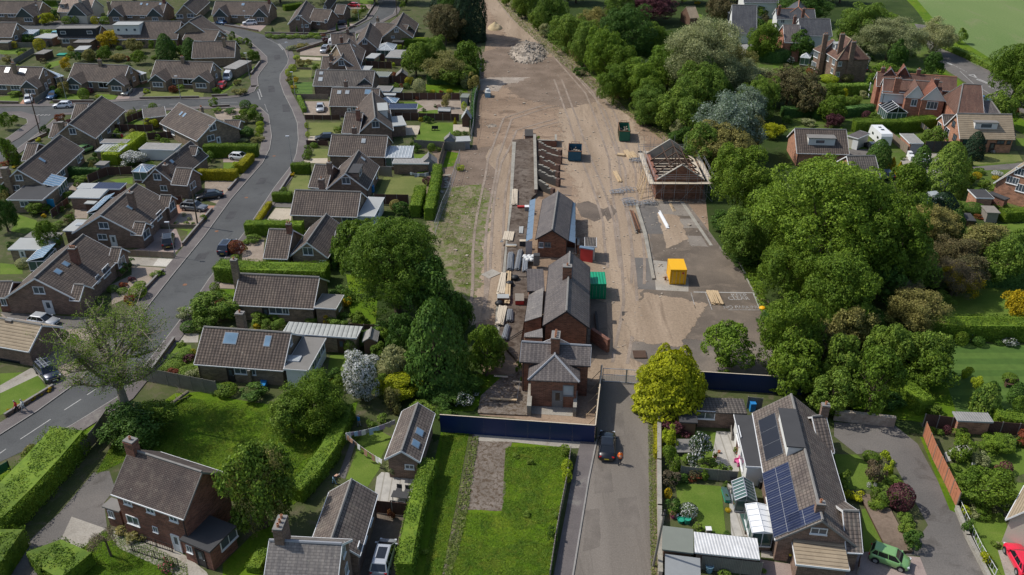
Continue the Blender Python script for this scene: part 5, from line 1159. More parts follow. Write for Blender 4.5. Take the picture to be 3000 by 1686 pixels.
sheet("patio","paving_slabs",[(1090,380),(1250,290),(1330,340),(1280,410),(1110,460)],.016);sheet("lawn","lawn",[(1310,930),(1600,900),(1700,1200),(1560,1230),(1640,1500),(1520,1500),(1380,1200)],.014)
sheet("path","tarmac_old",[(1610,915),(1680,900),(1820,1160),(1790,1200)],.017);sheet("drive","concrete",[(1560,1230),(1800,1210),(1800,1500),(1640,1500)],.017)
F(1800,1200,2.98)
sheet("lawn","lawn",[(530,640),(930,670),(975,1090),(790,1075),(700,930),(560,860)],.014);sheet("lawn","lawn",[(560,160),(890,200),(890,420),(760,470),(520,430)],.014)
sheet("patio","paving_slabs",[(890,190),(1060,200),(1090,540),(990,540),(850,440)],.016);sheet("patio","paving_slabs",[(985,640),(1180,780),(1180,1000),(1170,1110),(1020,1105),(1010,900)],.016)
sheet("drive","block_paving",[(1270,1310),(1680,1370),(1680,1500),(1270,1500)],.016);sheet("path","concrete",[(1280,1230),(1390,1240),(1390,1300),(1280,1290)],.017)
F(1800,0)
sheet("lawn","lawn",[(1490,200),(1640,190),(1620,260),(1480,250)],.014);sheet("lawn","lawn",[(1600,640),(1710,630),(1700,710),(1610,730)],.014);sheet("lawn","lawn",[(1900,1040),(2100,1040),(2100,1110),(1880,1100)],.014);sheet("lawn","lawn",[(800,130),(880,150),(940,220),(870,200)],.014)
V2()
for k,pts in enumerate(([(1222,-40),(1290,45),(1390,125),(1480,235),(1545,400),(1570,560),(1580,760),(1560,950)],[(1240,-30),(1340,75),(1440,170),(1530,280),(1590,430),(1600,600),(1600,740)],[(1400,200),(1445,300),(1480,420),(1530,560),(1555,700)],[(1235,790),(1245,640),(1262,500),(1270,410),(1310,330),(1420,300)],[(1195,780),(1205,640),(1225,500),(1235,400),(1280,300),(1400,260)])):
 for s_ in(-1,1):
  P=[G(p,.03)for p in pts];Q=[]
  for i in range(len(P)-1):
   for j in range(6):Q.append(P[i].lerp(P[i+1],j/6))
  mb=MB();o_=[]
  for i,p in enumerate(Q):
   d=(Q[min(i+1,len(Q)-1)]-Q[max(0,i-1)]).normalized();n_=Vector((-d.y,d.x,0));c=p+n_*(s_*.95+.35*math.sin(i*.4+k));o_.append((c-n_*.22,c+n_*.22));zz=.03+.002*(2*k+(s_>0))
  for i in range(len(o_)-1):mb.face(*[(v.x,v.y,zz)for v in(o_[i][0],o_[i+1][0],o_[i+1][1],o_[i][1])])
  tag(part("wheel_rut",mb,"rut"),None,None,None,"structure")
F(600,0)
for q in([(700,560),(760,555),(765,600),(705,610)],[(640,870),(700,868),(712,930),(645,935)],[(780,1060),(850,1055),(862,1130),(790,1135)]):sheet("road_patch","tar_patch",q,.028)
F(600,400)
for q in([(560,420),(640,415),(600,480),(510,488)],[(250,760),(330,755),(290,830),(200,838)],[(-60,1180),(50,1170),(0,1240),(-110,1250)]):sheet("road_patch","tar_patch",q,.028)
for x,y in((700,200),(420,620),(120,960),(-200,1500)):p=G((x,y));o=part("manhole_cover",MB().lathe((p.x,p.y,.02),[(.32,0),(.32,.012),(.28,.016)],14),"rust");tag(o,None,None,None,"structure")
F(1200,1200,2.98)
for q in([(1640,560),(1740,540),(1750,700),(1630,720)],[(1560,900),(1640,880),(1640,1180),(1530,1220)],[(1850,800),(1960,780),(1990,1000),(1860,1010)],[(1780,60),(1850,40),(1860,220),(1800,230)]):soft("road_patch","lane_patch",q,.028,.7)
F(1200,400)
soft("wet_patch","wet_dirt",[(1700,690),(1800,660),(1930,740),(1940,800),(1860,850),(1760,800)],.034,1.0);soft("wet_patch","wet_dirt",[(1960,760),(2040,700),(2069,760),(2000,850)],.034,.8)
V2();soft("dust","dirt_track",[(1640,745),(1760,770),(1700,860),(1610,850),(1590,800)],.036,2.5);soft("dust","dirt_track",[(1660,540),(1700,545),(1720,600),(1680,620)],.036,1.5)
# ================================================================ HOUSES OF THE ESTATE (upper left)
M("render_cream",(0.50,0.46,0.38),0.9,var=0.08)
F(0,0)
BB="brick_buff"
house("bungalow at the top edge with a pale green front door under its gable",(-60,137),(385,142),(370,12),pitch=35,feats=[('g',(218,80),6.0,5.3,dict(ww=2.6,wo=1.0)),('w','n',(110,158),2.0,1.0),('w','n',(15,155),1.6,1.0),('c',(350,-35),1.3,dict(pots=1))])
house("pale pink roofed house with one tiled dormer beside its front gable",(578,122),(905,132),(930,-20),pitch=38,wall="render_cream",roof="roof_beige",feats=[('g',(745,45),6.8,5.9,dict(ww=1.9,wo=-1.6,roof="roof_grey")),('dm',(635,82),2.0,1.1,dict(wall="roof_beige",roof="roof_beige",wins=((0,1.2,.8),))),('c',(800,-22),1.2,dict(pots=2))])
house("long semi detached pair with two front gables and three small skylights",(1082,152),(1642,158),(1100,14),pitch=33,feats=[('g',(1145,84),5.2,5.0,dict(ww=1.9)),('g',(1543,84),5.4,5.0,dict(ww=1.9)),('s',(1428,42),.6,.8),('s',(1487,47),.5,.7),('s',(1621,42),.6,.8),('w','n',(1310,165),1.5,.9),('w','n',(1437,167),1.5,.9),('c',(1650,-18),1.2,dict(pots=2,wall="brick_red")),('c',(1092,20),1.0,dict(pots=1))])
house("gable fronted bungalow with two wide front windows by the top edge",(1980,150),(2120,20),(1855,50),clad=("x",),feats=[('w','a',(1815,167),2.1,1.1),('w','a',(1925,160),2.1,1.1)],wall="brick_buff",gable=("upvc","upvc"))
h=house("house with a black boarded box dormer across its whole roof",(585,392),(990,388),(985,258),pitch=33,roof="roof_grey",feats=[('dm',(785,372),11.0,2.2,dict(wall="cladding_black",roof="felt",wins=((-3.8,1.5,.9),(3.6,1.5,.9)))),('w','n',(665,415),2.0,1.2)])
flat(None,(735,432),(905,432),(820,380),2.3,th=h.th,roof="felt",trim="fascia_dark")
h=house("house with a white box dormer of three small dark windows",(1160,400),(1790,398),(1800,218),pitch=33,feats=[('dm',(1290,352),7.2,2.6,dict(wall="render_white",roof="felt_pale",wins=((-2.3,.9,.8),(0,.7,.8),(2.3,.9,.8))))])
flat(None,(1190,388),(1425,385),(1240,352),2.4,th=h.th,wall="render_white",roof="felt_pale")
h=house("bungalow with white gabled conservatory behind the house with white dormer",(1840,400),(2160,425),(2205,285),pitch=34,feats=[('c',(1990,225),1.2,dict(pots=1)),('w','b',(2215,350),1.0,1.0)])
house("bungalow whose dark roof peeps over the roof at the bend of the street",(2175,395),(2290,330),(2150,215),pitch=34,feats=())
house("bungalow seen end on at the left edge with two gable windows",(-250,375),(118,380),(160,228),pitch=36,feats=[('w','b',(175,285),.8,.9),('w','b',(160,380),1.6,1.1)])
house("plain brown roofed house behind the garage of the white van",(1935,590),(2369,580),(2360,425),pitch=35,feats=[('c',(2255,385),1.2,dict(pots=1))])
h=house("semi detached pair with two bright square skylights beside its chimney",(-150,850),(366,868),(440,665),pitch=36,feats=[('s',(75,710),1.1,1.5,"glass_pale"),('s',(230,720),1.8,1.3,"glass_pale"),('c',(130,640),1.2),('g',(265,815),4.6,4.3,dict(ww=2.6)),('w','n',(155,885),2.4,1.2,dict(bars=2)),('w','n',(20,880),2.2,1.2),('w','b',(460,740),.9,1.2),('w','b',(495,822),1.1,1.0),('d','b',(465,870))])
conservatory((560,790),(640,770),(540,715),th=h.th,h=2.3,rise=.5,lean=True)
h=house("semi detached pair with small gables at both front corners and one dark open window",(680,812),(1238,838),(1310,640),pitch=36,feats=[('g',(715,778),4.6,4.2,dict(ww=2.6)),('g',(1148,790),4.8,4.2,dict(ww=2.6)),('c',(1003,605),1.2),('w','n',(885,858),2.6,1.3,dict(bars=2)),('w','n',(1045,862),2.5,1.3,dict(glass="glass_dark")),('w','b',(1322,718),.9,1.2),('w','b',(1352,797),1.0,1.1),('d','b',(1315,820),.9,2.0,"fascia_dark")])
conservatory((1415,760),(1475,740),(1400,700),th=h.th,h=2.3,rise=.4,lean=True,glass="glass_pale")
h=house("semi detached pair beside the white van on the corner plot",(1520,780),(2105,800),(2154,612),pitch=36,feats=[('g',(1568,752),4.6,4.2,dict(ww=2.6)),('g',(2008,762),4.8,4.2,dict(ww=2.6)),('c',(1838,575),1.2),('w','n',(1728,822),2.4,1.3,dict(bars=2)),('w','n',(1900,828),2.5,1.3,dict(glass="glass_dark")),('w','b',(2163,690),.9,1.1),('w','b',(2185,765),1.0,1.0),('d','b',(2160,800),.9,2.0,"fascia_dark")])
flat("long flat roofed garage behind the white van",(2250,690),(2380,700),(2330,600),2.3,wall=BB,roof="corrugated_grey",trim=None,wins=())
flat("sand brick garage with pale roof in the garden at the left edge",(345,380),(520,388),(400,335),2.3,wall="brick_brown",roof="felt_pale");flat("small flat roofed garage at the left edge",(-30,430),(75,430),(-30,408),2.2)
conservatory((205,345),(330,345),(230,310),label="white conservatory on the end gable at the left edge",glass="glass_pale",h=2.2,rise=.3,lean=True)
h=house("steep diagonal bungalow with one square gable window beside the street corner",(965,1400),(1268,1112),(700,1250),feats=[('w','a',(733,1327),1.3,1.3),('w','n',(1010,1395),1.6,1.1),('w','n',(1095,1312),1.6,1.1),('w','n',(1190,1225),1.2,1.0),('c',(608,1232),.2,dict(wx=1.0,wy=.8,pots=0))])
house(None,(715,1205),(850,1202),(940,1050),th=h.th,pitch=27,he=2.4);house(None,(490,1388),(640,1385),(680,1246),th=h.th,pitch=27,he=2.4)
h=house("bungalow turned to the corner with two narrow skylights in its long brown roof",(1612,1245),(1985,1425),(1805,1040),feats=[('s',(1830,1150),.55,.9),('s',(1864,1165),.55,.9),('w','b',(2147,1288),1.5,1.3),('w','b',(2130,1395),1.6,1.2),('d','b',(2204,1400),.9,2.0,"upvc"),('w','n',(1665,1290),1.4,1.4),('w','n',(1745,1335),1.4,1.2),('c',(2030,1085),1.0,dict(pots=2))])
flat(None,(1450,1195),(1680,1168),(1520,1092),2.6,th=h.th,wall=BB,roof="roof_grey")
h2=house(None,(2240,1300),(2405,1302),(2340,1215),th=h.th,pitch=25,he=2.2)
F(0,400)
h=house("dark roofed diagonal bungalow with broad brick chimney and glazed lean-to",(445,490),(850,130),(172,332),feats=[('w','a',(192,418),1.3,1.1),('c',(40,315),.3,dict(wx=1.1,wy=.9,pots=0)),('s',(425,240),.6,1.1),('w','n',(630,365),1.6,1.2),('w','n',(790,225),1.2,1.6),('w','n',(815,200),1.0,1.0),('w','a',(160,520),1.6,1.0)])
house(None,(215,244),(330,242),(420,72),th=h.th,pitch=28,he=2.4);house(None,(-60,412),(20,412),(120,320),th=h.th,pitch=28,he=2.3)
flat(None,(62,640),(425,642),(215,497),2.5,th=h.th,wall=BB,roof="felt_dark",wins=[('w','n',(248,682),1.5,1.0)])
conservatory((585,520),(668,425),(480,492),th=h.th,h=2.2,rise=.9,lean=True,bars=5)
h=house("gabled house with tall chimney on its end wall beside the tall street pole",(1760,478),(2105,195),(1565,322),wall="brick_brown",feats=[('w','a',(1588,408),1.4,1.2),('w','a',(1655,522),1.3,1.0),('c',(1668,285),.2,dict(wx=.9,wy=.7,pots=1,wall="brick_brown")),('s',(1735,255),.7,.6),('a',(1800,150))])
house(None,(1725,485),(1890,497),(1930,316),th=h.th,pitch=38,he=2.7,wall="brick_brown",clad=(None,1),feats=[('w','b',(1945,495),2.0,1.2)])
house(None,(1890,190),(1975,192),(1985,98),th=h.th,pitch=35,he=3.8,zb=1.5,wall="cladding_dark",feats=[('w','b',(1998,165),1.1,.9)],pipe=False)
h=house("house with tall shadow casting chimney beside the gravel drive with black estate car",(1405,996),(1735,664),(1015,795),wall="brick_brown",feats=[('w','a',(1048,900),1.6,1.1),('w','a',(1035,1015),1.5,1.0),('d','a',(1147,1045),1.0,2.1),('c',(1310,565),1.3,dict(pots=1,wx=.9,wy=.8)),('s',(1310,720),.6,.9),('w','n',(1605,800),1.9,1.3),('w','n',(1530,882),.8,1.2)])
house(None,(1590,712),(1702,716),(1722,592),th=h.th,pitch=38,he=2.6,wall="brick_brown",feats=[('w','b',(1735,705),2.0,1.3)]);house(None,(1320,990),(1432,998),(1457,862),th=h.th,pitch=38,he=2.6,wall="brick_brown",feats=[('w','b',(1478,985),2.0,1.3)])
conservatory((885,775),(1065,612),(985,775),th=h.th,h=2.2,rise=.7,lean=True,bars=7)
h=house("house with white front door and three clay chimney pots above the parked silver hatchback",(790,1658),(1240,1200),(345,1432),wall="brick_brown",feats=[('w','a',(393,1553),1.6,1.1),('d','a',(500,1745),1.3,2.1),('c',(730,1125),1.1,dict(pots=3,wx=1.0,wy=.8,wall="brick_red")),('s',(665,1290),.8,.8),('s',(585,1368),.9,.8),('w','n',(1070,1360),2.0,1.5),('w','n',(985,1440),1.0,1.1)])
house(None,(1085,1268),(1187,1274),(1207,1120),th=h.th,pitch=40,he=2.6,wall="brick_brown",feats=[('w','b',(1225,1265),2.0,1.3)]);house(None,(700,1652),(800,1660),(862,1493),th=h.th,pitch=40,he=2.6,wall="brick_brown")
house(None,(-60,1628),(75,1628),(170,1466),th=h.th,pitch=30,he=2.5,wall="brick_red",feats=[('w','n',(38,1672),.8,1.1)])
conservatory((275,1262),(402,1132),(440,1262),th=h.th,h=2.2,rise=.7,lean=True,bars=6)
flat("garage with stained pale roof and white side door",(80,1140),(470,1142),(175,1030),2.3,wall="brick_buff",roof="felt_pale",tilt=.1,wins=[('d','n',(232,1200),.9,2.0)])
flat("garage with dark patched roof behind the stained pale one",(240,1018),(560,1035),(300,955),2.3,wall="timber_grey",roof="felt",trim=None)
g=flat("flat roofed extension with yellowed rooflight beside the chimneyed house",(635,950),(800,957),(740,836),2.6,wall="brick_brown",roof="felt_pale",cat="extension",name="extension");rooflight(g,(812,890),1.3,.8,"glass_pale")
flat("wide flat roofed garage with weathered felt between the rear gardens",(692,614),(1000,620),(765,530),2.4,wall="brick_brown",roof="felt_pale",tilt=.1)
g=flat("garage carrying a big slatted solar panel",(925,528),(1210,532),(985,464),2.5,wall="brick_red",roof="panels");flat("pale roofed garage beside the solar panel garage",(775,522),(935,522),(850,472),2.3,wall="brick_brown",roof="felt_pale")
flat("workshop with blue grey translucent ribbed roof",(957,148),(1200,152),(988,78),2.3,wall="brick_buff",roof="seam_metal",wins=[('w','n',(1140,165),1.3,.5)]);flat("dark flat roofed garage behind the ribbed roof workshop",(1010,65),(1270,68),(1050,25),2.3,roof="felt")
flat("long low garage with part ribbed roof beside the white flowering bush",(1400,128),(1755,138),(1462,62),2.3,wall="render_white",roof="corrugated_grey")
flat("small garden shed with green grey roof beside the long clipped hedge",(952,288),(1055,292),(970,245),2.0,wall="shed_grey",roof="felt",trim=None,name="garden_shed",cat="shed")
conservatory((1335,358),(1482,364),(1400,290),label="white hipped conservatory with blue glass roof behind the gabled house",h=2.2,rise=1.0,hipped=True,bars=4)
flat("low white topped store beside the arched plants in the rear yard",(845,678),(950,682),(858,648),1.9,wall="fence_brown",roof="felt_pale",trim=None,name="garden_shed",cat="shed")
F(600,0)
h=house("semi detached pair with one skylight and a white sport utility car in front",(68,150),(640,158),(80,14),pitch=33,feats=[('g',(145,85),5.0,5.0,dict(ww=2.2)),('g',(545,88),5.2,5.0,dict(ww=2.2)),('s',(387,47),.8,.9),('w','n',(300,163),1.8,1.0),('w','n',(428,165),1.8,1.0),('d','n',(222,195),1.0,2.0),('c',(645,-12),1.1,dict(pots=1,wall="brick_red"))])
h=house("cross gabled brick house between the street junction and the slim conifers",(1065,242),(1140,95),(940,148),wall="brick_brown",feats=[('w','a',(938,185),1.1,1.0),('w','a',(1030,262),1.1,.9),('w','a',(985,262),.6,.9)])
house(None,(1050,210),(1235,225),(1225,88),th=h.th,pitch=38,wall="brick_brown",feats=[('w','n',(1148,235),1.1,1.0),('w','b',(1220,215),1.4,1.0)])
h=house("two gabled brick house at the top beside the red car",(1240,125),(1330,0),(1210,35),pitch=None,wall="brick_brown",feats=[('w','a',(1212,75),1.0,.8),('w','a',(1258,158),1.0,.8)]);house(None,(1300,140),(1400,145),(1395,45),th=h.th,pitch=34,wall="brick_brown")
h=house("cross gabled house at the right of the upper street with slender chimney",(1680,345),(2010,372),(1690,228),pitch=33,feats=[('c',(1745,180),1.0,dict(pots=1))]);house(None,(2100,382),(2160,240),(1935,262),th=h.th,feats=[('w','a',(1935,308),1.2,1.0),('w','a',(1900,375),1.0,.6)])
h=house("cross gabled house with red brick chimney beside the white caravan",(1752,498),(1800,340),(1612,378),wall="brick_brown",feats=[('w','a',(1615,425),1.3,1.2)]);house(None,(1280,452),(1530,440),(1350,342),th=h.th,pitch=30,wall="brick_brown",feats=[('c',(1440,295),1.1,dict(pots=1)),('c',(1378,375),.4,dict(pots=1,wall="brick_red"))])
conservatory((1735,510),(1900,512),(1770,450),label="white hipped conservatory behind the house with the red brick chimney",h=2.2,rise=1.1,hipped=True,bars=4,glass="glass_pale")
h=house("house with four skylights in its dark right hand slope",(1560,705),(1625,510),(1378,578),wall="brick_brown",feats=[('w','a',(1378,638),1.4,1.3),('s',(1450,585),.5,1.0,"glass_pale"),('s',(1480,530),.5,1.0),('s',(1495,512),.4,.9),('s',(1510,465),.5,.8,"glass_pale")])
house(None,(1170,700),(1290,700),(1250,575),th=h.th,pitch=28,wall="brick_brown",feats=[('c',(1272,545),1.0,dict(pots=1)),('c',(1272,630),.5,dict(pots=1))]);house(None,(1250,560),(1380,545),(1380,452),th=h.th,pitch=28)
h=house("long low house with two white rooflights at its street end",(1090,868),(1690,882),(1095,705),pitch=33,wall="brick_brown",roof="roof_grey",feats=[('s',(1177,742),.8,.8,"glass_pale"),('s',(1170,803),.9,1.1,"glass_pale"),('w','n',(1330,878),1.5,.7),('g',(1612,790),4.6,4.4,dict(ww=0)),('c',(1422,820),.1,dict(pots=1,wx=.8))])
h=house("long brown roofed house with three rooflights and a silver saloon on its drive",(1252,1072),(1742,1082),(1252,888),pitch=34,wall="brick_brown",feats=[('s',(1358,935),.8,.9,"glass_pale"),('s',(1440,935),.8,.9,"glass_pale"),('s',(1648,932),1.3,1.2),('w','n',(1522,1092),1.5,1.0),('w','n',(1582,1090),.7,1.0),('d','n',(1458,1105),.9,2.0)])
conservatory((1752,1035),(1925,1042),(1750,990),label="white glazed conservatory with blue roof behind the three rooflight house",h=2.3,rise=.8,bars=6,hipped=True)
flat("flat roofed garage with cream edge above the blue conservatory",(1748,958),(1920,962),(1752,940),2.4,roof="felt_pale");flat("grey flat roofed garage behind the two white rooflights house",(1715,918),(1865,922),(1730,865),2.4,roof="felt")
flat("small green grey outbuilding beside the flat roofed garage",(1878,928),(1978,930),(1885,888),2.0,roof="felt_green");flat("low grey roofed garage beside the strip fence",(1700,770),(1850,775),(1712,722),2.2,roof="felt_green");flat("white flat roofed porch room on the rear of the four skylight house",(1560,705),(1660,708),(1580,665),2.5,wall="render_white",roof="felt_pale",name="extension",cat="extension")
flat("white glazed garden room beside the brown fence panels",(1625,585),(1715,590),(1640,535),2.5,wall="glass_green",roof="felt_pale",name="extension",cat="extension");flat("brown ribbed roof garage with one clear sheet",(1825,580),(2000,585),(1830,500),2.2,wall="brick_brown",roof="corrugated_grey")
h=house("house with a white box dormer standing behind its gable and square window",(1905,1315),(1820,1020),(1722,1190),wall="brick_brown",pitch=38,feats=[('w','a',(1725,1257),1.5,1.4)],gable=("upvc","upvc"))if 0 else house("house with a white box dormer standing behind its gable and square window",(1905,1318),(1860,1045),(1720,1188),wall="brick_brown",feats=[('w','a',(1725,1257),1.5,1.4),('dm',(1845,1160),5.0,1.7,dict(wall="render_white",roof="felt_pale",wins=()))])
house(None,(1382,1345),(1560,1350),(1380,1135),th=h.th,pitch=33,wall="brick_brown",feats=[('c',(1545,1110),1.1,dict(pots=2,wall="brick_red")),('c',(1508,1290),.2,dict(pots=1,wx=.9)),('w','n',(1420,1350),1.2,.5)])
flat("weathered flat roofed garage behind the white dormer",(1885,1275),(2035,1262),(1870,1180),2.5,roof="felt_pale");g=flat("garage with dark solar roof and white edge",(1848,1100),(2140,1098),(1845,1050),2.6,roof="panels",wall="brick_brown")
F(600,400)
h=house("long brown house with one small rooflight beside the white roofed conservatory",(1245,192),(1818,208),(1270,-20),pitch=35,wall="brick_brown",feats=[('s',(1604,47),.7,.9,"glass_pale")])
conservatory((1822,215),(2080,216),(1860,122),label="white solid roofed conservatory beside the long brown house",glass="glass_pale",h=2.4,rise=.5,lean=True,bars=8)
g=flat("brick garage with ribbed grey roof below the white conservatory",(1895,272),(2260,275),(1915,220),2.3,roof="corrugated_grey",wall="brick_brown")
h=house("house with dark flat dormer on its right slope and two chimneys",(1645,540),(1764,300),(1420,373),wall="brick_brown",feats=[('w','a',(1427,447),1.5,1.2),('s',(1598,228),.7,.8,"glass_pale"),('dm',(1575,405),4.0,1.4,dict(wall="brick_brown",roof="felt_dark",wins=((0,2.0,.9),))),('w','n',(1690,475),1.2,1.2),('w','n',(1730,385),.8,1.6)])
house(None,(1045,512),(1230,526),(1072,281),th=h.th,pitch=34,wall="brick_brown",feats=[('c',(1255,262),1.1,dict(pots=1)),('c',(1175,430),.1,dict(pots=1,wx=.9,wy=.7)),('w','n',(1145,525),1.0,.5)])
h=house("broad plain roofed buff bungalow with white lean-to roof at its right end",(862,792),(1538,814),(905,541),pitch=35,feats=[('w','n',(1440,845),1.9,1.1)])
flat(None,(1545,802),(1712,808),(1612,608),2.5,th=h.th,wall="upvc",roof="felt_pale",wins=[('d','n',(1565,855),.9,2.0),('w','b',(1745,765),2.2,1.2)])
h=house("buff cross gabled bungalow with a valley roof above the gravel drive",(1242,1226),(1425,930),(1030,1068),feats=[('w','a',(1043,1160),1.6,1.3),('w','a',(1195,1287),1.1,1.2)])
house(None,(590,1230),(835,1238),(626,937),th=h.th,pitch=35,feats=[('c',(845,880),1.2,dict(pots=2,wall="brick_red")),('w','n',(780,1268),.8,1.0)]);house(None,(1290,1142),(1480,1148),(1400,955),th=h.th,pitch=33)
F(600,800)
h=house("plain dark roofed buff bungalow with white boarded gable and flat roofed end",(280,322),(1098,362),(346,8),pitch=35,roof="roof_brown",feats=[('w','n',(718,380),1.9,1.0),('w','n',(817,385),.9,1.0),('d','n',(615,385),.9,2.0,"fascia_dark"),('c',(290,-135),2.4,dict(pots=1,wx=.9))],clad=(None,1))
flat(None,(1102,348),(1325,362),(1160,206),2.7,th=h.th,wall=BB,roof="felt",wins=[('w','b',(1362,335),1.2,1.0)])
h=house("brown roofed bungalow with two blue rooflights and long metal roofed rear wing",(-110,920),(790,987),(2,546),pitch=36,feats=[('s',(262,662),1.6,1.4),('s',(635,690),.7,1.3),('w','n',(362,990),1.6,.9),('w','n',(480,998),.9,.9),('d','n',(262,1010),.9,2.0,"fascia_dark"),('c',(352,400),1.7,dict(pots=1,wx=1.0,wy=.8)),('w','b',(865,690),.8,1.2)])
g=flat(None,(795,968),(1042,985),(955,640),2.8,th=h.th,wall="upvc",roof="felt",wins=[('w','b',(1108,925),2.0,1.2),('w','b',(1146,850),2.0,1.2),('w','b',(1184,770),1.8,1.2)]);rooflight(g,(898,865),1.7,1.1,"glass_pale")
flat(None,(782,605),(1530,656),(858,492),2.6,th=h.th,wall=BB,roof="seam_metal",wins=[('d','n',(1380,720),1.0,2.0,"timber_dark")])
shed("small ridge roofed shed beside the metal roofed wing",(1738,692),(1758,590),(1662,655),roof="corrugated_grey")
F(0,800)
h=house("bungalow at the left edge with orange lit tiles and a dark boarded front",(-300,690),(288,795),(30,430),pitch=34,roof="roof_tan",wall="brick_brown",feats=[('w','n',(115,925),3.0,1.5,dict(frame="cladding_black",glass="glass_dark",bars=0)),('c',(95,470),.1,dict(pots=0,wx=.9))])
F(0,1200,2.98)
h=house("tall red brick house with lichen covered roof beside the round willow",(1602,958),(968,737),(1762,546),he=5.2,wall="brick_red",roof="roof_fine",gable=("cap_grey","cap_grey"),feats=[('w','n',(1115,805),1.0,.8),('w','n',(1313,876),1.0,.8),('w','n',(1516,949),1.0,.8),('w','n',(1162,968),1.5,1.1),('w','n',(1358,1046),.6,.7),('d','n',(1545,1165),1.0,2.1),('c',(1135,262),1.3,dict(pots=1,wx=1.1,wy=.8))])
flat(None,(885,846),(1036,893),(962,765),2.6,th=h.th,wall="brick_red",roof="felt",trim=None,wins=[('w','n',(972,912),.7,.9)])
flat(None,(1562,1134),(1828,1247),(1775,900),2.7,th=h.th,wall="brick_red",roof="felt_dark",trim=None,wins=[('w','n',(1655,1218),.7,.9),('d','n',(1755,1285),1.1,2.1,"fascia_dark"),('w','b',(1995,1130),2.2,1.2)])
F(600,1200,2.98)
h=house("slate roofed brick house with tall double chimney at the bottom edge",(505,1545),(1150,1580),(1212,1142),he=5.0,pitch=40,wall="brick_brown",roof="roof_slate_pale",gable=("upvc","upvc"),ridge="lead",feats=[('c',(655,985),1.6,dict(pots=3,wx=1.7,wy=.8,turn=1)),('w','b',(1210,1230),.9,1.2),('w','b',(1235,1400),.9,1.2)])
h=house("moss covered tiled outbuilding with dark right slope beside the patio",(1508,740),(1352,1275),(1282,608),he=2.9,wall="brick_brown",roof="roof_lichen",feats=[('w','n',(1445,945),1.3,1.2),('w','n',(1395,1090),1.0,1.4),('w','n',(1345,1215),.8,1.2)])
F(1200,1200,2.98)
h=house("grey tiled brick bungalow with two rooflights beside the blue hoarding",(88,456),(220,34),(-72,360),he=2.7,wall="brick_brown",roof="roof_lichen",feats=[('s',(85,200),.9,.8),('s',(52,302),.9,.8),('w','a',(0,500),1.0,.6)])
# ================================================================ STATION BUILDINGS
F(1200,400)
h=house("brick goods shed with grey tiled roof and scaffold sheets along both eaves",(1602,1052),(1645,652),(1440,945),he=3.2,wall="brick_old",roof="roof_slate",gable=("fascia_dark","fascia_dark"),trim="fascia_dark",cat="goods shed",name="goods_shed",group="station buildings",feats=[('w','a',(1328,1095),.7,.9),('w','a',(1395,1095),1.0,.8,dict(frame="cap_grey"))])
SHED=h
F(1200,800)
h=house("long slate roofed station block with a gable facing the station house",(1812,552),(1820,-60),(1585,385),he=4.0,wall="brick_old",roof="roof_slate",gable=("fascia_dark","fascia_dark"),trim="fascia_dark",cat="station building",name="station_building",group="station buildings",feats=[('c',(1595,-75),1.5,dict(pots=1,wx=1.2,wy=.9,wall="brick_old"))])
STN=h
lean(h.th,(1160,492),(1205,212),(1335,438),(1352,150),2.9,4.2,"brick_old","roof_slate_pale");flat(None,(1192,182),(1362,182),(1200,-40),3.5,th=h.th,wall="brick_old",roof="roof_slate",trim="fascia_dark")
lean(h.th,(1155,645),(1162,610),(1345,652),(1340,560),3.2,4.0,"brick_old","roof_slate_pale")
F(1500,960,4.827)
h=house("slate station house with stout chimney and hipped wing over a boarded doorway",(110,482),(1105,545),(1122,200),he=4.6,wall="brick_old",roof="roof_slate",gable=("lead","lead"),trim="fascia_dark",ridge="lead",cat="station house",name="station_house",group="station buildings",pitch=33,feats=[("c",(620,100),1.5,dict(pots=4,wx=1.7,wy=1.0,wall="brick_old",turn=1))])
SH=h
w2=house(None,(955,775),(960,300),(608,600),he=3.9,th=h.th,wall="brick_old",roof="roof_slate",hip=(3.0,0),trim="fascia_dark",ridge="lead",pitch=28,feats=[('w','a',(795,890),1.3,1.5,dict(frame="cap_grey",glass="glass_pale",bars=0)),('d','a',(645,960),1.3,2.3,"cap_grey","glass_dark")])
# ================================================================ VILLAS AND BUNGALOWS (right)
VG="houses along the lane and the villa road"
F(1800,0)
house("white rendered house with slate roof and dark dormer behind the brown pine",(1140,218),(1380,225),(1190,50),pitch=40,he=2.9,wall="render_white",roof="roof_slate_dark",feats=[('dm',(1205,185),3.6,1.6,dict(wall="cladding_black",roof="roof_slate_dark",wins=((0,1.4,1.0),))),('w','n',(1300,245),1.8,1.0),('w','n',(1210,235),1.8,.8)],group=VG)
house("white two storey house cut by the top edge with an arched porch",(1250,-42),(1592,-38),(1400,-130),pitch=35,he=5.0,wall="render_white",roof="roof_slate_dark",feats=[('w','n',(1400,45),1.6,1.6,dict(bars=2))],group=VG)
h=house("slate roofed white villa with pink ridge tiles standing behind its twin",(1640,195),(2035,200),(1650,88),pitch=36,he=5.0,wall="render_white",roof="roof_slate_dark",ridge="pot",feats=[('c',(1672,60),1.2,dict(pots=2,wall="brick_red")),('c',(1915,90),1.2,dict(pots=2,wall="brick_red")),('w','n',(1700,215),1.2,1.2)],group=VG)
house(None,(1985,205),(1990,110),(1835,92),th=h.th,he=5.0,wall="render_white",roof="roof_slate_dark",ridge="pot",hip=(3,0),pitch=36)
h=house("slate roofed white villa with a small dark timbered gable over its bay",(1800,278),(2110,282),(1900,188),pitch=36,he=5.2,wall="render_white",roof="roof_slate_dark",feats=[('g',(1912,222),2.6,6.6,dict(face="cladding_black",ww=1.8)),('c',(1828,165),1.1,dict(pots=2,wall="brick_red")),('w','n',(2010,320),1.2,1.3)],group=VG)
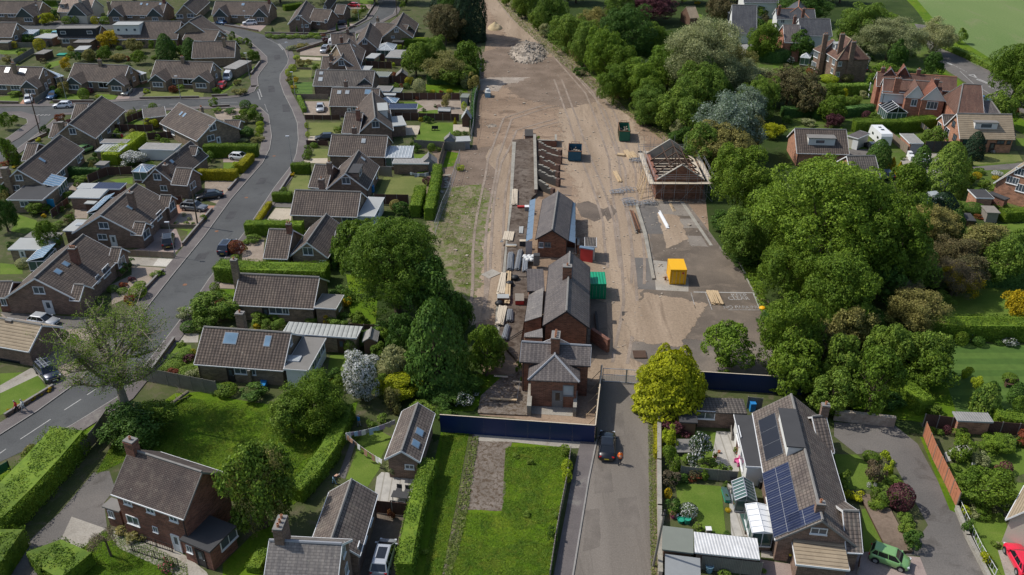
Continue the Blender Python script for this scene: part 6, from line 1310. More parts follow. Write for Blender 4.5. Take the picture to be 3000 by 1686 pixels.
h=house("bright brick two storey house with white band beneath its slate roof",(1650,326),(1815,330),(1700,250),pitch=30,he=5.2,wall="brick_bright",roof="roof_slate",feats=[('w','n',(1733,347),1.6,1.2,dict(bars=2)),('w','n',(1722,424),1.6,1.3,dict(bars=2))],group=VG)
flat("open store with orange clay tiled roof beside the bright brick house",(1478,445),(1643,448),(1475,384),2.6,wall="timber_dark",roof="roof_clay",trim=None,tilt=.9,name="outbuilding",cat="outbuilding");flat("pale sheet roofed hut on the near side of the clay tiled store",(1325,505),(1475,497),(1300,450),2.2,wall="render_white",roof="corrugated_grey",trim=None,name="outbuilding",cat="outbuilding")
shed("barn with new pale yellow roof boards among the trees at the top",(765,185),(860,180),(700,72),he=2.5,roof="roof_tan",pitch=34);shed("slate roofed outbuilding at the top edge behind the railway trees",(20,95),(190,30),(10,40),he=2.6,roof="roof_slate",pitch=30)
F(2300,100,7.24)
h=house("old brown hipped villa with tall chimneys and white bay windows",(1108,556),(862,396),(1325,185),sgn=-1,pitch=45,he=5.6,wall="brick_brown",roof="roof_red_brown",hip=(3.4,0),ridge="roof_tan",group=VG,feats=[('dm',(1030,325),1.8,1.5,dict(roof="felt_pale",wins=((0,1.3,1.1),))),('s',(1150,330),.8,1.3),('w','n',(915,515),1.5,1.5,dict(bars=2)),('w','n',(1035,590),1.5,1.5,dict(bars=2)),('w','n',(1000,780),1.3,1.3),('w','a',(1165,635),.9,1.1),('w','a',(1115,858),.9,1.2),('c',(1465,165),.2,dict(pots=2,wx=1.2,wall="brick_brown")),('c',(1225,0),1.6,dict(pots=2,wx=1.2,wall="brick_brown")),('c',(870,0),.5,dict(pots=2,wx=1.2,wall="brick_brown"))])
house(None,(775,404),(600,322),(745,135),sgn=-1,th=h.th,pitch=45,he=5.6,wall="brick_brown",roof="roof_red_brown",hip=(0,3.0),ridge="roof_tan",feats=[('w','n',(660,435),2.0,1.5,dict(bars=3)),('w','n',(610,660),2.2,1.7,dict(bars=3))])
conservatory((330,500),(520,520),(275,440),label="white faceted conservatory beside the old brown villa",glass="glass_pale",h=2.4,rise=1.0,hipped=True,bars=4)
F(2400,0)
h=house("large orange brick villa with white gables and pink ridge tiles",(640,942),(1240,985),(625,794),pitch=40,he=5.4,wall="brick_bright",roof="roof_red_brown",gable=("upvc",None),group=VG,feats=[('t','a',.3,'render_white'),('p','n',(740,985),5.0,2.6,'render_white'),('c',(805,788),1.0,dict(pots=2,wx=1.3,wall="brick_bright")),('c',(1190,800),1.0,dict(pots=2,wx=1.0,wall="brick_red")),('g',(1000,868),4.2,8.2,dict(face="render_white",ww=1.2,wh=1.5,roof="roof_red_brown",eave=5.4,bars=1)),('g',(1188,880),5.0,8.4,dict(face="render_white",ww=2.2,wh=1.7,roof="roof_red",eave=5.4)),('w','a',(595,940),1.3,1.7),('w','a',(572,1065),1.8,2.2,dict(bars=2)),('w','n',(935,1140),2.4,1.6,dict(bars=2))])
house(None,(578,870),(1390,925),(545,727),th=h.th,pitch=40,he=5.4,wall="brick_bright",roof="roof_red_brown",ridge="pot",gable=("upvc",None),feats=[('t','a',.3,'render_white'),('w','a',(515,875),1.2,1.6),('w','a',(492,1000),1.8,2.2,dict(bars=2)),('c',(650,685),1.0,dict(pots=2,wall="brick_red")),('c',(1012,700),1.2,dict(pots=1,wall="brick_red")),('g',(870,672),5.0,9.6,dict(roof="roof_red",face="roof_red",ww=0,eave=6.0)),('g',(730,690),3.4,9.0,dict(roof="roof_red",face="roof_red",ww=0,eave=7.0))])
house(None,(1235,985),(1493,997),(1470,846),th=h.th,pitch=38,hip=(1.6,0),he=5.2,wall="brick_bright",roof="roof_red_brown",feats=[('w','n',(1262,1010),1.4,.9)])
conservatory((690,1140),(890,1142),(668,1062),th=h.th,h=2.5,rise=1.4,bars=5,glass="glass_dark")
h=house("single storey brick annex with glazed lantern beside the orange villa",(1440,1084),(1648,1090),(1560,1022),pitch=25,he=2.7,wall="brick_red",roof="roof_slate",hip=(0,2.5),group=VG,feats=[('w','n',(1460,1120),1.0,1.3),('w','n',(1500,1122),.5,1.2),('w','n',(1570,1126),1.8,1.3,dict(bars=3)),('s',(1500,1040),2.2,1.2,"glass_green")])
F(2680,250,7.24)
h=house("tan roofed orange brick bungalow with a wide white sided dormer",(958,1128),(2135,1148),(895,600),he=3.0,wall="brick_orange",roof="roof_tan",gable=("upvc","fascia_dark"),trim="timber_pale",group=VG,feats=[('dm',(1500,930),4.4,1.25,dict(roof="felt",wins=((0,2.3,.95),))),('w','n',(1105,1197),1.7,1.0,dict(frame="fascia_dark",glass="glass_green",bars=0)),('w','n',(1466,1197),1.3,.9,dict(frame="fascia_dark",bars=0)),('w','n',(1820,1210),1.5,.8,dict(frame="fascia_dark")),('w','n',(1995,1215),.8,.8,dict(frame="fascia_dark")),('d','n',(1655,1240),1.1,2.0,"fascia_dark"),('w','a',(830,820),1.5,1.2,dict(frame="fascia_dark")),('w','a',(680,1010),2.2,2.0,dict(frame="upvc",glass="glass_dark")),('w','a',(850,1110),1.7,1.3,dict(frame="fascia_dark"))])
house(None,(622,850),(930,855),(590,625),th=h.th,pitch=38,he=3.0,wall="brick_orange",roof="roof_grey",feats=[('w','a',(520,890),2.0,1.9,dict(glass="glass_dark"))])
F(2400,400)
h=house("brown tiled bungalow with pale dormer half hidden by the sycamores",(-225,168),(305,182),(-289,-79),he=2.8,pitch=35,wall="brick_orange",roof="roof_brown",group=VG,feats=[('dm',(20,90),5.0,1.35,dict(wins=((-.3,1.8,.8),)))])
house(None,(330,415),(622,412),(598,199),th=h.th,he=2.5,pitch=33,wall="brick_orange",roof="roof_grey")
flat("slate roofed garage with white side door beside the pale dormered bungalow",(395,22),(518,-30),(285,-10),2.5,wall="render_cream",roof="roof_slate",wins=[('gd','a',(360,85),1.2,2.0,"upvc")])
flat("garage with blue grey door and ribbed roof beside the dark board fence",(915,68),(1055,70),(800,-30),2.4,wall="brick_orange",roof="corrugated_grey",wins=[('gd','n',(980,118),2.3,2.1,"lead")])
house("orange brick house at the right edge with white framed windows in its gable",(2400,640),(2670,420),(2180,220),he=3.0,wall="brick_orange",roof="roof_tan",group=VG,d2=None,feats=[('w','a',(1955,445),2.0,1.3,dict(bars=3)),('w','a',(2040,362),2.0,1.3,dict(bars=3)),('w','a',(2050,525),2.0,1.4,dict(bars=3))])
flat("felt roofed orange brick garage beside the clipped conifers",(1590,620),(1768,624),(1488,533),2.4,wall="brick_orange",roof="felt_dark");flat("low dark roofed store beyond the felt roofed orange garage",(1700,570),(1880,640),(1760,560),2.0,wall="brick_red",roof="felt_dark",trim=None,name="outbuilding",cat="outbuilding")
flat("greenhouse with clouded glass roof below the grey van",(1190,640),(1285,630),(1080,575),2.0,wall="glass_green",roof="glass_pale",trim="galv",name="greenhouse",cat="greenhouse",tilt=.3);flat("black sheeted low shelter behind the rubbish heap",(1500,850),(1590,855),(1430,770),1.2,wall="timber_dark",roof="felt_dark",trim=None,name="outbuilding",cat="outbuilding")
flat("tumbledown grey timber store beside the rubbish heap",(1700,770),(1835,775),(1690,700),1.9,wall="timber_grey",roof="timber_grey",trim=None,name="outbuilding",cat="outbuilding")
F(0,0,1)
h=house("long tiled brick house with dark blue solar panels beside the lane",(2272,1582),(2205,1210),(2410,1525),he=2.9,wall="brick_brown",roof="roof_lichen",group=VG,gable=("cap_grey","cap_grey"),pipe=False,feats=[('w','a',(2399,1556),1.5,.75),('pv',(2290,1462),8.8,2.9,9,2),('pv',(2356,1518),2.0,3.4,2,2),('pv',(2258,1280),6.6,2.0,3,1,'panel_black'),('dm',(2292,1282),6.0,1.3,dict(roof="felt_dark",wins=())),('c',(2405,1472),.9,dict(pots=1)),('c',(2420,1185),.8,dict(pots=1)),('w','n',(2253,1470),2.2,.9)])
house(None,(2480,1618),(2528,1620),(2526,1496),th=h.th,he=2.7,pitch=40,wall="brick_brown",roof="roof_lichen",d2=4.0);house(None,(2405,1330),(2445,1326),(2442,1221),th=h.th,he=2.7,pitch=40,wall="brick_brown",roof="roof_lichen")
flat(None,(2333,1653),(2489,1670),(2324,1585),2.6,th=h.th,wall="brick_brown",roof="roof_tan",tilt=.4)
F(1800,1200,2.98)
flat(None,(1150,494),(1346,504),(1085,45),2.8,th=h.th,wall="render_white",roof="felt_dark",wins=[('w','a',(1090,230),2.0,1.3),('w','a',(1120,440),2.0,1.6),('w','a',(1075,320),1.0,1.2,dict(frame="brick_orange"))])
conservatory((1210,1072),(1392,1080),(1175,838),th=h.th,h=2.4,rise=.25,lean=False,glass="upvc",bars=5)
flat("green grey felt roofed shed nearest the lane wall",(416,1222),(692,1256),(424,1015),2.2,wall="shed_wood",roof="felt_green",trim=None,name="garden_shed",cat="shed",group="garden sheds");flat("long brick store with white corrugated roof beside the small lawn",(702,1248),(1272,1310),(698,1068),2.2,wall="brick_brown",roof="corrugated",trim=None,name="outbuilding",cat="outbuilding")
flat("blue grey felt roofed shed at the bottom edge by the lane wall",(440,1490),(756,1530),(446,1262),2.1,wall="shed_grey",roof="shed_grey",trim=None,name="garden_shed",cat="shed",group="garden sheds")
F(1800,800);flat("old tiled garage with weeds on its roof beside the golden conifer",(838,1402),(1342,1424),(900,1255),2.3,wall="brick_brown",roof="roof_grey",trim=None,wins=[('w','n',(917,1435),2.2,1.1)])
F(1800,1200,2.98);flat("low brown timber store beside the tiled garage",(570,110),(730,118),(580,10),2.0,wall="shed_wood",roof="felt_dark",trim=None,name="garden_shed",cat="shed")
F(2400,1200,2.98);flat("small orange brick store with ribbed roof above the panel fence",(1215,95),(1520,108),(1240,20),2.0,wall="brick_orange",roof="corrugated_grey",trim="felt_pale",name="outbuilding",cat="outbuilding")
h=house("cream walled house peeping in at the right edge above the red car",(2460,1330),(2590,1000),(2220,700),he=3.0,wall="render_cream",roof="roof_tan",group=VG)
F(1200,0)
shed("small shed with pale grey ridge roof and white doors on the gravel garden",(285,1120),(410,1125),(265,1090),pitch=25,roof="felt_pale",wall="shed_wood");shed("dark summerhouse with pale roof and open front beside the railway fence",(620,1200),(625,1165),(570,1130),roof="felt_pale",wall="timber_dark");flat("pale green roofed shed against the brown fence panels",(508,985),(590,988),(508,945),2.0,wall="shed_grey",roof="felt_green",trim=None,name="garden_shed",cat="shed")
shed("grey shed with ridge roof at the foot of the chair lawn",(463,1415),(463,1385),(405,1372),roof="felt",wall="shed_grey");flat("low pale roofed shed beside the railway fence",(465,1432),(618,1425),(480,1380),1.8,wall="shed_grey",roof="felt_pale",trim=None,name="garden_shed",cat="shed")
F(1200,400);shed("shed with one shining roof slope behind the washing line",(275,275),(275,220),(190,215),roof="felt",wall="shed_grey");flat("green grey flat shed beside the shining roofed shed",(-20,262),(110,272),(-10,222),2.1,wall="shed_grey",roof="felt_green",name="garden_shed",cat="shed")
F(600,0);shed("tiny dark shed on the lawn beside the brown strip fence",(2045,768),(2050,735),(1985,725),roof="felt",wall="timber_dark");flat("garden shed with dark flat roof behind the white conservatory",(1885,425),(2000,428),(1885,405),2.0,wall="timber_dark",roof="felt_dark",trim=None,name="garden_shed",cat="shed")
F(0,0);flat("chicken run shed with dark roof in the rear garden",(340,545),(440,548),(390,500),1.9,wall="timber_dark",roof="felt",trim=None,name="garden_shed",cat="shed");flat("grey flat shed beneath the black dormered house",(745,508),(870,505),(800,465),1.9,wall="shed_grey",roof="felt_pale",trim=None,name="garden_shed",cat="shed")
# ================================================================ THE BUILDING SITE
V3=Vector
F(1200,400);Zv=V3((0,0,1))
for lab,pts in(("blue grey scaffold sheeting along the near track side of the goods shed",[(1215,650),(1272,630),(1240,1035),(1175,1065)]),("blue grey scaffold sheeting along the lane side of the goods shed",[(1640,655),(1676,680),(1676,1085),(1605,1055)])):
 P=[G(p,z)for p,z in zip(pts,(2.7,3.1,3.1,2.7)if pts[0][0]<1400 else(3.1,2.7,2.7,3.1))];o=thing("scaffold_sheeting",lab,"sheeting",(P[0]+P[2])/2*1.0-Zv*2.9,"scaffold sheets on the goods shed")
 mb=MB();n=7
 for i in range(n):
  a,b=P[0].lerp(P[3],i/n),P[0].lerp(P[3],(i+.97)/n);c,d=P[1].lerp(P[2],(i+.97)/n),P[1].lerp(P[2],i/n);mb.obox(a,b-a,d-a,Zv*.04)
 part("roof_sheets",mb,"sheet_blue",o);m2=MB()
 for i in range(8):
  e=(P[0]if pts[0][0]<1400 else P[1]).lerp(P[3]if pts[0][0]<1400 else P[2],i/7);m2.tube((e.x,e.y,0),e+Zv*.3,.035,n=5)
 part("scaffold_poles",m2,"tube_steel",o)
 if pts[0][0]<1400:a=P[3];b=P[2];part("end_sheet",MB().obox(V3((a.x,a.y,.2)),V3((b.x-a.x,b.y-a.y,0)),V3((0,.04,0)),Zv*2.5),"sheet_clear",o)
wall("ruined roofless brick room with pale boards against the goods shed",[(1345,1185),(1350,1105),(1700,1120),(1700,1190)],1.6,.3,"brick_old","coping","ruined_wall","old brick walls of the station");sheet("floor_boards","timber_pale",[(1365,1115),(1690,1135),(1690,1190),(1360,1185)],.05,.12)
o=flat("red hoarded plant room with blue sheet roof beside the goods shed",(1712,1120),(1858,1145),(1712,1100),2.4,wall="red_board",roof="sheet_blue",trim=None,name="site_hut",cat="site hut",group="site huts and containers")
o=flat("white walled welfare cabin with brown roof beside the red hoarding",(1770,1108),(1888,1112),(1772,1018),2.5,wall="render_white",roof="roof_grey",name="site_cabin",cat="site cabin",group="site huts and containers")
def container(label,p0,p1,p2,h,mat,roof,extra=None):
 a,U,N,L,D=parallelogram(p0,p1,p2,h);at=lambda u,v,z:V3((a.x,a.y,0))+U*u+N*v+Zv*z;o=thing("site_container",label,"container",at(L/2,D/2,0),"site huts and containers")
 part("body",MB().obox(at(.04,.04,.12),U*(L-.08),N*(D-.08),Zv*(h-.2)),mat,o);part("roof",MB().obox(at(0,0,h-.08),U*L,N*D,Zv*.1),roof,o);f=MB()
 for u in(0,L-.12):
  for v in(0,D-.12):f.obox(at(u,v,0),U*.12,N*.12,Zv*h)
 f.obox(at(0,-.01,h-.16),U*L,N*.1,Zv*.1);f.obox(at(0,-.01,.08),U*L,N*.1,Zv*.14);part("frame",f,mat,o);d=MB()
 for i in range(2):d.obox(at(.2+i*(L-.4)/2,-.03,.3),U*((L-.5)/2),N*.05,Zv*(h-.6))
 part("door",d,mat,o);k=MB()
 for i in range(4):k.tube(at(.35+i*(L-.7)/3,-.06,.25),at(.35+i*(L-.7)/3,-.06,h-.25),.02,n=4)
 part("locking_bar",k,"galv",o)
 if extra:extra(o,at,L,D,h)
 return o
F(1800,400)
def yx(o,at,L,D,h):
 part("warning_sign",MB().obox(at(L*.72,-.05,h*.72),V3((.28,0,0)),V3((0,.01,0)),Zv*.32),"red_board",o);part("hitch",MB().tube(at(-.1,D*.4,.5),at(-.8,D*.4,.45),.06,n=5).tube(at(-.4,D*.4,0),at(-.4,D*.4,.6),.16,n=6),"rust",o)
container("bright yellow steel site store standing on the concrete pad",(570,1348),(735,1350),(545,1237),2.5,"site_yellow","site_yellow",yx)
F(1200,800)
container("bright green corrugated steel container behind the station building",(1828,112),(1990,114),(1826,-10),2.5,"site_green","green_steel")
def skip(label,mat,p0,p1,p2,h,load,seed=1):
 a,U,N,L,D=parallelogram(p0,p1,p2,h);at=lambda u,v,z:V3((a.x,a.y,0))+U*u+N*v+Zv*z;o=thing("skip",label,"skip",at(L/2,D/2,0),"roll on skips in the yard");b=MB();t=.07;tp=.12
 b.obox(at(.1,.1,.2),U*(L-.2),N*(D-.2),Zv*.1)
 for q in(((0,0),(L,0)),((0,D),(L,D)),((0,0),(0,D)),((L,0),(L,D))):
  (u0,v0),(u1,v1)=q;e=at(u1,v1,0)-at(u0,v0,0);w_=N*t if v0==v1==0 else-N*t if v0==v1 else(U*t if u0==0 else-U*t);b.obox(at(u0,v0,.2),e,w_,Zv*(h-.2))
 part("tub",b,mat,o);r=MB()
 for q in(((0,-.06),(L,-.06)),((0,D),(L,D)),((-.06,0),(-.06,D)),((L,0),(L,D))):
  (u0,v0),(u1,v1)=q;e=at(u1,v1,0)-at(u0,v0,0);r.obox(at(u0,v0,h-.02),e,(N if v0==v1 else U)*.1,Zv*.12)
 for i in range(5):r.obox(at(-.06,(i+.5)*D/5,.2),U*.06,N*.1,Zv*(h-.2));r.obox(at(L,(i+.5)*D/5,.2),U*.06,N*.1,Zv*(h-.2))
 part("rim_and_ribs",r,"rust",o);rg=random.Random(seed);m=MB()
 for i in range(90):u,v=rg.uniform(.25,L-.25),rg.uniform(.3,D-.3);s=rg.uniform(.12,.4);m.box(at(u,v,.3+h*.55*rg.random()),(s,s*rg.uniform(.3,1),s*.4),rg.random()*3)
 l_=part("load",m,load,o);tag(l_,None,None,None,"stuff");part("hook_bar",MB().tube(at(L*.2,D+.1,h),at(L*.2,D+.1,h+.4),.05,n=4).tube(at(L*.8,D+.1,h),at(L*.8,D+.1,h+.4),.05,n=4).tube(at(L*.2,D+.1,h+.4),at(L*.8,D+.1,h+.4),.05,n=4),"rust",o)
F(1200,400);skip("blue skip of rubble and pipe beside the ruined coal drops","skip_blue",(1603,152),(1737,156),(1600,75),2.1,"stone")
F(1800,0);skip("rusting green skip with little rubble near the scaffolded shed","skip_green",(55,1328),(163,1330),(25,1240),2.3,"stone",3)
F(1200,400);G0="ruined brick walls of the coal drops"
W=[((1295,45),(1475,50),(1450,100),1.7,"roofless brick bay with rusted post at the head of the coal drops"),]
for i,(a,b,hh,lab)in enumerate([((1300,165),(1495,215),1.9,"highest ruined wall with a ragged white topped edge"),((1300,235),(1495,280),1.9,"ruined brick wall second from the platform end"),((1310,300),(1475,345),1.4,"low dark ruined wall beside a timber baulk"),((1300,375),(1470,425),1.6,"ruined wall with grey plank edge below the timber baulk"),((1300,440),(1475,505),1.8,"ruined grey capped wall beside its brick pier"),((1300,540),(1420,590),1.5,"ragged ruined wall touching the goods shed end")]):
 P0,P1=G(a),G(b);u=(P1-P0);L=u.length;u.normalize();n=V3((-u.y,u.x,0));rg=random.Random(i);o=thing("ruined_wall",lab,"wall",(P0+P1)/2,G0);m=MB();c=MB();k=8
 for j in range(k):
  z0=hh*.7+.75*(1-j/k)+rg.uniform(-.25,.2);p=P0+u*L*j/k;m.obox(p,u*(L/k),n*.35,Zv*z0);c.obox(p+Zv*z0-u*.02,u*(L/k+.02),n*.37,Zv*.1)
 part("brickwork",m,"brick_dark" if i<3 else "coal",o);part("broken_top",c,"coping",o);part("pier",MB().obox(P1,u*.7,n*.6,Zv*hh*.85),"brick_dark",o)
o=flat("small brick pit with weeds at the end of the platform",(1165,-5),(1250,-5),(1165,-72),.9,wall="brick_brown",roof="coal",trim=None,name="brick_pit",cat="pit",ov=0);wall("ruined brick end bay with rusted posts at the coal drops",[(1300,100),(1475,105),(1475,45)],1.3,.35,"brick_old","coping","ruined_wall",G0)
wall("long stone capped wall along the back of the platform",[(1262,42),(1275,600)],.95,.5,"brick_brown","coping","platform_wall","old brick walls of the station",z0=.3)
F(1800,400)
A0,B0=G((425,650)),G((880,690));Cc=G((905,440),4.0);a4,b4=G((430,442),3.6),G((908,442),3.6);c4=G((700,165),3.6);d4=G((300,165),3.6)
U=(b4-a4).normalized();Wd=(b4-a4).length;Nn=V3((-U.y,U.x,0));Dp=(d4-a4).dot(Nn);at=lambda u,v,z:V3((a4.x,a4.y,0))+U*u+Nn*v+Zv*z;EH,RH=3.6,6.4
o=thing("roofless_shed","roofless old brick shed with bare timber trusses inside scaffolding","building",at(Wd/2,Dp/2,0),"station buildings");T=.4
for nm,v in(("front_gable",0),("rear_gable",Dp-T)):
 m=MB();pts=[(0,0),(Wd,0),(Wd,EH),(Wd/2,RH),(0,EH)];f=[at(u,v,z)for u,z in pts];g=[at(u,v+T,z)for u,z in pts];m.add(f+g,[(0,1,2,3,4),(9,8,7,6,5)]+[(i,5+i,5+(i+1)%5,(i+1)%5)for i in range(5)]);part(nm,m,"brick_old" if v==0 else "render_cream" if 0 else("brick_old" if v==0 else "coping"),o)
for u in(0,Wd-T):part("side_wall",MB().obox(at(u,T,0),U*T,Nn*(Dp-2*T),Zv*(EH-.3)),"brick_old",o);part("wall_head",MB().obox(at(u-.2,T,EH-.3),U*(T+.4),Nn*(Dp-2*T),Zv*.12),"timber_pale" if u else "brick_bright",o)
part("inner_floor",MB().obox(at(T,T,.02),U*(Wd-2*T),Nn*(Dp-2*T),Zv*.06),"timber_pale",o)
fl=MB()
for i in range(9):fl.obox(at(T,T+1.0+i*(Dp-3)/8,EH-.7),U*(Wd-2*T),Nn*.25,Zv*.1)
part("ceiling_joists",fl,"timber_pale",o)
for i in range(3):
 v=Dp*(i+1)/4.3;m=MB();tb=lambda p,q,r=.11:m.tube(at(*p),at(*q),r,n=4);tb((.2,v,EH),(Wd/2,v,RH));tb((Wd-.2,v,EH),(Wd/2,v,RH));tb((.2,v,EH-.05),(Wd-.2,v,EH-.05));tb((Wd/2,v,RH),(Wd/2,v,EH),.08);tb((Wd/2,v,EH),(Wd*.26,v,EH+1.35),.07);tb((Wd/2,v,EH),(Wd*.74,v,EH+1.35),.07);part("roof_truss",m,"timber_dark",o)
m=MB()
for s in(.3,.5,.7):z=RH-abs(s-.5)*2*(RH-EH)+.12;m.tube(at(Wd*s,.2,z),at(Wd*s,Dp*.9,z),.08,n=4)
part("purlin",m,"timber_dark",o);m=MB()
for s,e in((0,1),(Wd,-1)):m.obox(at(s,-.1,EH),at(Wd/2,0,RH)-at(s,0,EH),Nn*.5,Zv*.1)
part("gable_coping",m,"coping",o)
sc=thing("scaffolding","steel tube scaffolding wrapped round the roofless brick shed","scaffolding",at(Wd/2,-1,0));m=MB();mb=MB();x0,x1,y0,y1=-1.5,Wd+1.5,-1.4,Dp+1.2;off=.9
for ring_ in(0,off):
 xs0,xs1,ys0,ys1=x0+ring_,x1-ring_,y0+ring_,y1-ring_
 for k in range(6):u=xs0+(xs1-xs0)*k/5;m.tube(at(u,ys0,0),at(u,ys0,6.2),.035,n=4);m.tube(at(u,ys1,0),at(u,ys1,6.6),.035,n=4)
 for k in range(1,6):v=ys0+(ys1-ys0)*k/6;m.tube(at(xs0,v,0),at(xs0,v,4.9),.035,n=4);m.tube(at(xs1,v,0),at(xs1,v,4.9),.035,n=4)
 for z in(1.9,3.4,4.4,4.8):m.tube(at(xs0,ys0,z),at(xs1,ys0,z),.03,n=4);m.tube(at(xs0,ys1,z),at(xs1,ys1,z),.03,n=4);m.tube(at(xs0,ys0,z),at(xs0,ys1,z),.03,n=4);m.tube(at(xs1,ys0,z),at(xs1,ys1,z),.03,n=4)
for q in((x0,0,x0+3,3.4),(x1-3,3.4,x1,0),(Wd*.5,.2,Wd*.8,3.4)):m.tube(at(q[0],y0,q[1]),at(q[2],y0,q[3]),.03,n=4)
part("tubes",m,"tube_steel",sc)
for u0,v0,du,dv in((x0,y0,x1-x0,.85),(x0,y0+.9,.85,y1-y0-.9),(x1-.85,y0+.9,.85,y1-y0-.9),(x0,y1-.85,x1-x0,.8)):mb.obox(at(u0,v0,3.42),U*du,Nn*dv,Zv*.05)
part("walkway_boards",mb,"timber_pale",sc)
lean=[((310,285),(215,545)),((322,290),(228,552)),((335,310),(250,580)),((350,345),(262,630)),((356,350),(272,636)),((345,340),(240,560))]
o=thing("leaning_poles","bundle of long yellow timber poles leaning on the scaffolding","poles",G((250,590)),"stacks of timber and scaffold pipe")
for a,b in lean:part("pole",MB().tube(G(b,0),G(a,3.9),.07,n=5),"timber",o)
for lab,q,sc_ in(("red plastic barrier leaning by the scaffold and the trees",(885,270),"red_board"),("orange chute piece under the trees by the scaffold",(915,310),"site_yellow")):box_thing("site_barrier",lab,"barrier",q,(1.6,.3,1.1),sc_,(885,200),group="loose things about the yard")
F(1200,0)
def heap(name,label,box,h,mat,seed,stones=0,smat="stone",ss=(.2,.6)):
 x0,y0,x1,y1=box;c=G(((x0+x1)/2,(y0+y1)/2));rx=(G((x1,(y0+y1)/2))-G((x0,(y0+y1)/2))).length/2;ry=(G(((x0+x1)/2,y0))-G(((x0+x1)/2,y1))).length/2*.9;o=thing(name,label,"heap",c,"heaps in the cleared yard");m=MB();n,k=30,9
 def zz(x,y):r=math.hypot(x,y);return max(0,1-r**1.25)*h*(1+.35*noise.noise(V3((x*2.2,y*2.2,seed))))
 vs=[(c.x,c.y,zz(0,0))]
 for j in range(1,k+1):
  for i in range(n):r=j/k*(1+.12*noise.noise(V3((math.cos(i/n*6.28)*1.5,math.sin(i/n*6.28)*1.5,seed))));x,y=r*math.cos(i/n*6.283),r*math.sin(i/n*6.283);vs.append((c.x+x*rx,c.y+y*ry,zz(x/1.1,y/1.1)if j<k else-.02))
 m.add(vs,[(0,1+i,1+(i+1)%n)for i in range(n)]+[(1+(j-1)*n+i,1+j*n+i,1+j*n+(i+1)%n,1+(j-1)*n+(i+1)%n)for j in range(1,k)for i in range(n)]);part("mound",m,mat,o,smooth=True)
 if stones:
  rg=random.Random(seed);s=MB()
  for _ in range(stones):
   t=rg.random()*6.28;r=math.sqrt(rg.random())*1.08;x,y=r*math.cos(t),r*math.sin(t);a=rg.uniform(*ss);z=zz(x,y);p=V3((c.x+x*rx,c.y+y*ry,z));e1=V3((rg.gauss(0,1),rg.gauss(0,1),rg.gauss(0,.6))).normalized();e2=e1.orthogonal().normalized();e3=e1.cross(e2);s.obox(p-e1*a/2,e1*a,e2*a*rg.uniform(.3,.8),e3*a*rg.uniform(.2,.6))
  so=part("stones",s,smat,o);tag(so,None,None,None,"stuff")
 return o
heap("rubble_heap","tall pale heap of broken stone and brick on the track",(1015,430,1380,650),2.7,"stone",2,1500,"stone",(.25,.8));heap("sand_heap","smooth heap of yellow sand near the dark conifers",(785,255,935,318),1.8,"sand",4)
heap("rubble_heap","small grey spread of stones beside the site track",(780,1260,880,1290),.25,"stone",5,120,"stone",(.1,.25))
o=box_thing("water_bowser","small blue and white water bowser beside the wire fence","bowser",(790,975),(1.3,2.2,1.1),"water_blue",lid=1,lidm="felt_pale",group="loose things about the yard");part("tank",MB().lathe(tuple(wloc(o)+V3((0,.4,1.15))),[(.5,0),(.5,.5),(.3,.6)],12),"sack_white",o)
F(1800,0);planks("pipe_stack","stack of brown clay drain pipes at the foot of the trees",(-40,990),(35,985),7,.3,.3,"rust",2,rnd=True,cat="pipes");planks("timber_stack","stack of pale new boards left of the scaffolded shed",(30,1370+200),(110,1375+205),3,.3,.1,"timber",3)
F(1800,400)
for i,(a,b,n,lab)in enumerate([((115,150),(165,240),4,"tidy stack of pale boards beside the scaffold tower"),((170,165),(225,230),4,"scattered pale boards against the scaffold legs"),((5,365),(65,470),3,"long yellow boards lying alone beside the pallets"),((30,185),(95,190),3,"short stack of thick planks furthest from the scaffold")]):planks("timber_stack",lab,a,b,n,.22,.08,"timber",3,seed=i+5)
planks("rail_stack","heap of rusty rails and timber along the loading bank edge",(165,770),(240,975),5,.14,.14,["rust","timber_grey","timber_dark"],3,.25,"scrap");o=thing("cladding_sheets","folded white cladding sheets dropped on the yard","cladding",G((490,850)));part("sheet",MB().obox(G((440,775))+Zv*.05,G((525,935))-G((440,775)),V3((.5,0,0)),Zv*.12),"upvc",o);part("sheet",MB().obox(G((450,765))+Zv*.2,G((535,920))-G((450,765)),V3((.22,.05,0)),Zv*.1),"upvc",o)
planks("timber_scraps","thin yellow battens scattered in front of the brick shed",(560,680),(610,760),3,.12,.08,"timber",1,.3)
F(1800,800);planks("timber_stack","neat stack of brown boards on the painted parking bays",(985,195),(1045,330),6,.26,.09,"timber",3,seed=9,jit=.1)
o=thing("yellow_sack","crumpled yellow sack at the corner of the parking bays","sack",G((1495,360)),"loose things about the yard");part("sack",MB().lathe(tuple(G((1495,362))),[(.45,0),(.5,.15),(.3,.3),(.1,.36)],9),"site_yellow",o,smooth=True)
o=box_thing("metal_grating","rusty metal frame lying beside the golden conifer","frame",(255,830),(1.6,1.6,.1),"timber_dark",z=.02,group="loose things about the yard")
def frames(label,q,n,s=1.0,seed=1):
 c=G(q);o=thing("scaffold_stack",label,"scaffold parts",c,"stacks of timber and scaffold pipe");rg=random.Random(seed)
 for i in range(n):
  m=MB();p=c+V3((rg.uniform(-s,s),rg.uniform(-s,s),.08+i*.1));a=rg.uniform(-.3,.3);x=V3((math.cos(a),math.sin(a),rg.uniform(0,.15)))*1.9;y=V3((-math.sin(a),math.cos(a),.05))*1.2
  for k in(0,1):m.tube(p+y*k,p+x+y*k,.04,n=4)
  for k in(0,.33,.66,1):m.tube(p+x*k,p+x*k+y,.035,n=4)
  part("frame",m,"galv",o)
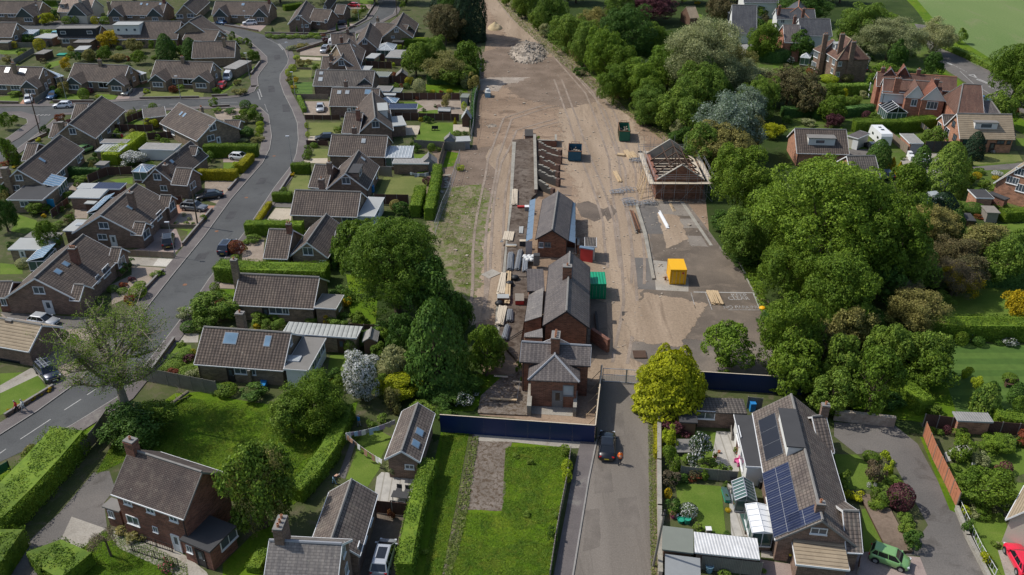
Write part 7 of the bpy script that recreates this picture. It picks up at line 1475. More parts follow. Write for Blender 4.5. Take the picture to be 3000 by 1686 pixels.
F(1800,400);frames("dumped pile of galvanised scaffold frames near the loading bank",(135,700),7,.8);frames("flat galvanised frames laid on the loading bank",(300,700),4,.5,2);frames("galvanised frames beside the yellow board",(100,560),3,.5,4);frames("galvanised trolley frames standing alone on the dirt",(-60+20,590),4,.6,5);frames("tangle of scaffold brackets left of the tower",(200,270),5,.9,6)
F(1200,400)
for i,(a,b,n,mt_,ly,rd,lab,w_)in enumerate([((1065,545),(1060,700),4,"timber_pale",3,False,"criss crossed pale planks on the platform above the red board",.22),((1010,970),(990,1060),6,"timber_pale",2,False,"fanned pale planks at the platform edge beside thin poles",.25),((925,1075),(985,985),5,"tube_steel",1,True,"thin grey poles fanned over the platform edge",.07),((1025,1190),(1010,1360),9,"tube_steel",4,True,"widest stack of grey scaffold tubes on the platform",.09),((1120,1165),(1085,1360),8,"tube_steel",4,True,"longest stack of grey scaffold tubes beside the white sacks",.09),((1170,1235),(1160,1375),8,"galv",3,True,"short stack of bright scaffold tubes beside the dark box",.09),((1000,1380),(985,1700),3,"timber",3,False,"long tan boards right of the pale board stack",.22),((960,1395),(915,1610),4,"timber_pale",3,False,"long pale board stack at the platform edge",.25),((1130,915),(1125,985),2,"felt_pale",1,False,"pair of short grey boards on the platform",.35),((975,1105),(1085,1108),3,["timber","plastic_blue","felt_pale"],1,False,"yellow and blue boards laid across the platform edge",.25)]):
 planks("tube_stack" if rd else "timber_stack",lab,a,b,n,w_,w_ if rd else.08,mt_,ly,.1,"scaffold tubes" if rd else "timber",seed=i,rnd=rd,z=.6)
o=box_thing("notice_board","long red notice board lying on the platform beside the goods shed","board",(1165,720),(2.6,.35,.25),"red_board",z=.6,group="loose things about the yard");box_thing("site_box","white lidded box under the red notice board","box",(1190,745),(.9,.8,.7),"shed_grey",z=.6,lidm="upvc",group="loose things about the yard");box_thing("site_box","grey cabinet standing beside the white sacks","box",(1282,1290),(.9,.9,1.6),"felt",z=.6,lidm="felt_dark",group="loose things about the yard");box_thing("site_box","pale topped workbench beside the clear sheeting","box",(1150,1100),(1.2,.6,.8),"felt_dark",z=.6,lidm="timber_pale",group="loose things about the yard")
o=thing("sacks","heap of white plastic sacks between the tube stacks","sacks",G((1200,1250),.6),"loose things about the yard");rg=random.Random(3)
for i in range(7):q=G((1165+i*14,1225+(i%3)*18),.6);part("sack",MB().lathe(tuple(q),[(.3,0),(.42,.2),(.3,.42),(.1,.5)],8),"sack_white",o,smooth=True)
sheet("loose_board","concrete",[(720,1398),(835,1345),(925,1385),(800,1440)],.03,.06)
F(1200,800)
for i,(a,b,n,mt_,ly,rd,lab,w_)in enumerate([((985,130),(990,240),2,"timber",3,False,"tan planks beside the black plastic rolls",.25),((945,355),(905,540),5,"timber_pale",4,False,"bundle of grey pallets boards at the platform edge",.22),((1015,390),(1005,500),8,"tube_steel",4,True,"compact block of scaffold tubes beside the bundle of boards",.1),((990,545),(955,685),7,"tube_steel",4,True,"scaffold tube stack nearest the tall green tree",.1),((1150,580),(935,710),1,"pipe_black",1,True,"single black pipe lying across the platform",.12),((805,1272),(1080,1285),1,"timber",1,False,"single orange scaffold board lying on the old platform end",.3),((855,1045),(1005,1058),1,"timber_pale",1,False,"weathered board lying in the shade of the tall trees",.25),((1040,1098),(1180,1115),1,"timber_pale",1,False,"pale pole lying by the ivy post",.2)]):
 planks("tube_stack" if rd else "timber_stack",lab,a,b,n,w_,w_ if rd else.08,mt_,ly,.1,"scaffold tubes" if rd else "timber",seed=i+20,rnd=rd,z=.5)
box_thing("rubbish_crate","red crate of broken timber on the station platform","crate",(1110,285),(1.2,2.0,.6),"red_board",z=.5,lidm="timber_grey",group="loose things about the yard");box_thing("rubbish_crate","crate of red and white oddments beside the black sacks","crate",(945,275),(1.6,1.1,.6),"rust",z=.5,lidm="felt_pale",group="loose things about the yard")
for lab,q in(("black sacks lying beside the long tan boards",(1010,120)),("black plastic roll near the slate porch",(1065,60)),("black bag at the platform edge",(905,320))):o=thing("black_sack",lab,"sack",G(q,.5),"loose things about the yard");part("sack",MB().lathe(tuple(G(q,.5)),[(.5,0),(.65,.25),(.4,.5),(.1,.6)],9),"black_plastic",o,smooth=True)
heap("brick_heap","small pile of loose bricks beside the boarded doorway",(1550,1265,1620,1345),.5,"brick_old",7,60,"brick_old",(.15,.3))
railing("bundle of long steel rods leaning across the old platform",[(1115,1105),(1082,1330)],.5,"tube_steel",.5,"steel_rods",3)
wall("yellowish rendered yard wall on the platform side of the station house",[(1222,1215),(1205,1440)],1.4,.45,"coping","coping","yard_wall","old brick walls of the station");wall("thin rendered yard wall beside the gravelly corner",[(1675,1290),(1665,1448)],1.3,.35,"coping","coping","yard_wall","old brick walls of the station")
wall("dark red brick wall running from the station block to the lane",[(1840,690),(2000,800)],1.9,.4,"brick_red","brick_red","yard_wall","old brick walls of the station");wall("low brick wall along the foot of the station block",[(1880,420),(1910,700)],.4,.25,"brick_old","coal","yard_wall","old brick walls of the station")
def hoarding(label,P0,P1,h=2.4,back=1):
 u=(P1-P0);L=u.length;u.normalize();n=V3((-u.y,u.x,0))*back;o=thing("hoarding",label,"hoarding",(P0+P1)/2,"dark blue site hoardings");k=max(1,round(L/2.44));d=L/k
 for i in range(k):part("panel",MB().obox(P0+u*(i*d+.003),u*(d-.006),n*.03,Zv*h),"hoard",o)
 f=MB();f.obox(P0+n*.031+Zv*(h-.12),u*L,n*.07,Zv*.1);f.obox(P0+n*.031+Zv*.5,u*L,n*.07,Zv*.1)
 for i in range(k+1):f.obox(P0+u*min(i*d,L-.1)+n*.105,u*.1,n*.1,Zv*(h-.05));a=P0+u*min(i*d,L-.1)+n*.2;f.tube(a+Zv*1.6,a+n*1.1+Zv*.02,.04,n=4)
 part("timber_frame",f,"timber",o);part("capping",MB().obox(P0-n*.03+Zv*h,u*L,n*.12,Zv*.04),"timber_pale",o);return o
F(1200,1200,2.98);q0,q1=G((270,198)),G((1612,294));hoarding("long dark blue hoarding across the front of the station yard",q0,q1,2.45)
F(1200,800);q2=G((1968,1010));q2=G((1948,930),2.4);q2.z=0;hoarding("dark blue hoarding seen edge on along the lane with its timber back",q1+V3((0.05,.1,0)),q2,2.4)
F(1800,800);hoarding("dark blue hoarding behind the tiled garage below the small tree",G((850,1170)),G((1890,1235)),2.5)
F(1800,800)
def gate(label,a,b,h=2.0):
 P0,P1=G(a),G(b);o=thing("mesh_gate",label,"gate",(P0+P1)/2,"wire mesh site gates");m=MB();w_=MB();L=(P1-P0).length
 for z in(.1,h*.55,h):m.tube(P0+Zv*z,P1+Zv*z,.04,n=5)
 for t in(0,1):p=P0.lerp(P1,t);m.tube(p,p+Zv*(h+.02),.05,n=5)
 for i in range(int(L/.3)):p=P0.lerp(P1,(i+.5)/int(L/.3));w_.tube(p+Zv*.1,p+Zv*h,.008,n=3)
 part("frame",m,"galv",o);part("wires",w_,"galv",o)
q=G((-415+550,1115));gate("wire mesh gate leaf nearest the lane hoarding",(-120,1100),(112,1112));gate("wire mesh gate leaf nearest the golden conifer",(120,1113),(235,1122))
def mesh(label,pts,h=2.0,step=3.4):
 P=[G(p)for p in pts];o=thing("mesh_fence",label,"fence",sum(P,V3())/len(P),"temporary mesh fences")
 for a,b in zip(P[:-1],P[1:]):
  n=max(1,round((b-a).length/step))
  for i in range(n):
   p,q=a.lerp(b,i/n),a.lerp(b,(i+.97)/n);m=MB()
   for z in(.12,h):m.tube(p+Zv*z,q+Zv*z,.022,n=4)
   for e in(p,q):m.tube(e,e+Zv*h,.022,n=4)
   for j in range(1,9):e=p.lerp(q,j/9);m.tube(e+Zv*.12,e+Zv*h,.007,n=3)
   for z in(.6,1.1,1.6):m.tube(p+Zv*z,q+Zv*z,.007,n=3)
   part("mesh_panel",m,"galv",o)
F(1200,0);mesh("line of steel mesh panels between the gardens and the cleared track",[(722,640),(712,720),(712,900),(665,1010),(650,1130),(650,1290),(620,1448)])
F(1200,400);mesh("line of steel mesh panels sloping past the rough grass",[(510,230),(440,470),(385,640),(330,760),(255,990)])
o=thing("grid_fence","steel bar grid standing at the gable of the goods shed","fence",G((1570,600)));part("bars",MB().obox(G((1520,590)),G((1630,600))-G((1520,590)),V3((0,.05,0)),Zv*.1),"galv",o);mm=MB()
for i in range(12):p=G((1520,590)).lerp(G((1630,600)),i/11);mm.tube(p,p+Zv*1.8,.03,n=4)
part("uprights",mm,"galv",o)
for i,(x,y)in enumerate([(385,398),(365,437),(380,468),(385,490),(370,515),(325,565)]):q=G((x,y));o=thing("paving_slab","pale slab lying in the line beside the mesh fence","slab",q,"pale slabs in a line");part("slab",MB().box((q.x,q.y,.02),(1.2,.6,.12),.3+i),"coping",o)
F(1800,800)
from mathutils import Matrix
def text(word,p,size,rz=0.0):
 c=bpy.data.curves.new("painted_words",'FONT');c.body=word;c.size=size;c.extrude=.002;c.align_x='CENTER';ob=bpy.data.objects.new("painted_words",c);COL.objects.link(ob);dg=bpy.context.evaluated_depsgraph_get();me=bpy.data.meshes.new_from_object(ob.evaluated_get(dg));bpy.data.objects.remove(ob);me.materials.clear();me.materials.append(MATS["paint_worn"])
 n=bpy.data.objects.new("painted_words",me);COL.objects.link(n);n.location=G(p)+V3((0,0,.04));n.rotation_euler=(0,0,rz);n["kind"]="structure";n.scale=(1.15,1.5,1)
text("NO PARKING",(1295,362),.75);text("KEEP",(1265,245),.9);text("CLEAR",(1262,275),.9)
V2();_a=[G(q)for q in[(1215,120),(1300,60),(1480,200),(1620,330),(1780,420),(1790,560),(1600,900),(1520,900),(1500,470),(1260,340),(1255,640),(1190,850),(1120,560),(1130,400),(1200,360)]]
rg=random.Random(8);m=MB();xs=[q.x for q in _a];ys=[q.y for q in _a]
while len(m.f)<1500*6:
 q=(rg.uniform(min(xs),max(xs)),rg.uniform(min(ys),max(ys)))
 if _inpoly(q,_a):a=rg.uniform(.06,.3)*(2 if rg.random()<.05 else 1);m.box((q[0],q[1],.02),(a,a*rg.uniform(.3,1),a*.3),rg.random()*3)
o=part("rubble_scatter",m,"stone");tag(o,"small stones and scraps scattered over the cleared dirt yard","rubble",None,"stuff")
# ================================================================ TREES
V2()
BR=[('mid',(2065,845,2180,990)),('green',(2130,880,2265,1050)),('mid',(2040,930,2160,1050)),('mid',(1700,150,1830,290)),('mid',(1860,190,1960,300)),('mid',(1720,320,1820,430)),('green',(1930,860,2070,1000)),('mid',(2180,820,2290,950)),('mid',(2250,600,2360,740)),('green',(1600,60,1690,160)),('mid',(1520,-20,1600,60)),('green',(1880,60,1970,150)),('mid',(1100,150,1200,215)),('bright',(1895,385,2290,725)),('green',(2100,470,2320,740)),('green',(1775,365,1950,540)),('green',(2220,420,2330,560)),('green',(1870,430,1990,560)),('mid',(1800,515,1950,670)),('green',(1905,600,2060,770)),('green',(2015,625,2225,850)),('green',(1915,735,2085,945)),('dark',(2150,640,2280,760)),('bright',(2040,700,2130,800)),('green',(850,535,1135,800)),('green',(835,560,960,700)),('dark',(1010,650,1150,820)),('dark',(1120,720,1190,860)),('dark',(970,790,1060,900)),('dark',(1490,15,1660,175)),('bright',(1480,60,1560,180)),('mid',(1285,-35,1360,45)),('mid',(1340,-15,1430,80)),('mid',(1380,30,1480,130)),('mid',(1430,60,1520,175)),('green',(1525,120,1610,225)),('bright',(1470,70,1575,205)),('bright',(1545,150,1670,262)),('bright',(1620,120,1740,240)),('green',(1500,160,1590,260)),('mid',(1580,220,1680,315)),('green',(1590,200,1680,290)),('mid',(1650,230,1740,330)),('mid',(1690,250,1770,345)),('green',(1520,180,1600,250)),('olive',(1735,300,1900,430)),('mid',(1440,60,1530,160)),('olive',(1430,100,1510,165)),('mid',(2110,5,2235,130)),('bright',(2180,30,2260,90)),('dark',(1975,85,2045,150)),('dark',(1960,-20,2100,60)),('green',(2495,100,2640,250)),('green',(2560,190,2640,290)),('bright',(2185,160,2255,225)),('mid',(2475,240,2555,320)),('green',(2060,240,2130,310)),('mid',(2320,320,2380,375)),('green',(2280,880,2400,990)),('bright',(1775,812,1905,925)),('mid',(2230,830,2330,940)),('green',(1180,822,1265,950)),('mid',(1055,90,1130,180)),('mid',(1010,110,1080,190)),('green',(1140,110,1215,200)),('green',(2390,1100,2450,1160)),('green',(2420,1170,2560,1290)),('bright',(2460,1090,2540,1150)),('green',(0,350,40,420)),('green',(90,560,150,640)),('mid',(470,730,600,820)),('mid',(695,1170,560,1350))]
for c,b in BR[:-1]:plant('broad',c,*b,tree=True,**({'clear':.6}if b[0]==1775 and b[1]>800 else{}))
for c,b in(('olive',(1790,100,1900,220)),('olive',(1810,285,1930,395)),('olive',(2080,770,2200,900)),('brown',(2380,640,2490,740)),('brown',(2200,560,2300,650)),('sage',(1650,45,1885,250)),('olive',(1640,120,1760,230)),('sage',(1800,150,1950,250)),('silver',(1740,235,1925,400)),('silver',(1830,215,1935,310)),('mid',(1760,180,1850,270)),('olive',(1450,20,1540,100)),('olive',(2230,720,2390,840)),('sage',(2150,40,2330,150)),('sage',(2300,50,2410,140)),('mid',(2265,830,2395,960)),('olive',(2030,800,2150,900)),('brown',(2010,820,2110,950)),('olive',(2270,505,2420,620)),('brown',(2330,590,2480,700)),('olive',(2420,560,2540,650)),('mid',(2480,600,2590,720)),('green',(700,930,880,1090)),('mid',(670,985,790,1100)),('olive',(1060,130,1200,210)),('sage',(950,870,1035,960)),('mid',(1200,840,1275,930))):
 plant('loose',c,*b,tree=True)
for c,b in(('dark',(1100,-120,1180,95)),('blackgreen',(1140,-130,1222,110)),('blackgreen',(1080,-40,1150,60)),('dark',(390,85,440,150)),('dark',(455,95,500,150)),('dark',(2180,350,2245,430)),('dark',(2300,365,2345,420)),('dark',(1018,745,1178,985)),('blackgreen',(2330,480,2415,560)),('dark',(2375,525,2430,600)),('mid',(2340,355,2440,490)),('dark',(2290,500,2330,545)),('blackgreen',(2430,330,2480,400)),('dark',(2540,960,2580,1010)),('mid',(2450,960,2520,1040))):
 plant('dome',c,*b,tree=True,clear=.2)
for c,b in(('brown',(1060,10,1200,100)),('brown',(1910,165,2060,270)),('brown',(1770,-10,1860,60)),('purple',(1565,-20,1710,55)),('brown',(1080,30,1160,110)),('brown',(2000,210,2080,290))):plant('broad',c,*b,tree=True,limbs=9)
plant('wisp','bright',165,742,405,1075,tree=True,clear=1.0,limbs=26,fine=16,trunk='bark_pale')
plant('loose','mid',563,1110,733,1335,tree=True);plant('wisp','olive',560,1105,735,1340,tree=True)
plant('loose','dark',250,1010,420,1130,tree=True);plant('loose','green',330,1000,450,1090,tree=True)
plant('broad','gold',1605,885,1775,1045,tree=True,clear=.3);plant('dome','gold',1600,872,1780,1050,tree=True,clear=.2);plant('dome','gold',1640,862,1700,960,tree=True);plant('dome','gold',1690,868,1750,960,tree=True)
F(0,1200,2.98);plant('wisp','twig',780,1000,1060,1240,tree=True,clear=1.5,limbs=10,fine=5)
V2();plant('wisp','twig',2240,700,2340,800,tree=True,limbs=12,fine=8,trunk="bark_pale");plant('wisp','twig',2330,640,2480,760,tree=True,limbs=10,fine=6)
plant('loose','yellow',2370,665,2465,750,tree=True,limbs=5);plant('loose','yellow',2525,735,2610,815,tree=True,limbs=5);plant('loose','yellow',245,78,308,118,tree=True);plant('loose','whitemost',862,885,950,1010,tree=True,clear=.1);plant('weep','gold',950,930,1080,1010,tree=True);plant('weep','olive',955,975,1010,1040,tree=True,clear=.1)
for i in range(26):
 t=i/25;x=1246+t*512+RND.uniform(-8,8);y=-15+t*385;s=13+10*t;plant('loose' if i%2 else 'broad',('mid','green','sage','dark')[i%4],x-s+8,y-s,x+s+8,y+s)
for x,y,s,c in((1830,560,40,'dark'),(1880,640,40,'dark'),(1950,800,40,'dark'),(1990,930,40,'dark'),(2080,1010,45,'dark'),(2210,880,50,'dark'),(2290,780,50,'dark'),(2350,700,45,'dark'),(2160,800,60,'dark'),(1960,590,60,'dark'),(2250,660,60,'dark'),(1180,960,40,'dark'),(920,850,34,'dark'),(1090,900,40,'dark'),(1150,990,40,'dark'),(1060,1030,30,'mid'),(990,900,30,'mid'),(900,800,24,'green'),(1120,1040,26,'dark'),(860,740,30,'dark'),(960,830,30,'dark'),(1120,1000,40,'dark'),(1000,990,30,'dark'),(2130,960,40,'dark'),(2410,690,40,'green'),(2560,650,40,'dark'),(1900,960,22,'green'),(1830,945,22,'green'),(1950,975,20,'green'),(2320,950,34,'green'),(2240,1010,34,'dark'),(1460,180,16,'dark'),(1620,300,22,'dark'),(1700,345,22,'dark')):
 plant('loose',c,x-s,y-s*.7,x+s,y+s*.7,tree=False)
for i,(x,c)in enumerate([(100,'green'),(330,'dark'),(480,'mid'),(700,'green'),(820,'dark'),(940,'mid'),(1020,'green'),(1330,'green'),(1450,'mid'),(1560,'green'),(1720,'green'),(1860,'dark'),(1930,'mid'),(2060,'green'),(2120,'dark'),(1400,'dark'),(1640,'mid'),(1800,'mid'),(2000,'green')]):plant('broad',c,x-45,-75,x+45,5,tree=True)
# ================================================================ SHRUBS (by the photograph's own corners)
def P_(fr,kind,col,*b):
 F(*fr)
 for q in b:plant(kind,col,*q,tree=False)
A_,B_,C_,D_,E_,H_=(0,0),(600,0),(0,400),(600,400),(0,800),(600,800)
P_(A_,'round','green',(620,165,725,245),(730,165,800,240),(1005,165,1120,245),(1500,1040,1590,1130),(785,890,900,1010));P_(A_,'round','limeyel',(335,390,455,510),(95,420,185,485),(915,165,995,250),(1720,198,1765,215),(680,465,740,515));P_(A_,'broad','gold',(400,140,560,245),(1460,1200,1590,1310),(350,1395,410,1430));P_(A_,'round','lime',(975,130,1060,165),(1270,180,1340,212),(1800,500,1925,560),(960,960,1000,990))
P_(A_,'loose','dark',(235,360,340,440),(170,490,260,550),(1785,450,1920,570),(500,95,590,200),(1410,400,1480,480),(500,870,560,950),(740,520,830,620),(410,1270,490,1350));P_(A_,'loose','olive',(820,500,970,620),(1260,400,1440,540),(1120,540,1270,620),(25,560,130,640),(590,820,690,960));P_(A_,'broad','green',(980,470,1130,610),(1330,520,1480,650),(0,1150,115,1310),(115,1170,190,1265),(1700,420,1790,550),(1500,400,1560,520),(1520,560,1600,600));P_(A_,'broad','yellow',(610,590,720,700));P_(A_,'loose','red',(1700,870,1790,940));P_(A_,'broad','mid',(90,920,220,980),(235,910,300,960),(300,915,355,960),(1780,860,1860,920),(560,900,650,980),(1340,1090,1365,1135),(1395,1100,1450,1140),(1455,1095,1500,1135),(375,300,440,330),(460,300,520,325),(1990,170,2070,250))
P_(B_,'broad','green',(245,330,305,410),(400,395,475,485),(425,505,555,625),(355,1110,470,1240),(430,1120,585,1250),(1560,60,1645,160),(1080,650,1165,705),(1970,20,2030,100),(80,890,155,960));P_(B_,'round','dark',(350,1010,468,1115),(1480,160,1530,210),(1520,140,1570,190));P_(B_,'round','lime',(845,650,925,720),(810,695,878,775),(890,560,962,605),(515,1225,600,1285),(515,1270,600,1345),(505,1340,560,1400),(1005,1225,1045,1315),(1015,1330,1060,1395));P_(B_,'broad','bright',(80,1090,175,1140),(300,1170,370,1260),(345,1250,400,1330));P_(B_,'broad','dark',(350,1290,500,1400),(200,1110,320,1140));P_(B_,'loose','sage',(340,1400,440,1445),(820,470,930,510));P_(B_,'broad','yellow',(888,783,950,838),(868,868,930,900));P_(B_,'round','limeyel',(2018,780,2090,860),(1320,1285,1345,1320));P_(B_,'loose','olive',(905,600,1010,670),(1010,600,1095,645),(470,1385,600,1440),(820,780,880,830),(930,440,1050,490),(1490,100,1555,150),(280,890,420,960));P_(B_,'cone','dark',(915,262,948,340),(665,270,700,325),(1315,240,1355,320),(1430,200,1470,290),(1240,360,1275,430),(1310,340,1345,400))
P_(B_,'round','mid',*[(610+i*70,340+(i%2)*12,690+i*70,385+(i%2)*10)for i in range(8)]);P_(B_,'loose','red',(1165,345,1225,370));P_(B_,'round','olive',*[(850+i*40,462-i*7,890+i*40,500-i*7)for i in range(5)]);P_(B_,'broad','mid',(1300,1285,1380,1340),(300,385,400,440),(840,820,900,870),(880,900,930,950))
P_(C_,'broad','green',(0,50,145,220),(245,645,490,790),(650,790,750,870),(385,860,490,940));P_(C_,'loose','whitemost',(1220,135,1470,290),(660,528,712,580),(1400,205,1500,260));P_(C_,'broad','dark',(100,200,215,290),(950,150,1020,230),(0,500,90,640),(90,690,180,760),(1155,1290,1300,1400),(1220,1240,1350,1330));P_(C_,'loose','mid',(470,860,640,950),(740,395,880,450),(560,700,650,760),(500,740,580,800),(200,270,260,320),(1520,1360,1640,1420));P_(C_,'broad','yellow',(130,290,190,320),(880,395,925,445),(425,780,480,820));P_(C_,'loose','olive',(935,370,1005,430),(0,560,90,700),(900,250,950,330));P_(C_,'round','sage',(1890,815,1930,850),(1840,770,1880,810));P_(C_,'loose','red',(0,250,110,300));P_(C_,'cone','dark',(150,145,200,200));P_(C_,'broad','gold',(770,620,850,680));P_(C_,'broad','mid',(2020,790,2080,860),(1850,860,1900,890),(1760,860,1800,890),(1930,870,1970,890))
plant('loose','dark',-80,640,150,960,tree=True)
P_(D_,'round','red',(235,1045,400,1195));P_(D_,'round','purple',(408,940,480,1000));P_(D_,'round','green',(1000,125,1085,195),(980,170,1055,235),(1060,60,1130,110),(1000,85,1060,125),(260,1190,350,1250),(265,290,370,365),(770,510,830,560),(1925,630,2040,690));P_(D_,'loose','mid',(385,985,560,1085),(1020,200,1070,240));P_(D_,'broad','yellow',(865,365,915,405),(395,1110,430,1160),(1110,400,1190,420));P_(D_,'loose','dark',(1900,660,2060,800),(1240,1140,1400,1330),(0,180,60,330));P_(D_,'broad','bright',(1600,840,1720,960),(1230,1140,1380,1260))
P_(E_,'round','green',(1300,115,1480,260),(675,615,795,720),(1580,945,1665,1010));P_(E_,'round','dark',(545,570,690,700),(1690,815,1780,885),(1820,480,1990,610));P_(E_,'loose','sage',(1785,345,1960,480),(1880,960,2060,1090));P_(E_,'loose','red',(1200,85,1300,150),(1255,215,1370,300),(1660,970,1830,1050));P_(E_,'round','limeyel',(505,650,590,715),(1910,765,1985,840));P_(E_,'round','mid',(1780,760,1950,880),(1640,880,1850,985),(1790,940,1990,1055),(1080,120,1190,200),(1180,150,1290,210),(1350,80,1470,150));P_(E_,'broad','yellow',(2010,255,2069,315),(1290,300,1350,340));P_(E_,'broad','green',(1990,270,2130,420),(1960,350,2100,560),(1780,690,1860,740));P_(E_,'loose','yellow',*[(60+i*80,1370-i*42,120+i*80,1420-i*42)for i in range(6)]);P_(E_,'loose','purple',(1290,30,1380,90))
P_(H_,'broad','yellow',(1388,238,1482,335),(1180,415,1290,515),(495,510,580,580),(400,385,470,445),(1240,1060,1290,1095));P_(H_,'broad','mid',(450,405,620,530),(1017,430,1160,505),(1260,425,1480,530),(560,480,680,580),(680,465,830,590),(0,500,110,560));P_(H_,'broad','bright',(620,400,755,500),(1720,560,1860,700));P_(H_,'round','green',(1400,655,1540,820),(45,95,150,200),(100,1130,330,1230));P_(H_,'loose','dark',(250,380,330,500),(1250,960,1400,1090),(60,1120,250,1230),(350,1140,620,1280));P_(H_,'broad','whitemost',(1400,790,1600,960),(1580,830,1750,1000),(1570,960,1740,1130),(1510,1120,1680,1310));P_(H_,'loose','white',(1800,790,2010,950));P_(H_,'loose','mid',(1680,700,1830,860),(1730,1020,1900,1200),(1420,230,1560,260));P_(H_,'broad','green',(1280,1040,1420,1180),(1500,560,1560,600))
F(0,1200,2.98);plants('broad','pinkred',[(1385,1310,1500,1420)],tree=False);plants('loose','olive',[(200,330,400,520),(1010,1010,1130,1090),(1100,1070,1230,1150),(1230,1060,1330,1130)],tree=False)
F(600,1200,2.98);plants('loose','mid',[(1410,90,1500,180),(1500,40,1600,120)],tree=False);plants('loose','sage',[(1575,450,1690,570)],tree=False);plants('loose','red',[(1590,880,1660,960)],tree=False)
F(1200,0);P3=lambda k,c,*b:plants(k,c,b,tree=False)
P3('round','sage',(30,795,165,940),(510,740,620,900));P3('broad','olive',(590,750,705,940),(320,958,420,1085));P3('round','limeyel',(203,908,262,940),(368,903,437,940),(0,780,40,815),(85,1185,140,1230));P3('cone','limeyel',(438,1185,480,1255));P3('round','green',(430,1318,525,1395),(75,775,130,805));P3('broad','dark',(140,1175,210,1245),(215,1190,245,1240),(535,1325,580,1365),(235,1060,270,1092),(120,1092,160,1130));P3('broad','green',(0,430,130,700),(600,450,700,620));P3('round','lime',(520,1010,580,1140));P3('loose','red',(290,915,340,940))
F(1200,400);P3('round','green',(178,68,265,155));P3('loose','mid',(1265,5,1330,60),(270,110,320,150),(80,360,190,395));P3('broad','dark',(0,20,60,120));P3('cone','dark',(-10,700,80,800))
F(1200,800);P3('loose','white',(470,1220,640,1380),(590,1190,700,1260));P3('loose','bright',(1065,900,1140,1010),(1115,1040,1170,1130),(420,1240,520,1340));P3('broad','green',(640,560,960,860),(400,240,570,480))
F(1200,1200,2.98);P3('round','lime',(1325,435,1425,560),(1330,520,1420,645));P3('loose','mid',(1315,310,1410,400),(980,890,1050,940),(1020,430,1080,480),(900,380,960,420),(100,1210,170,1270),(1250,900,1310,950),(1200,1030,1290,1150));P3('loose','bright',(0,520,65,575))
F(1800,0);P3('loose','dark',(1370,185,1520,300));P3('loose','brown',(1480,150,1560,250));P3('round','yellow',(1880,22,1937,62),(805,15,870,45));P3('loose','mid',(1380,50,1560,180),(1800,30,1860,70));P3('loose','sage',(1880,1195,2030,1270));P3('broad','limeyel',(980,930,1110,1040),(870,980,980,1100));P3('loose','gold',(1130,1280,1450,1448),(1480,1240,1740,1400));P3('loose','white',(1750,580,1820,650));P3('loose','twig',(800,870,940,1020));P3('broad','dark',(1700,1170,1800,1260));P3('loose','purple',(1630,0,1740,60))
F(2400,0);P3('round','lime',(0,750,200,840));P3('round','olive',(205,730,350,830));P3('broad','green',(0,850,235,1060),(1050,1090,1190,1230),(60,660,150,760));P3('loose','mid',(230,960,420,1120),(500,1150,620,1230),(1380,300,1500,440));P3('round','gold',(230,895,290,985),(1540,895,1605,960));P3('loose','purple',(60,1140,240,1300));P3('loose','white',(420,560,520,680));P3('loose','red',(1860,1060,2010,1170));P3('broad','dark',(1050,530,1250,770),(690,440,880,720),(380,470,560,570));P3('loose','lime',(1285,1380,1400,1448))
F(2400,400);P3('cone','yellow',(680,205,805,350),(740,250,880,430));P3('cone','dark',(855,375,960,545),(955,400,1048,530),(1480,190,1570,300));P3('round','yellow',(1548,358,1642,430),(1745,395,1820,440));P3('round','whitemost',(1745,348,1855,400),(1735,138,1780,170));P3('broad','green',(1430,300,1560,440),(1400,380,1570,500),(1615,440,1720,520),(1560,330,1680,380),(1240,640,1440,790),(1850,370,1920,480));P3('round','dark',(1890,485,2010,620),(1460,660,1690,790));P3('loose','mid',(1700,480,1850,570),(820,200,880,240),(1290,0,1390,70),(1750,650,1900,720),(1900,950,2080,1120));P3('broad','yellow',(1965,628,2040,668),(1835,540,1900,600));P3('loose','red',(1560,790,1660,830))
F(2400,800);P3('round','green',(1380,590,1510,740),(1855,1005,2010,1130),(1965,1235,2090,1420));P3('round','dark',(1550,635,1675,745),(1745,655,1860,730));P3('loose','white',(1855,650,1990,745),(1500,610,1580,690));P3('broad','lime',(1440,950,1560,1080),(1530,1050,1660,1195));P3('broad','dark',(1550,1180,1700,1430),(1660,1080,1810,1350));P3('loose','mid',(1290,630,1390,720),(1060,1310,1230,1440),(1150,180,1360,340))
F(2400,1200,2.98);P3('round','purple',(595,640,835,890));P3('round','green',(380,360,525,460),(450,680,540,800),(540,720,600,830));P3('broad','lime',(525,360,610,470),(560,440,650,580));P3('broad','gold',(200,695,265,790),(280,705,400,800),(1410,1255,1530,1370));P3('loose','mid',(160,550,280,700),(580,570,725,680),(690,900,840,1010),(700,1010,870,1100),(1150,390,1260,470),(1160,490,1250,530),(1500,1150,1580,1200),(1630,1120,1730,1190),(1560,230,1740,320),(1030,170,1100,240),(1270,390,1340,450));P3('broad','dark',(740,1070,900,1230),(1680,240,1760,320),(1260,950,1350,1080),(1290,880,1350,930));P3('broad','green',(960,150,1020,210),(1170,175,1310,235),(1440,205,1520,240),(1450,280,1550,370),(1730,275,1800,330),(430,790,600,860),(760,1090,870,1180),(1350,850,1500,950));P3('round','purple',(1080,135,1155,220),(1575,450,1690,560),(1455,500,1510,550));P3('loose','sage',(1340,370,1500,510),(1510,1150,1570,1190));P3('loose','pinkred',(1750,1030,1800,1110),(1640,920,1720,960),(1520,480,1590,550));P3('round','whitemost',(415,635,455,685),(475,635,505,680));P3('round','yellow',(1725,240,1785,280));P3('loose','twig',(410,450,570,640));P3('broad','lime',(1220,850,1310,930))
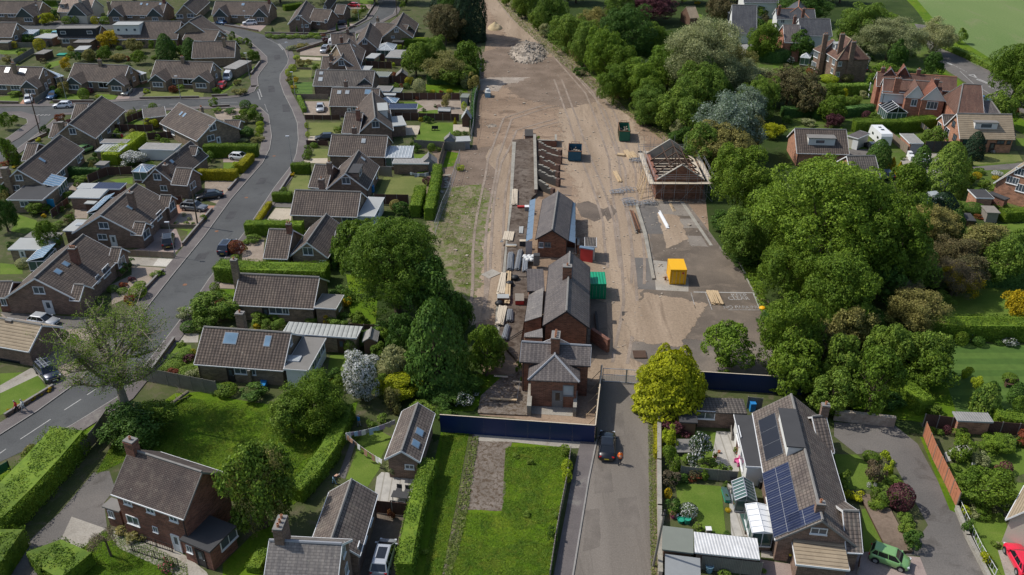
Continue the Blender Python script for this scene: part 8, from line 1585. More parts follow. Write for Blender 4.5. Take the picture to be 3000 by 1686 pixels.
F(1800,1200,2.98);P3('loose','white',(655,215,860,480));P3('broad','bright',(680,215,810,330));P3('loose','purple',(410,80,640,220));P3('loose','lime',(420,150,560,340));P3('broad','green',(415,340,580,550));P3('loose','twig',(420,530,570,680));P3('round','yellow',(435,685,505,780),(965,860,1020,895));P3('broad','dark',(440,780,560,910),(480,560,640,650),(960,1060,1010,1100));P3('loose','mid',(690,990,780,1070),(940,620,985,700),(960,700,990,820),(930,20,1080,100),(590,390,700,470),(800,470,1000,540),(830,30,890,120),(1270,1390,1330,1440));P3('round','mid',(905,1410,1020,1470));P3('loose','bright',(460,870,560,920));P3('loose','red',(640,570,760,620))
# ================================================================ HEDGES
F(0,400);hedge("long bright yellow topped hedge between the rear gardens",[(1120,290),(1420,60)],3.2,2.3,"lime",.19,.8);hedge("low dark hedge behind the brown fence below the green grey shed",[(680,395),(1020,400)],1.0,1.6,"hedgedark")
F(600,400);hedge("tall dark clipped hedge behind the white hatchback",[(10,205),(545,205)],1.6,2.6,"green");hedge("yellow topped hedge running down to the road",[(355,375),(470,250)],1.5,1.7,"limeyel");hedge("yellow topped hedge along the gravel drive edge",[(-80,435),(340,440)],1.3,2.0,"limeyel")
hedge("short dark clipped hedge beside the house with two chimneys",[(885,370),(1070,375)],1.3,2.0,"green");hedge("short dark clipped hedge beside the pale gravel drive",[(695,655),(885,660)],1.2,1.7,"green");hedge("low narrow yellow hedge along the pavement",[(535,885),(660,700)],.8,.9,"limeyel",.14)
hedge("long fresh green hedge behind the purple shrub",[(425,985),(620,985),(1000,990)],1.8,2.2,"bright");hedge("long broad hedge behind the flat end bungalow",[(150,1425),(400,1450),(700,1455),(1250,1470)],3.0,2.6,"bright",.19);hedge("green hedge end beside the buff bungalow with white lean-to",[(1430,960),(1560,960)],1.2,1.8,"bright")
F(600,0);hedge("low clipped hedge leading to the silver saloon drive",[(945,985),(1010,1140)],.9,1.1,"hedge",.16);hedge("long yellow topped hedge behind the upper street house",[(1800,440),(2250,450)],1.5,1.9,"lime");hedge("dark hedge behind the pale roofed garages at the top",[(800,110),(990,85)],2.0,1.8,"green");hedge("tiny clipped front hedge of the upper corner",[(1060,360),(1160,365)],.9,.8,"bright")
F(0,0);hedge("garden hedge along the top bungalows",[(400,60),(570,55)],1.5,1.5,"bright");hedge("low red brown bank hedge by the street corner",[(1290,1185),(1500,1180)],.7,1.0,"green")
F(0,1200,2.98);hedge("huge bright hedge between the road and the asphalt drive",[(-60,1100),(200,840),(420,600),(640,340)],4.3,2.9,"bright",.2,.8,wav=.16);hedge("dark hedge block at the left bottom corner",[(-100,1330),(170,1330)],4.5,2.4,"green",.2,.8,wav=.16);hedge("rounded clipped hedge below the pale concrete drive",[(330,1440),(480,1360),(700,1470)],4.0,1.7,"green",.19,.8,wav=.14)
F(600,1200,2.98);hedge("long ivy hedge beside the meadow and the washing lines",[(1240,60),(1190,230),(1100,420),(960,620),(800,800)],1.9,1.9,"bright",.19,.9,wav=.14);hedge("low overgrown hedge beside the slate roofed house",[(430,1430),(520,1260)],1.4,.8,"bright")
F(1200,1200,2.98);hedge("sunlit yellow green hedge beside the silver people carrier",[(180,560),(110,760),(60,960),(10,1200),(-40,1480)],1.6,2.1,"bright",.18,.9,wav=.14)
F(1200,400);hedge("long tall clipped hedge between the dry lawn and the mesh fence",[(290,400),(250,620),(200,850)],1.6,2.4,"bright",.19);hedge("rounded clipped hedge below the dry lawn",[(120,620),(60,820)],1.8,2.4,"bright",.19)
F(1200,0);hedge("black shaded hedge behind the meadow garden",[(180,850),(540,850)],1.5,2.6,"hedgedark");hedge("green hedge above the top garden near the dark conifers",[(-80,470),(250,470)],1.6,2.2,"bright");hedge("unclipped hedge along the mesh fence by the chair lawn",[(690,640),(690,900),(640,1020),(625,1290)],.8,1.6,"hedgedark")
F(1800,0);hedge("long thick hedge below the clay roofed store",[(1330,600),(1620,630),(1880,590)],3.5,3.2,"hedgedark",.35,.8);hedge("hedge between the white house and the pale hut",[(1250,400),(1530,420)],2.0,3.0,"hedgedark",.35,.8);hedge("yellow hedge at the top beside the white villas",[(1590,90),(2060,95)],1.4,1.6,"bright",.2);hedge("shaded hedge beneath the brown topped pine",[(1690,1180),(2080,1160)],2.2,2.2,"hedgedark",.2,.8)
F(2400,0);hedge("brown topped hedge between the two big villas",[(170,960),(480,950)],2.2,2.6,"hedge",.3,.8);hedge("dark hedge line below the brown topped hedge",[(-60,1200),(240,1180),(530,1150)],1.8,2.2,"hedgedark",.2);hedge("tall dark hedge between the orange villa and the motorhome",[(340,1330),(800,1330),(1150,1290)],2.6,2.6,"green",.2,.8);hedge("wild field hedge along the far road",[(1230,480),(1500,590),(1760,720),(1960,850)],2.0,1.6,"mid",.35,.8,wav=.3);hedge("low front hedge beside the glazed annex",[(1640,1130),(1900,1120)],1.2,1.4,"mid",.2)
F(2400,400);hedge("long clipped hedge at the right edge above the rubbish heap",[(1830,850),(2120,830)],2.2,1.9,"green",.19)
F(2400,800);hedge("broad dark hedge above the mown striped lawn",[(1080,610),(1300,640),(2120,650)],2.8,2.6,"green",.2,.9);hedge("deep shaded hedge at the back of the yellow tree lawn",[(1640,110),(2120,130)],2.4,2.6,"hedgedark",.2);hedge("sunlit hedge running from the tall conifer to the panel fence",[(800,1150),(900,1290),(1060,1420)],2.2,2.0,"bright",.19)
F(2400,1200,2.98);hedge("hedge behind the orange brick store",[(1520,120),(1820,170)],1.6,1.6,"bright",.18)
F(1800,1200,2.98);hedge("strip of lime green creeper along the lane wall",[(378,100),(378,260),(380,440)],.8,.9,"limeyel",.16);tufts("weeds","dry brown weeds between the lane and its wall","weed_blade",[(290,-60),(335,-60),(365,600),(380,1460),(320,1460),(300,600)],3500,.18,seed=9)
V2();tufts("grass","rough grass of the meadow behind the tall brick house","grass_blade",[(240,1195),(300,1085),(440,1000),(690,1020),(850,1030),(880,1090),(740,1270),(560,1260),(500,1190),(380,1130)],75000,.13,seed=1,patch=.25)
tufts("grass","long grass of the fenced plot beside the lane","grass_blade",[(1280,1125),(1432,1125),(1430,1150),(1405,1330),(1385,1480),(1110,1480),(1130,1400),(1155,1290),(1262,1292),(1272,1130)],75000,.14,seed=2,patch=.25)
tufts("grass","grass strip beside the yellow green hedge","grass_blade",[(1115,1090),(1178,1092),(1150,1250),(1105,1480),(1060,1480),(1090,1300)],24000,.14,seed=3);tufts("weeds","yellowed weeds growing on the cleared trackbed","weed_blade",[(1110,490),(1200,475),(1222,500),(1200,560),(1185,640),(1180,720),(1160,760),(1125,640),(1100,580)],4500,.2,seed=4,patch=.5)
tufts("grass","grass banks at the bottom left gardens","grass_blade",[(165,1400),(260,1335),(340,1350),(470,1420),(480,1480),(150,1480)],14000,.12,seed=5);tufts("grass","wild verge grass beside the haul track","weed_blade",[(1240,-10),(1262,-20),(1330,40),(1440,150),(1560,260),(1700,350),(1690,370),(1520,250),(1400,150),(1300,60)],9000,.4,seed=6)
tufts("weeds","weeds along the edges of the old platform paths","weed_blade",[(1185,1100),(1205,1100),(1178,1280),(1130,1480),(1105,1480),(1150,1270)],2500,.25,seed=7);tufts("grass","grass below the trees beside the yard","grass_blade",[(1830,600),(1900,650),(1920,740),(1960,830),(1990,960),(1960,930),(1920,800),(1880,700)],5000,.3,seed=8)
V2();_ar=[[G(q)for q in a]for a in([(0,125),(560,115),(640,160),(640,240),(0,240)],[(110,270),(640,262),(690,330),(560,520),(380,760),(60,800),(0,560),(0,400)],[(740,90),(1200,60),(1190,380),(1080,560),(700,640),(560,720),(420,900),(640,560)],[(480,700),(900,690),(960,820),(900,1000),(400,960)],[(900,1000),(1100,1050),(1000,1180),(880,1250)],[(1690,1060),(2040,1060),(2080,1400),(1700,1300)],[(2120,1110),(2260,1130),(2330,1400),(2180,1300)],[(2340,1080),(2576,1100),(2576,1420),(2440,1300)],[(1900,60),(2380,140),(2576,380),(2576,560),(2420,520),(2000,300)])]
_n_=0
for a in _ar:
 xs=[q.x for q in a];ys=[q.y for q in a];A2=(max(xs)-min(xs))*(max(ys)-min(ys));tries=0;want=min(60,int(A2/90));got=0
 while got<want and tries<1500:
  tries+=1;q=(RND.uniform(min(xs),max(xs)),RND.uniform(min(ys),max(ys)))
  if not _inpoly(q,a)or any(_inpoly(q,n)for n in NOGO):continue
  R=RND.uniform(.45,1.15);c=RND.choice(['green','mid','dark','olive','sage','bright','lime','dark','brown','white','purple','red']);k=RND.choice(['broad','loose','round']);A=R*RND.uniform(.6,1.0);o=crown_obj("low_bush",k,0 if R<.8 else 1,"lf_"+c,(q[0],q[1],A*.85),R,A,RND.random()*6);o["category"]="bush";o["group"]="low bushes in the garden borders";s_=proj(Vector((q[0],q[1],A)));PLANTS.append([o,SHW[k]+" "+COLW["lf_"+c],"bush",s_[0],s_[1],R,None]);got+=1
# ================================================================ VEHICLES
F(0,0)
car('hatch','white',"white hatchback driving along the side street",(637,1088),(500,1092));car('hatch','white',"white hatchback on the red drive by the garden",(295,1030),(285,1110));car('hatch','blue',"dark blue hatchback half hidden by a bush beside the grey fence",(540,990),(500,1020));car('hatch','bronze',"bronze hatchback on the drive of the semi with small gables",(1285,950),(1220,1010));car('hatch','teal',"turquoise car behind the sand brick garage",(558,372),(530,400));car('hatch','silver',"silver car nose peeping from the hedge at the top",(1000,228),(1040,235))
F(600,0)
car('hatch','blue',"blue car at the bend beside the long semi",(165,248),(80,235));car('suv','white',"white sport utility car on the broad block paved drive",(460,252),(340,256));car('hatch','black',"black hatchback among the slim conifers",(1370,252),(1300,258));car('saloon','red',"red saloon on the top drive",(1512,70),(1600,75));car('suv','silver',"silver off roader beside the gravel forecourt",(1215,525),(1180,560))
car('van','white',"white panel van parked before the long flat garage",(238,800),(205,850));car('hatch','red',"red hatchback behind the white van",(172,888),(130,930));car('saloon','silver',"silver saloon on the gravel drive beside the three rooflight house",(1170,1112),(1168,1160));car('hatch','black',"black hatchback beside the yellow green lawn",(1215,1415),(1150,1418))
F(600,400);car('hatch','white',"white hatchback between the tall hedge and the yellow hedge",(358,232),(460,240));car('suv','navy',"dark navy estate parked at the kerb beside the red round shrub",(232,1150),(300,1060),rails=True);car('saloon','black',"black car in front of the tall chimney house",(55,625),(-60,640))
F(0,400);car('estate','grey',"grey estate on the red paved drive behind the telegraph pole",(1965,740),(2069,748),rails=True);car('suv','black',"black estate parked nose in on the block paved drive",(1706,1085),(1712,1000),rails=True);car('hatch','green',"pale green covered car between the diagonal bungalows",(872,150),(910,135))
F(0,800);car('hatch','silver',"silver hatchback facing the road below the white front door",(450,515),(560,530));car('suv','navy',"dark navy four by four with a silver ladder on its roof",(490,1035),(560,1110),rack=True)
o=thing("ladder","silver ladder tied on the roof of the dark four by four","ladder",(0,0,0));m=MB();a,b=G((385,860),1.95),G((470,945),1.95);n_=Vector((-(b-a).y,(b-a).x,0)).normalized()*.22;m.tube(a-n_,b-n_,.035,n=4);m.tube(a+n_,b+n_,.035,n=4)
for i in range(9):p=a.lerp(b,(i+.5)/9);m.tube(p-n_,p+n_,.02,n=4)
o.location=(a+b)/2;part("rails_and_rungs",m,"galv",o)
F(600,1200,2.98);car('mpv','silver',"silver people carrier between the brick house and the hedge",(1565,1330),(1625,1120),rails=True)
F(1200,1200,2.98);car('saloon','black',"black saloon parked on the lane beside the hoarding",(1722,345),(1728,180))
F(2400,1200,2.98);car('small','green',"small light green hatchback on the block paving",(605,1330),(760,1385));car('hatch','palered',"bright red car cut by the right edge",(1745,1350),(1650,1180))
F(2400,400);car('coupe','silver',"silver coupe parked beside the white bins",(1050,250),(1085,320));car('hatch','black',"black hatchback beside the slate roofed garage",(520,125),(480,90));car('hatch','navy',"dark car hidden beside the yellow conifers",(668,410),(630,380));car('van','grey',"grey van with a slatted roof rack among the conifers",(1180,545),(1080,495),rack=True)
F(2400,0);car('hatch','navy',"dark car beside the old brown villa",(452,712),(450,640));car('hatch','blue',"blue car behind the orange villa annex",(1640,1030),(1720,1040));car('hatch','navy',"dark hatchback beyond the tan roofed bungalow",(1800,1140),(1890,1150));F(1800,0);car('hatch','grey',"grey car parked below the bright brick house",(1705,470),(1640,470))
def camper(label,p,q,L,W,H,name,cat):
 c=G(p);t=G(q)-c;rz=math.atan2(t.y,t.x);o=thing(name,label,cat,(0,0,0),"campers parked in drives");m=MB();pr=[(-L/2,.5),(L/2-.2,.5),(L/2,.9),(L/2-.15,1.5),(L/2-.7,H),(-L/2+.3,H),(-L/2,H-.5)]
 vs=[(x,-W/2,z)for x,z in pr]+[(x,W/2,z)for x,z in pr];k=len(pr);m.add(vs,[tuple(range(k)),tuple(range(k,2*k))[::-1]]+[(i,k+i,k+(i+1)%k,(i+1)%k)for i in range(k)]);part("body",m,"upvc",o)
 for s in(1,-1):
  for x in(-L*.25,L*.15):part("side_window",MB().box((x,s*W/2,1.4),(.9,.04,.5)),"glass_car",o)
  ty=part("wheel",MB().tube((-.2,s*(W/2-.15),.33),(-.2,s*(W/2+.02),.33),.33,n=12),"tyre",o)
 part("front_window",MB().obox(Vector((L/2-.16,-W*.36,1.5)),Vector((0,W*.72,0)),Vector((-.38,0,.55)),Vector((.03,0,.02))),"glass_car",o);part("roof_vent",MB().box((-.6,0,H),(.6,.6,.1)).box((.9,0,H),(.5,.5,.1)),"glass_car",o);part("tow_bar",MB().tube((L/2-.3,0,.45),(L/2+.7,0,.45),.05,n=5).box((L/2+.5,0,0),(.1,.1,.5)),"galv",o);o.location=c;o.rotation_euler=(0,0,rz)
F(600,0);camper("white caravan behind the silver off roader",(1310,470),(1270,500),4.6,2.1,2.4,"caravan","caravan");F(2400,0);camper("white motorhome in the yard beside the slate roofed garage",(600,1440),(480,1330),6.6,2.3,2.9,"motorhome","motorhome")
# ================================================================ PEOPLE
F(1800,1200,2.98);person("person in an orange high visibility vest standing on the lane",(45,478),(60,600),"hivis_orange","cloth_dark",.12,1.8,vest="hivis_orange",arms={1:(Vector((.27,.02,1.12)),Vector((.1,.22,1.2))),-1:(Vector((-.27,.02,1.12)),Vector((-.1,.22,1.2)))})
F(0,800);person("person in a red jacket walking beside the garden wall",(182,1408),(60,1450),"cloth_red","cloth_dark",.3,1.7,"hair_grey");person("person in a pale shirt walking next to the red jacket",(252,1400),(120,1450),"cloth_white","cloth_grey",.3,1.75,"hair_grey")
F(600,1200,2.98);person("person in a blue top standing by the garden bed",(1348,150),(1420,100),"plastic_blue","cloth_grey",.15,1.65,"hair_grey");person("person bending down beside the mossy tiled outbuilding",(1130,650),(1230,640),"cloth_dark","cloth_blue",.2,1.7,"hair_grey",bend=1.2)
# ================================================================ POLES AND LAMPS
F(0,0);pole("dark telegraph pole at the side street corner with a leaning shaft",(407,1352),9.0,top=(285,915),mat="timber_dark");F(0,400);pole("brown telegraph pole beside the grey estate car",(2000,912),7.4,top=(1933,500));F(600,0);pole("telegraph pole on the upper right pavement",(1942,175),7.5)
F(1800,1200,2.98);pole("leaning wooden pole standing by the lane wall",(340,1368),8.0,top=(440,890),mat="timber_grey")
for fr,p,h,lab in((C_,(1775,1222),6.0,"street lamp beside the block paved drive"),(D_,(880,266),5.4,"street lamp by the short dark hedge"),(A_,(672,1010),6.0,"street lamp on the lawn of the semi with small gables"),(B_,(455,800),6.5,"street lamp beside the white van lawn"),(A_,(1828,1005),5.5,"street lamp before the corner plot semi"),(B_,(1000,350),5.5,"street lamp among the front rockery shrubs"),(B_,(912,960),5.5,"street lamp beside the mown bright lawn"),(B_,(1555,210),5.5,"street lamp on the top right corner lawn"),(B_,(430,300),5.5,"street lamp by the wall of the white sport utility car"),(A_,(425,255),6.0,"street lamp at the top left street"),(B_,(850,600),4.5,"street lamp by the gravel forecourt")):F(*fr);lamp_post(lab,p,h)
# ================================================================ FENCES AND WALLS
F(1200,0);fence("brown panel fence above the gravel garden",[(-60,1010),(508,1015)]);fence("brown panel fence behind the chair lawn",[(-150,1215),(500,1228)]);fence("grey fence line between the gardens and the railway ground",[(625,980),(618,1160),(615,1380)],mat="fence_grey")
F(1200,400);fence("grey board fence at the foot of the chair lawn",[(50,120),(560,150)],1.8,"fence_grey");fence("weathered fence beside the mossy track edge",[(370,85),(310,280),(300,320)],1.8,"fence_tan");fence("grey fence below the shining roofed shed",[(60,345),(230,350)],1.5,"fence_grey")
F(600,0);fence("low brown fence dividing the front lawns",[(1015,1215),(1370,1218)],1.2);fence("tan block wall fence beside the mown lawn",[(925,1005),(1250,1008)],1.3,"fence_tan");fence("tall red brown fence behind the four skylight house",[(1625,690),(1890,700)],1.9);fence("dark panel fence at the back of the two rooflight house",[(1825,840),(2060,850)],1.9);fence("red fence beside the small glazed room",[(1715,620),(1820,625)],2.0);fence("low slatted fence on the front lawn",[(935,705),(1070,708)],.6,"fence_tan");fence("slatted fence above the blue roofed conservatory",[(1920,1010),(2100,1015)],1.7)
F(600,400);fence("brown fence at the end of the dry rear lawn",[(1715,690),(2060,695)],2.0);fence("low fence beside the black hatchback drive",[(1030,90),(1250,100)],1.1);fence("dark trellis fence between house and dry lawn",[(1760,400),(1890,410)],2.0,"timber_grey")
F(0,400);fence("red brown fence round the hipped conservatory lawn",[(900,480),(1095,395),(1345,390)],1.7);fence("tan low fence beside the pale concrete drive",[(1270,1210),(1765,1235)],1.1,"fence_tan");fence("short panel fence by the brown telegraph pole",[(1590,925),(1985,930)],.7,"fence_tan");fence("bright blue wooden gate beside the dark flat extension",[(450,740),(572,742)],2.0,"gate_blue");fence("brown fence beside the chimneyed house terrace",[(530,830),(700,700)],1.5);fence("red brown fence beside the black car",[(1785,690),(1850,690)],1.6)
F(0,0);fence("grey board fence between the semis and the blue hatchback",[(360,1055),(560,925)],1.5,"fence_grey");fence("grey fence across the left rear gardens",[(0,600),(150,660),(350,540)],1.6,"fence_grey");fence("stone coloured fence beneath the small sand brick garage",[(0,480),(240,485),(470,480),(590,420)],1.5,"fence_grey");fence("red fence beside the yellow bush garden",[(1290,1250),(1500,1160)],1.5,"fence_brown");fence("red board fence by the corner bungalow",[(1500,1420),(1790,1400)],1.6,"fence_brown");fence("dark red fence behind the washing",[(1140,1330),(1550,1335)],1.6)
F(0,800);fence("grey panel fence at the edge of the meadow",[(1400,1080),(1700,1140),(2200,1240)],2.1,"fence_grey");fence("low slatted fence behind the silver hatchback",[(130,560),(330,590),(540,625)],.9,"fence_tan");F(0,1200,2.98);fence("grey panel fence beside the huge bright hedge",[(700,440),(840,290),(960,110)],1.9,"fence_grey")
F(600,800);fence("dark brown garden fence behind the small ridge roofed shed",[(1470,620),(1760,640)],1.7,"timber_dark");F(600,1200,2.98);fence("brown fence below the stone patio",[(1490,905),(1790,935)],1.7)
F(2400,1200,2.98);fence("orange brown panel fence beside the tarmac drive",[(905,235),(990,440),(1090,640),(1195,860)],2.0,"fence_orange","fence_tan");fence("brown panel fence with pale posts behind the rockery",[(900,150),(1140,180),(1420,210),(1720,235),(1830,250)],1.8);fence("leaning red painted gate beside the brick house",[(330,1450),(345,1340)],1.0,"rust")
F(2400,400);fence("tan panel fence beside the slatted roof garage",[(690,20),(880,180)],1.8,"fence_tan");fence("tall black board fence between the garage and the terrace",[(1055,165),(1395,165)],2.4,"boards_dark","timber_dark");F(2680,250,7.24);fence("dark boarded terrace edge with white chairs",[(100,985),(370,1215)],1.0,"boards_dark","timber",z0=1.0)
F(1800,1200,2.98);fence("grey concrete panel fence between the two small gardens",[(575,590),(1060,640)],1.5,"fence_grey");fence("blue grey slatted fence behind the bottom shed",[(755,1400),(1270,1460)],1.8,"fence_grey");wall("long stone wall along the lane",[(385,60),(385,500),(388,900),(395,1480)],1.0,.35,"stone","coping")
F(1800,800);fence("grey fence behind the tiled garage",[(1335,1370),(1480,1385)],1.7,"fence_grey");F(2400,1200,2.98);wall("pale coping wall beside the tarmac drive",[(1195,880),(1290,1130),(1480,1500)],.5,.3,"coping","coping");wall("shaded stone wall behind the drive",[(130,90),(640,150)],1.3,.4,"stone","stone");railing("white beaded chain railing beside the right drive",[(1215,850),(1300,1030),(1400,1240),(1530,1460)],.9,"upvc",.5);railing("iron railing across the right hand garden",[(1215,850),(1500,860),(1770,880)],.9)
F(0,1200,2.98);railing("iron railing beside the brick house steps",[(1235,1160),(1510,1250)],1.0);railing("long iron railing along the house path",[(1160,1240),(1560,1370)],1.0)
F(1200,1200,2.98);fence("open picket fence along the grass plot beside the lane",[(1405,400),(1370,650),(1320,900),(1275,1150),(1225,1480)],1.2,"timber_grey",step=.5)
E2=[(E_,[(1170,1230-800)],"")]
for fr,pts,lab,h in((C_,[(2069,850),(1850,1110)],"low wall in front of the gravel garden and drive",.6),(E_,[(1650,-10),(1480,170),(1380,290)],"low front wall beside the red leaved shrubs",.5),(E_,[(1765,690),(1540,1000)],"low mossy wall of the rockery garden",.6),(E_,[(540,1165),(60,1460)],"low stone wall beside the walking couple",.5),(D_,[(240,555),(340,440)],"short wall beside the yellow hedges",.5),(D_,[(760,560),(880,375)],"low wall edging the dry front lawn",.4),(B_,[(930,530),(1240,430)],"sloping front wall of the gravel forecourt",.7),(B_,[(610,345),(1200,352),(1520,275)],"long rockery wall at the junction",.5),(B_,[(200,265),(540,322)],"low wall before the white sport utility car",.5),(B_,[(560,640),(470,760)],"curved wall beside the white van lawn",.6),(B_,[(75,980),(230,975)],"short corner wall by the red hatchback",.5),(A_,[(540,1038),(950,1040)],"garden wall behind the moving white hatchback",.6),(A_,[(1415,1005),(2010,995)],"long garden wall of the corner plot semi",.5),(A_,[(0,1045),(190,1050)],"low wall at the left edge of the side street",.5),(A_,[(290,1448),(470,1365)],"low wall by the dark telegraph pole",.5),(B_,[(1720,40),(1620,200),(1450,300)],"garden wall on the upper curve",.5),(B_,[(80,1090),(250,1080)],"low wall of the corner gravel garden",.5),(D_,[(-20,860),(75,750)],"low wall below the red paved drive",.5)):F(*fr);wall(lab,pts,h)
# ================================================================ SMALL THINGS
F(600,1200,2.98);washing("upper washing line of pale shirts beside the brick bungalow",(1230,205),(1660,90),13,cols=("cloth_white","cloth_blue","cloth_lilac","cloth_grey"),seed=2);washing("lower washing line of brown and white clothes",(1230,210),(1550,440),10,cols=("cloth_brown","cloth_white","cloth_blue","cloth_brown"),seed=3)
F(1200,400);washing("small washing line of whites by the grey fence",(0,360),(195,362),8,seed=4);F(0,0);washing("red and dark washing beside the diagonal bungalow",(1110,1345),(1480,1340),5,cols=("cloth_red","cloth_grey","cloth_dark"),seed=5)
def table_set(label,p,q,n=4):
 c=G(p);t=G(q)-c;rz=math.atan2(t.y,t.x);o=thing("garden_table",label,"table",c,"garden furniture");part("table_top",MB().box((c.x,c.y,.7),(1.7,.95,.05),rz),"felt_dark",o)
 for sx in(-.7,.7):
  for sy in(-.35,.35):x,y=sx*math.cos(rz)-sy*math.sin(rz),sx*math.sin(rz)+sy*math.cos(rz);part("leg",MB().box((c.x+x,c.y+y,0),(.06,.06,.7),rz),"felt_dark",o)
 for i in range(n):
  sx=(-.45,.45)[i%2];sy=(1 if i<2 else-1)*.95;x,y=sx*math.cos(rz)-sy*math.sin(rz),sx*math.sin(rz)+sy*math.cos(rz);k=thing("garden_chair",None,"chair",(c.x+x,c.y+y,0),"garden furniture");k["label"]=label.replace("table","chair")[:0]+("dark garden chair %s the table on the stone patio"%("behind" if sy>0 else "in front of"))+(" nearer the outbuilding" if sx<0 else " nearer the hedge")
  q_=Vector((c.x+x,c.y+y,0));part("seat",MB().box((q_.x,q_.y,.4),(.55,.55,.08),rz),"felt_dark",k);part("backrest",MB().box((q_.x-math.sin(rz)*.27*(1 if sy>0 else-1),q_.y+math.cos(rz)*.27*(1 if sy>0 else-1),.45),(.55,.06,.5),rz),"felt_dark",k);part("leg_frame",MB().box((q_.x,q_.y,0),(.5,.5,.4),rz),"felt_dark",k)
F(600,1200,2.98);table_set("dark garden table on the stone patio",(1710,790),(1790,800))
def bench(label,p,q,mat,w=1.6,name="garden_bench",cat="bench"):
 c=G(p);t=G(q)-c;rz=math.atan2(t.y,t.x);o=thing(name,label,cat,c,"garden furniture");s,k=math.sin(rz),math.cos(rz);part("seat",MB().box((c.x,c.y,.4),(w,.5,.06),rz),mat,o);part("backrest",MB().box((c.x-s*.25,c.y+k*.25,.46),(w,.05,.5),rz),mat,o)
 for sx in(-w/2+.05,w/2-.05):part("leg",MB().box((c.x+sx*k,c.y+sx*s,0),(.06,.5,.6),rz),mat,o)
F(2400,800);bench("dark bench on the mown lawn before the round bush",(1940,1150),(2000,1152),"timber_dark");F(1800,1200,2.98);bench("weathered bench beside the dark flat roofed extension",(1035,235),(1032,200),"timber_grey");F(1200,0);bench("dark lawn chair nearer the house on the chair lawn",(240,1320),(260,1320),"pipe_black",.7,"lawn_chair","chair");bench("dark lawn chair nearer the fence on the chair lawn",(272,1320),(292,1320),"pipe_black",.7,"lawn_chair","chair")
F(1800,1200,2.98)
for lab,p,r,h,m_,pc in(("large green tub with pale plant at the shed end",(632,990),.38,.6,"plastic_green",None),("shorter green tub beside the large one",(578,985),.36,.4,"plastic_green",None),("pink tub near the pale bucket",(508,945),.27,.4,"pink_plastic","pinkred"),("pale bucket beside the pink tub",(543,945),.2,.42,"cloth_white",None),("turquoise barrel below the white corrugated roof",(825,1415),.38,.75,"water_blue",None),("pale bowl planter on the patio edge",(1058,845),.24,.3,"cloth_white","pinkred"),("black compost bin beside the greenhouse",(1033,640),.35,.8,"black_plastic",None),("stone pot by the extension wall",(1058,380),.25,.35,"coping","green"),("small terracotta pot on the paving beside the white flowering tree",(912,380),.16,.3,"terracotta",None),("orange pot below the white flowering tree",(877,420),.2,.3,"terracotta","mid")):pots(lab,p,r,h,m_,pc)
conservatory((1062,790),(1235,800),(1080,640),label="green framed greenhouse full of pots beside the solar panel house",glass="glass_green",h=1.7,rise=.7,bars=6,low=.1,name="greenhouse",fr="galv");box_thing("raised_planter","long green framed planter beside the white conservatory","planter",(1140,1020),(.6,2.2,.5),"timber_grey",lidm="glass_green");box_thing("bird_bath","pale round bird bath behind the corrugated roof","bird bath",(818,1075),(.5,.5,.5),"coping",lidm="cloth_white");box_thing("trampoline","grey tarpaulin covered frame beside the white flowering tree","cover",(625,350),(2.4,2.2,.5),"felt_dark",lidm="felt");box_thing("wheeled_bin","blue wheeled bin behind the extension of the solar panel house","bin",(1200,8),(.6,.7,1.1),"plastic_blue");bench("pink and blue children's toys by the extension door",(1075,480),(1090,500),"pink_plastic",.8,"toy_seat","toy");box_thing("potting_table","cluttered metal shelves beside the greenhouse","shelves",(1275,650),(.7,1.6,.9),"pipe_black",lidm="felt_pale");box_thing("cold_frame","glass topped cold frame along the lawn edge","cold frame",(970,760),(.5,1.9,.35),"plastic_green",lidm="glass_green")
F(2200,1350,4.31);pots("white satellite dish low on the brick gable",(485,1235),.3,.3,"cloth_white",name="satellite_dish",cat="satellite dish");box_thing("wheeled_bin","black bin with yellow lid beside the canopy","bin",(500,1260),(.7,.8,1.0),"black_plastic",lidm="plate_yellow")
F(2400,1200,2.98);box_thing("vegetable_bed","brown raised soil bed with dry canes on the lawn","raised bed",(570,1000),(2.3,7.6,.28),"timber_dark",(580,960)and None,lidm="dark_soil");box_thing("white_pot","small white lantern beside the pale fruit tree","ornament",(1345,495),(.3,.3,.35),"cloth_white")
F(2400,400);box_thing("chest_freezer","white cabinet standing beside the silver coupe","cabinet",(930,240),(.9,1.2,.9),"upvc");box_thing("chest_freezer","white bins against the end of the tan panel fence","cabinet",(908,205),(.7,.9,1.0),"upvc")
F(1200,0);
F(2400,400);heap("rubbish_heap","heap of garden rubbish and timber on the rear lawn",(1700,850,1900,960),.7,"dark_soil",9,90,"sack_white",(.15,.5))if 0 else None
F(600,800);box_thing("wheeled_bin","blue bin lying behind the brick screen wall","bin",(595,1150),(.7,1.3,.6),"plastic_blue");F(0,800);box_thing("wheeled_bin","blue bin beside the ladder topped four by four","bin",(325,890),(.7,.8,1.1),"plastic_blue");F(600,400);box_thing("wheeled_bin","blue bin beside the two chimney house","bin",(1692,560),(.7,.8,1.1),"plastic_blue");F(0,0);box_thing("paddling_pool","turquoise trampoline in the left rear garden","trampoline",(628,560),(2.2,2.0,.3),"plastic_green")
F(600,800);wall("buff brick screen wall beside the bungalow door",[(470,1140),(545,1010)],2.2,.3,"brick_buff","coping")
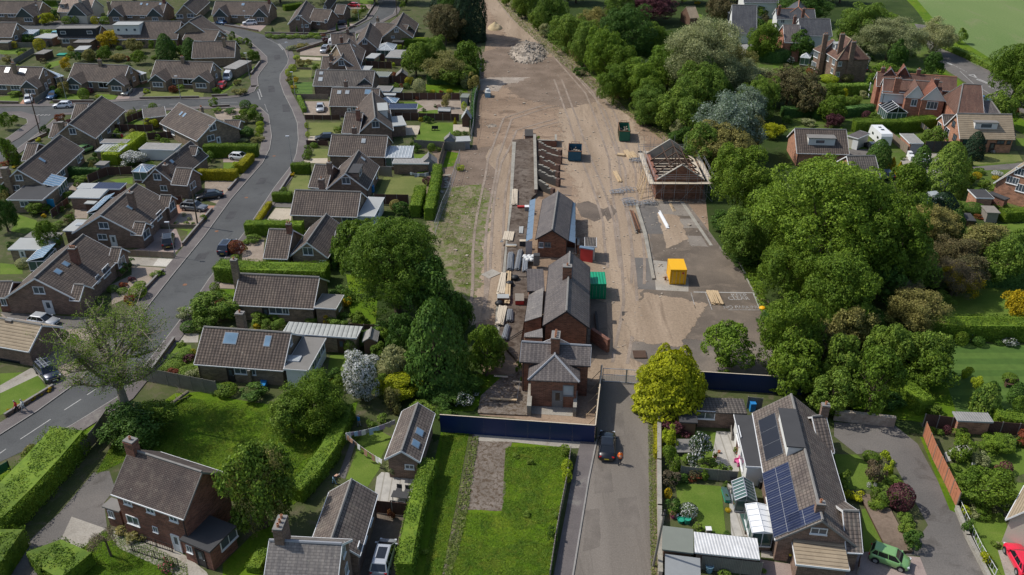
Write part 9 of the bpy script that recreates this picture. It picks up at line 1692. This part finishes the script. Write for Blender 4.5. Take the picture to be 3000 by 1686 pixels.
F(0,1200,2.98);c=G((110,580));d=G((5,640));o=thing("road_sign","dark green sign board on two posts at the left verge","sign",(c+d)/2);Zz=Vector((0,0,1));part("sign_board",MB().obox(c+Zz*.9,(d-c)*1.2,Vector((0,.06,0)),Zz*1.1),"sign_green",o)
for p in(c,d):part("post",MB().tube(p,p+Zz*2.1,.06,n=6),"pipe_black",o)
o=thing("fallen_trunk","bare fallen tree trunk lying across the meadow edge","log",(0,0,0));F(0,800);a,b=G((1560,1448),.3),G((1900,1200),.4);o.location=a;m=MB().tube(a,b,.14,.22,7)
for i in range(10):p=a.lerp(b,RND.random());m.tube(p,p+Vector((RND.uniform(-1.5,1.5),RND.uniform(-1,1),RND.uniform(.2,1.0))),.05,.015,4)
part("trunk",m,"bark_pale",o)
# ================================================================ LABELS OF THE PLANTS: the nearest landmark, else what tells them apart
_lm=[(o.location.x,o.location.y,o["label"])for o in SC.objects if o.parent is None and o.get("label")and o.get("category")in("house","garage","car","conservatory","shed","building","station house","goods shed","station building","container","skip","van","outbuilding","hedge","fence","hoarding")]
def _short(s):
 w=s.split();w=w[:8]
 while w[-1]in("with","its","a","the","and","of","in","beside","its","behind","to","on","by","at","between","from","under","one","above","below","near","an","as","along","across","over","whose","standing","white","small","dark","two","brown","pale","his","for","before","long","low","tall","red","black","grey","green","blue","is","into","big","little","short","broad","buff","brick","slate","flat","through","out"):w.pop()
 return " ".join(w)
_seen={}
for i,(o,adj,kind,px,py,R,note)in enumerate(PLANTS):
 l=wloc(o);best=sorted(_lm,key=lambda q:(q[0]-l.x)**2+(q[1]-l.y)**2)[:6]
 sz="large " if R>4.5 else "tiny " if R<.5 else "small " if R<.9 else ""
 done=False
 for b in best:
  dx,dy=l.x-b[0],l.y-b[1];rel="left of" if dx<-abs(dy)else "right of" if dx>abs(dy)else "beyond" if dy>0 else "in front of"
  k="%s%s %s %s the %s"%(sz,adj,kind,rel,_short(b[2]))
  k=" ".join(k.split()[:16])
  if k not in _seen:_seen[k]=o;o["label"]=k;done=True;break
 if not done:
  for word in("upright","spreading","low","rounded","ragged","leaning","bushy","compact","full","open"):
   k2=" ".join((word+" "+k).split()[:16])
   if k2 not in _seen:_seen[k2]=o;o["label"]=k2;break
